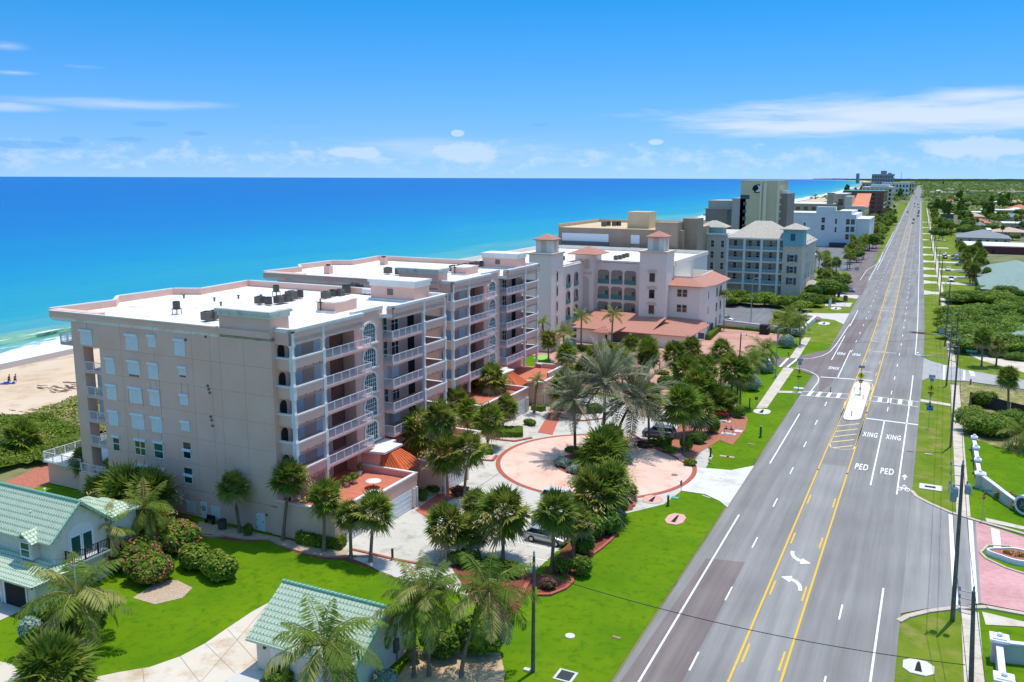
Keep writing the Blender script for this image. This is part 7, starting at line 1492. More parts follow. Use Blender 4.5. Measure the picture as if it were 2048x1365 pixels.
x,y=at(1577,711);b=MB();b.lathe(x,y,[(.16,-.05),(.13,.05),(.13,.55),(.17,.6),(.05,.75)],12);tag(b.build('fire_hydrant',mat('hydrant_orange',rgb('c8863c'),.6)),'orange fire hydrant beside the side drive crossing','fire hydrant')
x,y=at(1941,768);b=MB();b.lathe(x,y,[(.2,-.05),(.15,.05),(.15,.65),(.2,.7),(.05,.9)],12);tag(b.build('fire_hydrant',mat('hydrant_ochre',rgb('a8842e'),.6)),'ochre fire hydrant at the dry lot corner','fire hydrant')
def backflow(u,v,m,label,s,tall):
 x,y=at(u,v);t=thing('valve_assembly',label,'pipework',(x,y,0));b=MB();L=.8*s;h=.9*s
 b.path([(x-L,y,-.05),(x-L,y,h),(x+L,y,h),(x+L,y,-.05)],.09*s,9);b.build('pipe_loop',m,t)
 for k in (-.45,.45):
  w_=MB();w_.lathe(x+k*s,y,[(.05,h),(.05,h+.45*s)],6);w_.lathe(x+k*s,y,[(.2*s,h+.45*s),(.2*s,h+.5*s)],12);w_.build('hand_wheel',m,t);w_=MB();w_.tube((x+k*s-.16,y,h),(x+k*s+.16,y,h),.17*s,n=10);w_.build('valve_body',m,t)
 w_=MB();w_.box(x-L-.4,y-.5,-.06,x+L+.4,y+.5,.03);w_.build('concrete_pad',PAINTW,t);return t
backflow(1443,842,mat('valve_red',rgb('b02433'),.5),'red fire valve pipework on the pink mulch',1.25,True);backflow(1457,868,mat('valve_blue',rgb('35527e'),.5),'blue valve pipework on a white pad by the mulch edge',.8,False)
x,y=at(1529,668);b=MB();b.box(x-1.1,y-.9,-.05,x+1.1,y+.9,2.1);t=thing('transformer_cabinet','black green transformer cabinet before the hotel wall','cabinet',(x,y,-.05));b.build('cabinet_body',mat('cabinet_dark',rgb('232a28'),.6),t);b=MB();b.box(x-1.15,y-.95,2.1,x+1.15,y+.95,2.2);b.build('cabinet_lid',MATS['cabinet_dark'],t)
x,y=at(445,1057);condenser('ground_condenser',x,y,0,1.1,1,'dark air conditioner on the gravel beside the pink wall');
x,y=at(420,1047);t=thing('garden_bench','dark bench against the pink wall by the notice door','bench',(x,y,0));b=MB();b.box(x-.6,y-.2,.4,x+.6,y+.2,.46);b.build('seat',BLACK,t);b=MB();b.box(x-.6,y+.18,.46,x+.6,y+.23,.85);b.build('backrest',BLACK,t)
for s in (-.5,.5):b=MB();b.box(x+s-.04,y-.18,0,x+s+.04,y+.18,.4);b.build('leg',BLACK,t)
x,y=at(1853,668);r=BR;b=MB()
for k in range(70):kite(b,Vector((x-5+r.random()*7,y+r.uniform(-.5,.5),.15)),Vector((x-5+r.random()*7,y+r.uniform(-.8,.8),r.uniform(.0,.5))),.06,Vector((0,0,1)),0)
tag(b.build('fallen_frond',mat('dead_brown_frond',rgb('6e4a38'),.9,var=.2,vs=3),loc=(x,y,0)),'pile of dead brown fronds on the inland verge','fallen frond')
WLL=mat('grey_white_wall',rgb('c9c2bd'),.9,var=.05,vs=.8);CAPW=mat('white_cap',rgb('eceaf0'),.7)
pw=thing('pillared_wall','white capped garden wall stepping down to a round plaque at the pink entrance','wall',(7.2,118,0))
caps=[at(1949,872,1.9),at(1952.7,893,1.85),at(1956,918,1.8),at(1961,946,1.8)]
for i,(x,y) in enumerate(caps):
 w_=.42 if i<3 else .62;b=MB();b.box(x-w_*.75,y-w_*.75,-.1,x+w_*.75,y+w_*.75,1.6);p=b.build('pillar',WLL,pw);b=MB();b.box(x-w_,y-w_,1.6,x+w_,y+w_,1.78);b.box(x-w_*.7,y-w_*.7,1.78,x+w_*.7,y+w_*.7,1.88);b.lathe(x,y,[(.12,1.88),(.2,1.98),(.16,2.1),(.02,2.16)],10);b.build('cap',CAPW,p)
for a,c in zip(caps[:-1],caps[1:]):
 b=MB();b.prism([(a[0]-.16,a[1]-.4),(a[0]+.16,a[1]-.4),(c[0]+.16,c[1]+.4),(c[0]-.16,c[1]+.4)],-.1,1.25);p=b.build('panel',WLL,pw);b=MB();b.prism([(a[0]-.24,a[1]-.4),(a[0]+.24,a[1]-.4),(c[0]+.24,c[1]+.4),(c[0]-.24,c[1]+.4)],1.25,1.38);b.build('coping',CAPW,p)
p0=caps[-1];cur=[(p0[0]+.3,p0[1]-.4),(8.4,112.6),(9.6,110),(10.6,108.4)]
for k,(a,c) in enumerate(zip(cur[:-1],cur[1:])):
 d=Vector((c[0]-a[0],c[1]-a[1])).normalized();n=Vector((-d.y,d.x));h0,h1=1.5-.18*k,1.5-.18*(k+1);q=[(a[0]+n.x*.15,a[1]+n.y*.15),(a[0]-n.x*.15,a[1]-n.y*.15),(c[0]-n.x*.15,c[1]-n.y*.15),(c[0]+n.x*.15,c[1]+n.y*.15)]
 b=MB();vs=[(x_,y_,-.1) for x_,y_ in q]+[(q[0][0],q[0][1],h0),(q[1][0],q[1][1],h0),(q[2][0],q[2][1],h1),(q[3][0],q[3][1],h1)];b.add(vs,[(0,1,5,4),(1,2,6,5),(2,3,7,6),(3,0,4,7),(4,5,6,7)]);b.build('curved_panel',WLL,pw)
 b=MB();q2=[(a[0]+n.x*.24,a[1]+n.y*.24),(a[0]-n.x*.24,a[1]-n.y*.24),(c[0]-n.x*.24,c[1]-n.y*.24),(c[0]+n.x*.24,c[1]+n.y*.24)];vs=[(q2[i][0],q2[i][1],(h0,h0,h1,h1)[i]+dz) for dz in (0,.14) for i in range(4)];b.add(vs,[(4,5,6,7),(0,1,5,4),(1,2,6,5),(2,3,7,6),(3,0,4,7)]);b.build('curved_coping',CAPW,pw)
cx,cy,cz=11.1,107.4,1.15;ax1=Vector((.75,-.66,0)).normalized();nx_=Vector((-.66,-.75,0)).normalized()
def plaque(name,r0,d0,d1,m,par):
 b=MB();n=28;vs=[]
 for d in (d0,d1):
  for k in range(n):c_=Vector((cx,cy,cz))+ax1*(r0*math.cos(6.2832*k/n))+Vector((0,0,r0*math.sin(6.2832*k/n)))+nx_*d;vs.append(tuple(c_))
 b.add(vs,[(k,(k+1) % n,n+(k+1) % n,n+k) for k in range(n)]+[tuple(range(n)),tuple(range(2*n-1,n-1,-1))]);return b.build(name,m,par)
rg=plaque('plaque_ring',1.1,-.2,.25,CAPW,pw);pq=plaque('plaque_disc',.8,.25,.29,mat('plaque_dark',rgb('3e4c4c'),.6,var=.2,vs=3),rg)
b=MB()
for (a0,b0,a1,b1) in ((-.3,-.4,-.1,.4),(-.1,.4,.2,.1),(.2,.1,-.2,-.1),(-.1,-.4,.35,-.2)):
 A_=Vector((cx,cy,cz))+nx_*.3;d_=Vector((a1-a0,b1-b0)).normalized()*.06;b.add([tuple(A_+ax1*(a0-d_.y)+Vector((0,0,b0+d_.x))),tuple(A_+ax1*(a0+d_.y)+Vector((0,0,b0-d_.x))),tuple(A_+ax1*(a1+d_.y)+Vector((0,0,b1-d_.x))),tuple(A_+ax1*(a1-d_.y)+Vector((0,0,b1+d_.x)))],[(0,1,2,3)])
b.build('plaque_mark',mat('plaque_teal',rgb('6f8e8a'),.6),pq)
w2=thing('pillared_wall','white capped garden wall at the bottom corner beside the wooden pole','wall',(7,73,0));c2=[at(1999.5,1272,2.0),at(2008.7,1352,2.0)]
for (x,y) in c2:
 b=MB();b.box(x-.5,y-.5,-.1,x+.5,y+.5,1.7);p=b.build('pillar',WLL,w2);b=MB();b.box(x-.68,y-.68,1.7,x+.68,y+.68,1.9);b.box(x-.5,y-.5,1.9,x+.5,y+.5,2.0);b.lathe(x,y,[(.14,2.0),(.22,2.1),(.18,2.22),(.02,2.28)],10);b.build('cap',CAPW,p)
(xa,ya),(xb,yb)=c2;b=MB();b.prism([(xa-.17,ya-.5),(xa+.17,ya-.5),(xb+.17,yb+.5),(xb-.17,yb+.5)],-.1,1.35);p=b.build('panel',WLL,w2);b=MB();b.prism([(xa-.24,ya-.5),(xa+.24,ya-.5),(xb+.24,yb+.5),(xb-.24,yb+.5)],1.35,1.48);b.build('coping',CAPW,p)
b=MB();b.prism([(xa+.5,ya-.15),(xa+9,ya+1.8),(xa+9,ya+2.1),(xa+.5,ya+.15)],-.1,1.5);p=b.build('panel',WLL,w2);b=MB();b.prism([(xa+.5,ya-.24),(xa+9,ya+1.7),(xa+9,ya+2.2),(xa+.5,ya+.24)],1.5,1.64);b.build('coping',CAPW,p)
pl=thing('entrance_planter','white scalloped planter with orange flowers on the entrance island','planter',(9.4,94,0));n=40;Po,Pi=[],[]
for k in range(n):
 a=6.2832*k/n;rr=1+.1*math.cos(4*a);Po.append((9.6+2.5*rr*math.cos(a),93.9+1.5*rr*math.sin(a)));Pi.append((9.6+2.3*rr*math.cos(a),93.9+1.3*rr*math.sin(a)))
b=MB();vs=[(x,y,z) for z in (-.02,.55) for P in (Po,Pi) for x,y in P];b.add(vs,[(k,(k+1) % n,2*n+(k+1) % n,2*n+k) for k in range(n)]+[(2*n+k,2*n+(k+1) % n,3*n+(k+1) % n,3*n+k) for k in range(n)]+[(n+(k+1) % n,n+k,3*n+k,3*n+(k+1) % n) for k in range(n)]);b.build('planter_wall',CAPW,pl);b=MB();b.sheet(Pi,.4);b.build('soil',MULCHP,pl);b=MB();blobs(b,[(9.3,93.9,.55,.7,.5,.3),(10.2,94,.55,.6,.5,.28),(8.6,94,.5,.3,.3,.25)],300,.12,BR,(.3,.2,.35,.15));b.build('flowers',[L1,LR,LO,L3],pl)
FEN=mat('dark_fence',rgb('3d3d3f'),.8,var=.1,vs=3)
fe=thing('privacy_fence','dark board privacy fence round the corner lot','fence',(7,158,0));fp=[(6.9,141),(7.0,159.5),(12.7,155),(24,146)]
for (a,c) in zip(fp[:-1],fp[1:]):
 d=Vector((c[0]-a[0],c[1]-a[1]));L_=d.length;d.normalize();n=Vector((-d.y,d.x));b=MB();k=0
 while k*.3<L_-.3:s_=Vector(a)+d*(k*.3);e_=s_+d*.28;b.prism([(s_.x+n.x*.02,s_.y+n.y*.02),(s_.x-n.x*.02,s_.y-n.y*.02),(e_.x-n.x*.02,e_.y-n.y*.02),(e_.x+n.x*.02,e_.y+n.y*.02)],-.1,1.9);k+=1
 b.build('board_panel',FEN,fe)
lw=thing('lot_wall','low white wall between the paved court and the hotel car park','wall',(-40,225,0));a,c=at(1440,652),at(1567,668);b=MB();b.prism([(a[0],a[1]),(c[0],c[1]),(c[0],c[1]+.3),(a[0],a[1]+.3)],-.1,1.5);b.build('panel',WH3,lw);b=MB();b.prism([(a[0],a[1]-.08),(c[0],c[1]-.08),(c[0],c[1]+.38),(a[0],a[1]+.38)],1.5,1.62);b.build('coping',CAPW,lw)
rw=thing('ramp_wall','pale wall running from the stone planter ring towards the sidewalk','wall',(-33,225,0));a,c=at(1600,668),at(1628,642);b=MB();b.prism([(a[0],a[1]),(c[0],c[1]),(c[0]+.5,c[1]),(a[0]+.5,a[1])],-.1,1.2);b.build('panel',WH3,rw);b=MB();b.prism([(a[0]-.1,a[1]),(c[0]-.1,c[1]),(c[0]+.6,c[1]),(a[0]+.6,a[1])],1.2,1.32);b.build('coping',CAPW,rw)
x,y=at(1621,640);b=MB();b.lathe(x,y,[(2.6,-.1),(2.6,.7),(2.3,.7),(2.2,.5),(.02,.5)],20);tag(b.build('stone_planter',mat('planter_stone',rgb('a58a80'),.9,var=.3,vs=5)),'round stone planter at the end of the pale wall','planter')
gar=thing('arched_gate_wall','tan arched gate wall between the farther pink garages','wall',(-56,131,0));a=(-56.2,127.4);b=MB();n=10;P=[(a[0],0),(a[0]+2.6,0)]+[(a[0]+1.3+1.3*math.cos(math.pi*k/n),2.4+1.3*math.sin(math.pi*k/n)) for k in range(n+1)]
m_=len(P);b.add([(x_,a[1],z_) for x_,z_ in P]+[(x_,a[1]+.3,z_) for x_,z_ in P],[tuple(range(m_)),tuple(range(2*m_-1,m_-1,-1))]+[(k,m_+k,m_+(k+1) % m_,(k+1) % m_) for k in range(m_)]);b.build('panel',STUCCO,gar)
SKIN=mat('skin',rgb('b98a70'),.7);SHIRT=mat('dark_clothes',rgb('2d3440'),.9);HAIR=mat('dark_hair',rgb('3a2c22'),.8);BLUE=mat('blue_gear',rgb('2a68c8'),.7);SHRT2=mat('grey_clothes',rgb('5a5560'),.9)
def person(u,v,rz,label,lean,cl):
 z0=-.72;x,y=at(u,v,z0);t=thing('person',label,'person',(x,y,z0));c,s=math.cos(rz),math.sin(rz)
 J={'pelvis':(0,0,.95),'waist':(.02,0,1.1),'chest':(.05+lean*.5,0,1.32),'neck':(.08+lean,0,1.5),'headb':(.1+lean,0,1.58),'headt':(.11+lean,0,1.72),'hl':(0,.1,.9),'hr':(0,-.1,.9),'kl':(.16,.11,.5),'kr':(-.06,-.11,.5),'al':(.08,.11,.08),'ar':(-.3,-.11,.12),'tl':(.26,.11,.04),'tr':(-.14,-.11,.03),'sl':(.05+lean*.7,.19,1.42),'sr':(.05+lean*.7,-.19,1.42),'el':(-.02,.27,1.14),'er':(.05,-.27,1.14),'wl':(.16,.27,.95),'wr':(.22,-.27,.98)}
 E=[('pelvis','waist'),('waist','chest'),('chest','neck'),('neck','headb'),('headb','headt'),('pelvis','hl'),('pelvis','hr'),('hl','kl'),('kl','al'),('al','tl'),('hr','kr'),('kr','ar'),('ar','tr'),('chest','sl'),('chest','sr'),('sl','el'),('el','wl'),('sr','er'),('er','wr')]
 Rr={'pelvis':.15,'waist':.13,'chest':.15,'neck':.06,'headb':.09,'headt':.085,'hl':.1,'hr':.1,'kl':.065,'kr':.065,'al':.045,'ar':.045,'tl':.035,'tr':.035,'sl':.07,'sr':.07,'el':.05,'er':.05,'wl':.035,'wr':.035}
 for sd_ in ('l','r'):
  w_=J['w'+sd_];J['p'+sd_]=(w_[0]+.07,w_[1],w_[2]-.04);Rr['p'+sd_]=.032;E.append(('w'+sd_,'p'+sd_))
  for k in range(4):J[f'f{sd_}{k}']=(w_[0]+.14+.01*(k in (1,2)),w_[1]+(k-1.5)*.02,w_[2]-.09);Rr[f'f{sd_}{k}']=.009;E.append(('p'+sd_,f'f{sd_}{k}'))
  J['th'+sd_]=(w_[0]+.09,w_[1]+.05,w_[2]-.03);Rr['th'+sd_]=.01;E.append(('w'+sd_,'th'+sd_))
 ks=list(J);me=bpy.data.meshes.new('body');rot=lambda p:(p[0]*c-p[1]*s,p[0]*s+p[1]*c,p[2]);me.from_pydata([rot(J[k]) for k in ks],[(ks.index(a),ks.index(b)) for a,b in E],[])
 o=bpy.data.objects.new('body',me);COL.objects.link(o);o.parent=t;md=o.modifiers.new('skin','SKIN');o.modifiers.new('sub','SUBSURF').levels=1;o.modifiers['sub'].render_levels=1
 for i,k in enumerate(ks):me.skin_vertices[0].data[i].radius=(Rr[k],Rr[k]);me.skin_vertices[0].data[i].use_root=(k=='pelvis')
 me.materials.append(SKIN)
 def limb(name,seq,rr,m):
  b=MB();b.path([Vector(rot(J[k]))+Vector((x,y,z0)) for k in seq],rr,10);return b.build(name,m,t)
 limb('shirt',['pelvis','waist','chest'],[.185,.175,.2],cl);limb('shorts',['hl','kl'],[.14,.1],SHIRT);limb('shorts',['hr','kr'],[.14,.1],SHIRT)
 h=Vector(rot(J['headt']))+Vector((x,y,z0));b=MB();b.lathe(h.x,h.y,[(.1,h.z-.06),(.112,h.z),(.09,h.z+.07),(.02,h.z+.1)],12);b.build('hair',HAIR,t)
 f=Vector(rot((J['headb'][0]+.1,0,1.63)))+Vector((x,y,z0));b=MB();b.lathe(f.x,f.y,[(.018,f.z-.03),(.012,f.z+.03)],6);b.build('nose',SKIN,t);return t
person(18.5,768,.3,'person in dark clothes walking on the beach ahead of the other',.06,SHIRT);person(30.5,767,.3,'person in grey walking on the beach behind the other',.12,SHRT2)
for (u,v,l,w) in ((14,769,'long blue beach board lying by the walking people',1.6),(29.5,768.5,'blue folded beach chair by the walking people',.8),(19,768,'blue beach bag between the walking people',.6)):
 x,y=at(u,v,-.72);b=MB();b.obox(x,y-.4,-.66,-.45,w,.5,.3);b.obox(x+.1,y-.3,-.45,-.2,w*.4,.3,.3);tag(b.build('beach_gear',BLUE),l,'beach gear')
b=MB();r=random.Random(3)
for (u0,u1,v,n,h) in ((75,150,777,26,5),(0,60,838,24,4),(20,150,826,22,5),(100,140,785,18,3),(130,155,770,12,4)):
 for _ in range(n):
  x,y=at(r.uniform(u0,u1),v+r.uniform(-h,h),-.5);w_=r.uniform(.2,.9)
  xs=shore_x(y);f=(xs+42-x)/42;zz=(-.1-.25*f/.3) if f<.3 else (-.35-.65*(f-.3)/.56);P=[(x+w_*1.6*math.cos(6.28*k/7)*r.uniform(.6,1),y+w_*.35*math.sin(6.28*k/7)*r.uniform(.5,1),zz+.03) for k in range(7)];b.add(P,[tuple(range(7))])
o=b.build('seaweed_wrack',mat('seaweed',rgb('6b4f40'),.95,var=.3,vs=4),kind='stuff');o['label']='dark seaweed wrack scattered over the dry sand';o['category']='seaweed'
FR=random.Random(31)
def farblock(name,label,u0,u1,vt,Y,dep,m,cat='building',floors=0,win=GLASS,roofm=None,zmax=None,extra=()):
 a,b=atY(u0,vt,Y),atY(u1,vt,Y);x0,x1,zt=a[0],b[0],(a[2]+b[2])/2
 t=thing(name,label,cat,((x0+x1)/2,Y,0));c=MB();c.box(x0,Y,-.1,x1,Y+dep,zt);c.build('wall',m,t)
 c=MB();c.box(x0-.3,Y-.3,zt,x1+.3,Y+dep,zt+.5);c.build('coping',roofm or TRIM,t)
 for k in range(floors):
  z=3+k*(zt-3)/floors;n=max(2,int((x1-x0)/5));c=MB()
  for i in range(n):xa=x0+(i+.25)*(x1-x0)/n;c.box(xa,Y-.12,z,xa+(x1-x0)/n*.5,Y,z+(zt-3)/floors*.55)
  c.build('window_row',win,t)
  c=MB();c.box(x1,Y+2,z,x1+.12,Y+dep-2,z+(zt-3)/floors*.5);c.build('side_window_row',win,t)
 for (e0,e1,ev,ed,em) in extra:
  p,q_=atY(e0,ev,Y+1),atY(e1,ev,Y+1);c=MB();c.box(p[0],Y+1,zt,q_[0],Y+1+ed,p[2]);c.build('roof_structure',em,t)
 return t
FT=mat('far_tan',rgb('b8a68c'),.9,var=.05,vs=.1);FB=mat('far_brown',rgb('8a5f50'),.9,var=.08,vs=.1);FC=mat('far_cream',rgb('d8c8ac'),.9,var=.04,vs=.1);FG=mat('far_grey',rgb('9a9da0'),.9,var=.06,vs=.08);FO=mat('far_orange_roof',rgb('de8a62'),.8,var=.06,vs=.2);FT2=mat('far_teal_roof',rgb('4f9088'),.7)
farblock('beach_building','long tan beach block rising behind the white motel',1573,1668,409,640,40,FT,floors=4,extra=((1655,1668,386,8,FT),))
farblock('beach_building','tan tower block at the end of the long tan one',1655,1692,389,655,40,FT,floors=3)
t=farblock('beach_building','cream beach block with an orange sloping roof',1690,1728,414,600,45,FC,floors=4,extra=((1690,1705,393,20,FC),));a,b=atY(1704,414,604),atY(1737,414,604);c=MB();c.add([(a[0],601,a[2]),(b[0],601,a[2]),(b[0]-1,640,a[2]+8),(a[0],640,a[2]+8)],[(0,1,2,3)]);c.build('sloping_roof',FO,t)
farblock('beach_building','dark brown beach block with balconies beyond the orange roof',1686,1768,383,830,60,FB,floors=6,roofm=FT2)
farblock('beach_building','white block with a pale rounded roof farther along the beach',1724,1785,375,1250,60,FC,floors=4,extra=((1742,1778,369,30,TRIM),));farblock('beach_building','grey block with a teal roof beside the far beach',1724,1746,366,1500,60,FT,floors=4,roofm=FT2)
farblock('far_hotel','big grey hotel with a stepped top on the far skyline',1744,1787,349,1950,60,FG,'hotel',6,extra=((1762,1773,342,25,FG),(1776,1783,346,20,FG)));farblock('beach_building','white low block under the far skyline hotel',1785,1818,366,1800,50,TRIM,floors=3);farblock('beach_building','cream low block beside the far end of the road',1800,1829,364,2300,60,FC,floors=2);farblock('beach_building','pale gabled block before the far skyline hotel',1764,1782,366,1600,40,TRIM,floors=2)
farblock('far_tower','lone tower standing on the distant shore',1712.5,1718.5,347.5,6500,60,FG,'tower',8);
x,y,z=atY(1803,345,2600);b=MB();b.path([(x,y,0),(x,y,z)],[.9,.4],5);tag(b.build('radio_mast',METALG),'thin radio mast above the far roofs','mast')
RG=mat('grey_green_shingle',rgb('93a89a'),.95,col2=rgb('87998d'),vs=.8,bump=.4,bs=5);RW=mat('white_house_roof',rgb('e8e2d8'),.85,var=.04,vs=.3);RGY=mat('grey_shingle',rgb('8f9192'),.95,var=.06,vs=.6);RB=mat('beige_house_roof',rgb('cfae92'),.9,var=.08,vs=.4);RR=mat('red_house_roof',rgb('cc7c62'),.85,var=.1,vs=.4);HWL=mat('house_wall',rgb('bfb8a8'),.9,var=.05,vs=.4);HM=mat('maroon_wall',rgb('7a3f4a'),.9)
RECT=[]
def house(x0,y0,x1,y1,ze,h,rm,label,wall=HWL,flat_=False,name='inland_house',group=None,axis=None,win=True):
 RECT.append((x0-2,y0-3,x1+2,y1+2));t=thing(name,label,'house',((x0+x1)/2,(y0+y1)/2,-.1),group);c=MB();c.box(x0,y0,-.1,x1,y1,ze-.1);c.build('wall',wall,t);c=MB()
 if flat_:c.box(x0-.8,y0-.8,ze-.1,x1+.8,y1+.8,ze+.35)
 else:c.hip(x0,y0,x1,y1,ze,h,axis or ('x' if x1-x0>y1-y0 else 'y'),None,.7)
 c.build('roof',rm,t)
 if win:
  n=max(2,int((x1-x0)/4));c=MB();c.box(x0+(x1-x0)*.42,y0-.06,-.1,x0+(x1-x0)*.42+1,y0,2.1);c.build('door',BLACK,t)
  for i in range(n):
   xa=x0+(i+.3)*(x1-x0)/n;c=MB();c.box(xa,y0-.05,.9,xa+1.3,y0,2.1);c.build('window',GLASS,t)
 return t
house(14.4,306,40,380,2.9,4.4,RG,'large low house with a green grey hip roof behind the sea grape thicket');house(12.3,492,44,520,3.6,0,RW,'long low building with a white flat roof and maroon wall',HM,True);house(11,566,38,596,3.2,4.2,RGY,'house with a wide grey shingle roof beyond the white flat roof',axis='x');house(33,640,52,662,3,2.6,RB,'beige roofed house at the view edge behind the grey roof');house(26,655,32,680,3,.9,RW,'white awning roofed house beside the beige roof',flat_=True);house(44,735,64,760,4.2,0,RW,'white flat roofed building at the view edge',flat_=True)
house(16.5,214,38,230,2.7,3.2,RG,'corner house with a green grey hip roof behind the short palms');house(20,163,36,174,2.6,2.6,RG,'house corner with grey roof at the view edge by the dark fence');house(2,905,13,925,4,0,RB,'small beige flat roofed shop beside the poles',MATS['paint_blue'],True)
house(40,1010,76,1040,5,0,RW,'wide white roofed building among the inland trees',flat_=True);house(30,960,50,990,4,0,RW,'lower white roofed building before the wide one',flat_=True);house(66,1080,92,1104,4,5,RR,'broad red tiled roof right of the wide white building');house(98,1060,128,1090,4,5,RR,'red tiled roof at the view edge among trees');house(-2,1180,18,1200,4,4.5,RR,'orange red roof close to the far poles')
house(-20,2150,50,2200,6,0,RW,'long white commercial roof far inland',flat_=True);house(-8,1700,36,1740,5,0,RB,'beige commercial roof far inland near the road',flat_=True);house(60,2300,190,2360,7,0,RB,'very long pale commercial roof on the inland horizon side',flat_=True)
k_=0
for i in range(60):
 y=700+2400*FR.random()**1.3;x=FR.uniform(8+bend(y)+14,.092*y+6)
 if any(a-12<x<c+6 and b-14<y<d+8 for a,b,c,d in RECT):continue
 rm,cn=FR.choice(((RW,'white'),(RR,'red'),(RB,'beige'),(RGY,'grey'),(RW,'white')));w_=FR.uniform(11,20);house(x,y,x+w_,y+FR.uniform(10,14),3.4,FR.uniform(2,3.4),rm,f'distant {cn} roofed house half hidden among the inland trees',name='distant_house',group=f'distant {cn} roofed houses',win=False)
def blocked(x,y):return any(a<x<c and b<y<d for a,b,c,d in RECT)
RECT+=[(-80,260,-33,312),(-68,340,-42,374),(-80,495,-31,545),(-100,395,-60,430),(-64,380,-36,470),(-60,318,-44,342)]
def scat(n,xf,yf,kinds,group,labels,smin,smax,zs=1.0,mind=3.0):
 done=[];tries=0
 while len(done)<n and tries<n*40:
  tries+=1;y=yf();x=xf(y)
  if blocked(x,y) or any((x-a)**2+(y-b)**2<mind**2 for a,b in done):continue
  done.append((x,y));kd=FR.choice(kinds)
  if kd=='sabal' or kd=='coconut':
   h=FR.uniform(5.5,9);palm_xyz(kd,(x,y,-.1),(x+FR.uniform(-.5,.5),y+FR.uniform(-.5,.5),h),FR.uniform(1.9,2.6)*(1.3 if kd=='coconut' else 1),labels['palm'],group+' palms')
  else:tree(kd,x,y,FR.uniform(smin,smax),labels[kd],group+' '+kd+' trees',zs=zs)
scat(16,lambda y:FR.uniform(-33,-24)+bend(y),lambda y=0:FR.uniform(262,330),['broad','sea grape','sabal','broad'],'hotel verge',{'palm':'palm in the verge planting between the hotel and the road','broad':'dense tree in the verge planting between the hotel and the road','sea grape':'sea grape in the verge planting between the hotel and the road'},.6,.95)
scat(26,lambda y:FR.uniform(-44,-25)+bend(y),lambda y=0:FR.uniform(325,480),['broad','sabal','sabal','coconut','sea grape'],'hotel lot',{'palm':'palm standing among the parked cars of the hotel lot','broad':'dense tree shading the hotel parking lot','sea grape':'sea grape bordering the hotel parking lot'},.6,.95)
scat(75,lambda y:FR.uniform(-34-max(0,y-550)*.02,-23)+bend(y),lambda y=0:480+520*FR.random()**1.2,['broad','broad','sabal','sea grape','broad'],'motel roadside',{'palm':'palm in the dense tree belt between the motels and the road','broad':'dense tree in the belt between the motels and the road','sea grape':'sea grape in the belt between the motels and the road'},.8,1.35)
scat(60,lambda y:FR.uniform(-80-y*.03,-24)+bend(y),lambda y=0:FR.uniform(1000,2200),['broad','broad','pine'],'far seaward',{'broad':'far tree on the seaward side of the distant road','pine':'tall dark pine on the seaward side of the distant road'},1.2,1.9)
for (u,v,uc,vc,rp) in ((1932,555,1932,516,13),(1940,566,1938,532,13),(1946,568,1944,546,12),(1952,570,1951,535,13),(1956,560,1958,520,13),(1962,552,1964,508,12),(1936,545,1936,505,12),(1948,545,1946,500,12),(1969,568,1974,545,12),(1926,540,1926,496,11),(1958,535,1956,492,11),(1966,540,1970,530,12),(1920,530,1920,490,10)):
 palm('sabal',u,v,uc,vc,rp,'sabal palm in the grove beside the green grey hip roof','sabal palms beside the green grey roof')
scat(22,lambda y:FR.uniform(6.5,12)+bend(y),lambda y=0:FR.uniform(560,1000),['sabal','broad'],'pole line',{'palm':'palm close behind the inland line of poles','broad':'dense tree close behind the inland line of poles'},.7,1.0)
scat(44,lambda y:FR.uniform(10+bend(y),.085*y+10),lambda y=0:FR.uniform(600,780),['broad','broad','sea grape','sabal'],'inland',{'palm':'palm among the nearer inland houses','broad':'dense tree among the nearer inland houses','sea grape':'sea grape among the nearer inland houses'},.9,1.4)
scat(100,lambda y:FR.uniform(6+bend(y),.09*y+10),lambda y=0:FR.uniform(780,1700),['broad','broad','broad','pine','sabal'],'far inland',{'palm':'palm among the farther inland houses','broad':'dense tree among the farther inland houses','pine':'dark pine rising over the farther inland houses'},1.0,1.6)
tree('pine',*at(2008,425),1.15,'tall dark conical pine standing over the red inland roofs',None,0)
tree('pine',*at(1886,372),1.6,'tall dark pine against the inland horizon',None,0)
mb=MB();r=FR
for i in range(2600):
 y=1400*(9.5**r.random());s=r.random();xl=-230 if y<2500 else -230-(y-2500)*.062
 x=xl+50+(.10*y+60-xl)*s
 if abs(x-(-10+bend(y)))<12 and y<4200:continue
 R0=r.uniform(4,7)*(1+y/9000);h=r.uniform(6,11)*(1.25 if r.random()<.12 else 1)
 for _ in range(9):
  a=r.uniform(0,6.28);f=r.random()**.5;leaf(mb,Vector((x+R0*f*math.cos(a),y+R0*f*math.sin(a),h*(1-.4*f)*r.uniform(.7,1.05))),R0*r.uniform(.35,.6),Vector((r.gauss(0,.5),r.gauss(-.5,.5),1)),r,r.choice((0,0,0,1,3,3)))
o=mb.build('distant_woods',[L1,L2,L3,L4],kind='stuff');o['label']='distant wooded town reaching to the inland horizon';o['category']='woods'
mb=MB()
for i in range(500):
 y=r.uniform(9000,24000);xl=-950-(y-12000)*.2 if y>12000 else -230-(y-2500)*.062;x=xl+200+(.1*y+300-xl)*r.random();w_=r.uniform(60,220);h=r.uniform(9,22)
 mb.add([(x-w_,y,-.1),(x+w_,y,-.1),(x+w_*.7,y+10,h),(x-w_*.3,y+12,h*r.uniform(.7,1.1)),(x-w_*.8,y+9,h*.7)],[(0,1,2,3,4)],r.choice((0,3)))
 mb.add([(x-w_*.8,y+9,h*.7),(x+w_*.7,y+10,h),(x+w_,y+120,-.1),(x-w_,y+120,-.1)],[(0,1,2,3)],0)
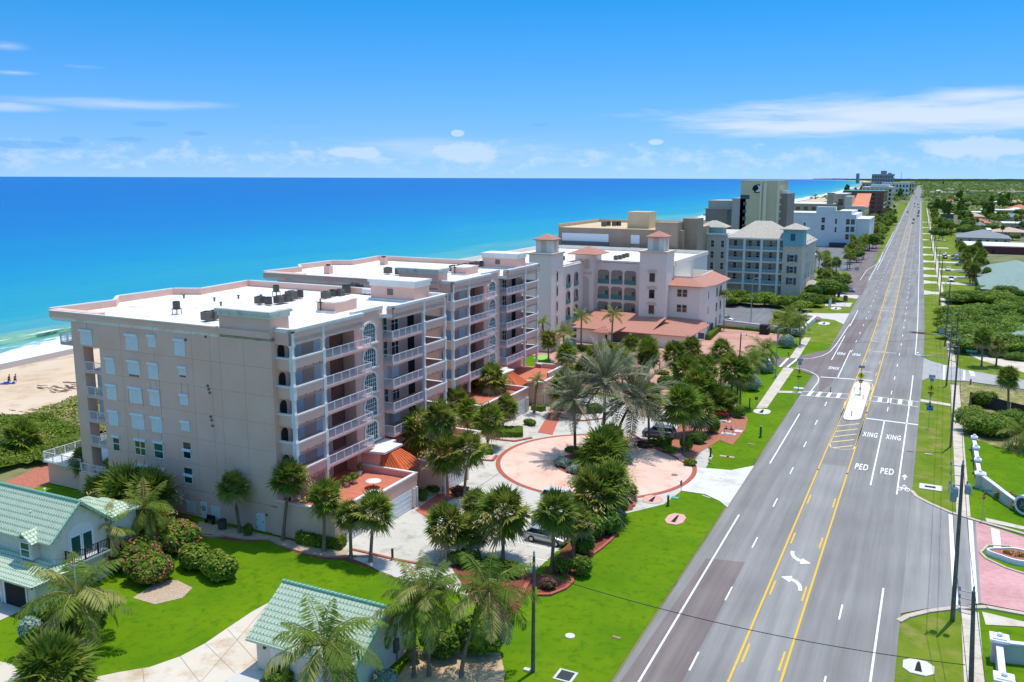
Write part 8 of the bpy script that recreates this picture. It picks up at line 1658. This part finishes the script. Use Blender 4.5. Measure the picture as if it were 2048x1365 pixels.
o=mb.build('horizon_woods',[L1,L2,L3,L4],kind='stuff');o['label']='thin line of woods along the far horizon';o['category']='woods'
mb=MB()
for i in range(900):
 y=900*(5**r.random());x=r.uniform(20+bend(y),.1*y+40)
 if blocked(x,y):continue
 R0=r.uniform(2.5,4.5);h=r.uniform(2.5,5)
 for _ in range(9):a=r.uniform(0,6.28);f=r.random()**.5;leaf(mb,Vector((x+R0*f*math.cos(a),y+R0*f*math.sin(a),h*(1-.5*f))),R0*r.uniform(.35,.55),Vector((r.gauss(0,.5),r.gauss(-.4,.5),1)),r,r.choice((0,0,1,1,2,3)))
o=mb.build('inland_undergrowth',[L1,L2,L3,L4],kind='stuff');o['label']='low mixed greenery filling the gardens between inland houses';o['category']='undergrowth'
SUN_EL,SUN_AZ=R(76),math.atan2(.26,1.0)
sd=Vector((math.sin(SUN_AZ)*math.cos(SUN_EL),math.cos(SUN_AZ)*math.cos(SUN_EL),math.sin(SUN_EL)))
ld=bpy.data.lights.new('sun','SUN');ld.energy=2.1;ld.angle=R(.5);ld.color=(1.0,.965,.90)
lo_=bpy.data.objects.new('sun',ld);COL.objects.link(lo_);lo_.rotation_euler=sd.to_track_quat('Z','Y').to_euler()
w=bpy.data.worlds.new('World');sc.world=w;w.use_nodes=True;nt=w.node_tree;L=nt.links
bg=nt.nodes['Background']
sky=nt.nodes.new('ShaderNodeTexSky');sky.sky_type='NISHITA';sky.sun_disc=False
sky.sun_elevation=SUN_EL;sky.sun_rotation=SUN_AZ;sky.altitude=30;sky.air_density=1.0;sky.dust_density=.15;sky.ozone_density=2.0
hs=nt.nodes.new('ShaderNodeHueSaturation');hs.inputs['Saturation'].default_value=1.3;hs.inputs['Value'].default_value=1.0
L.new(sky.outputs[0],hs.inputs['Color'])
tc=nt.nodes.new('ShaderNodeTexCoord');sp=nt.nodes.new('ShaderNodeSeparateXYZ');L.new(tc.outputs['Generated'],sp.inputs[0])
lift=nt.nodes.new('ShaderNodeVectorMath');lift.operation='ADD';lift.inputs[1].default_value=(0,0,.13)
nrm=nt.nodes.new('ShaderNodeVectorMath');nrm.operation='NORMALIZE'
L.new(tc.outputs['Generated'],lift.inputs[0]);L.new(lift.outputs[0],nrm.inputs[0]);L.new(nrm.outputs[0],sky.inputs['Vector'])
def M_(op,a,b=None,c=None):
 n=nt.nodes.new('ShaderNodeMath');n.operation=op
 for i,x in enumerate((a,b,c)):
  if x is None:continue
  if isinstance(x,(int,float)):n.inputs[i].default_value=x
  else:L.new(x,n.inputs[i])
 return n.outputs[0]
az=M_('ARCTAN2',sp.outputs[0],sp.outputs[1]);el=M_('ARCSINE',sp.outputs[2])
def vec(sx,sy,ox=0,oy=0):
 c=nt.nodes.new('ShaderNodeCombineXYZ');L.new(M_('MULTIPLY_ADD',az,sx,ox),c.inputs[0]);L.new(M_('MULTIPLY_ADD',el,sy,oy),c.inputs[1]);return c.outputs[0]
def noise(v,detail=6,rough=.6,dist=0):
 n=nd(nt,'ShaderNodeTexNoise',Scale=1.0,Detail=float(detail),Roughness=rough,Distortion=float(dist));L.new(v,n.inputs['Vector']);return n.outputs['Fac']
def ramp(f,a,b):
 n=nd(nt,'ShaderNodeMapRange');n.interpolation_type='SMOOTHSTEP';n.inputs['From Min'].default_value=a;n.inputs['From Max'].default_value=b;L.new(f,n.inputs['Value']);return n.outputs[0]
def blob(a0,e0,ra,re):
 x=M_('MULTIPLY_ADD',az,1/ra,-a0/ra);y=M_('MULTIPLY_ADD',el,1/re,-e0/re)
 d=M_('SQRT',M_('ADD',M_('MULTIPLY',x,x),M_('MULTIPLY',y,y)));return M_('SUBTRACT',1.0,d)
def sky_at(u,v):
 d=ray(u,v).normalized();return math.atan2(d.x,d.y),math.asin(d.z)
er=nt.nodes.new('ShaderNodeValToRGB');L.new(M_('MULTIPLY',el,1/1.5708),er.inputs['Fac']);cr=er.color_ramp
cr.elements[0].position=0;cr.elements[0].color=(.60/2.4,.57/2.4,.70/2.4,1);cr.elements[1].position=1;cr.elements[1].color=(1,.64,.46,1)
for p_,c_ in ((.05,(.42,.58,.70)),(.13,(.10,.54,.66)),(.26,(.35,.7,.75)),(.45,(2.2,1.45,1.06))):  # sky overhead, out of view, raised and warmed as added fill for shaded walls
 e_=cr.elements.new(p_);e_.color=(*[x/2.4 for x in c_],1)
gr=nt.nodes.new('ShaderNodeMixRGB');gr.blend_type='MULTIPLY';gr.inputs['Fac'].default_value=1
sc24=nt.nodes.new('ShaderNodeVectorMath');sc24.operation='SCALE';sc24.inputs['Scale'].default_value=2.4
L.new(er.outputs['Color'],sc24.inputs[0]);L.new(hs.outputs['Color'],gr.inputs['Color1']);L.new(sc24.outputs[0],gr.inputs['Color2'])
n_str=M_('SUBTRACT',noise(vec(10,90,1.3),6,.62,.3),.5)
n_cum=M_('SUBTRACT',noise(vec(34,62,2.),7,.66),.5)
def msum(L_):
 t=L_[0]
 for c in L_[1:]:t=M_('MAXIMUM',t,c)
 return t
def bl(u,v,du,dv,k=1.0):
 a0,e0=sky_at(u,v);return M_('MULTIPLY',blob(a0,e0,du/FPX,dv/FPX),k)
big=msum([bl(1900,228,640,44),bl(1620,252,330,26),bl(1960,190,150,20)])
thin=msum([bl(235,208,260,16),bl(20,214,120,12),bl(10,92,50,12,.8),bl(30,146,60,6,.7),bl(160,134,60,5,.6),bl(900,300,480,40,.7)])
puff=msum([bl(915,267,17,9,1.6),bl(1312,284,20,8,1.3),bl(930,305,110,34),bl(710,305,80,20),bl(1960,295,160,30)])
a0,e0=sky_at(1024,318)
band=M_('SUBTRACT',1.0,M_('ABSOLUTE',M_('MULTIPLY_ADD',el,1/.032,-e0/.032)))
tot=msum([M_('MULTIPLY',ramp(M_('ADD',M_('MULTIPLY',big,.9),n_str),.02,.75),.85),
   M_('MULTIPLY',ramp(M_('ADD',M_('MULTIPLY',thin,.9),n_str),.1,.95),.5),
   M_('MULTIPLY',ramp(M_('ADD',M_('MULTIPLY',puff,.9),n_cum),.22,.5),.55),
   M_('MULTIPLY',ramp(M_('ADD',M_('MULTIPLY',band,.28),n_cum),.16,.42),.42)])
cm=nt.nodes.new('ShaderNodeMixRGB');cm.inputs['Color2'].default_value=(3.0,3.4,3.95,1)
L.new(gr.outputs['Color'],cm.inputs['Color1']);L.new(tot,cm.inputs['Fac'])
dk=M_('MULTIPLY',ramp(M_('ADD',msum([bl(300,248,42,7),bl(255,279,50,6),bl(390,267,26,6),bl(140,280,26,8),bl(60,290,110,9),bl(1080,250,18,4)]),n_cum),.1,.5),.5)
cm2=nt.nodes.new('ShaderNodeMixRGB');cm2.inputs['Color2'].default_value=(.62,1.8,3.4,1)
L.new(cm.outputs['Color'],cm2.inputs['Color1']);L.new(dk,cm2.inputs['Fac'])
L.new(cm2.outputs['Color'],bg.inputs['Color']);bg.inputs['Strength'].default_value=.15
vs_=sc.view_settings;sc.display_settings.display_device='sRGB';vs_.view_transform='Standard';vs_.look='None';vs_.gamma=1;vs_.exposure=0.75;vs_.use_curve_mapping=False
sc.render.engine='CYCLES';sc.cycles.max_bounces=6;sc.cycles.diffuse_bounces=3;sc.cycles.glossy_bounces=3;sc.cycles.transparent_max_bounces=12;sc.cycles.use_denoising=True
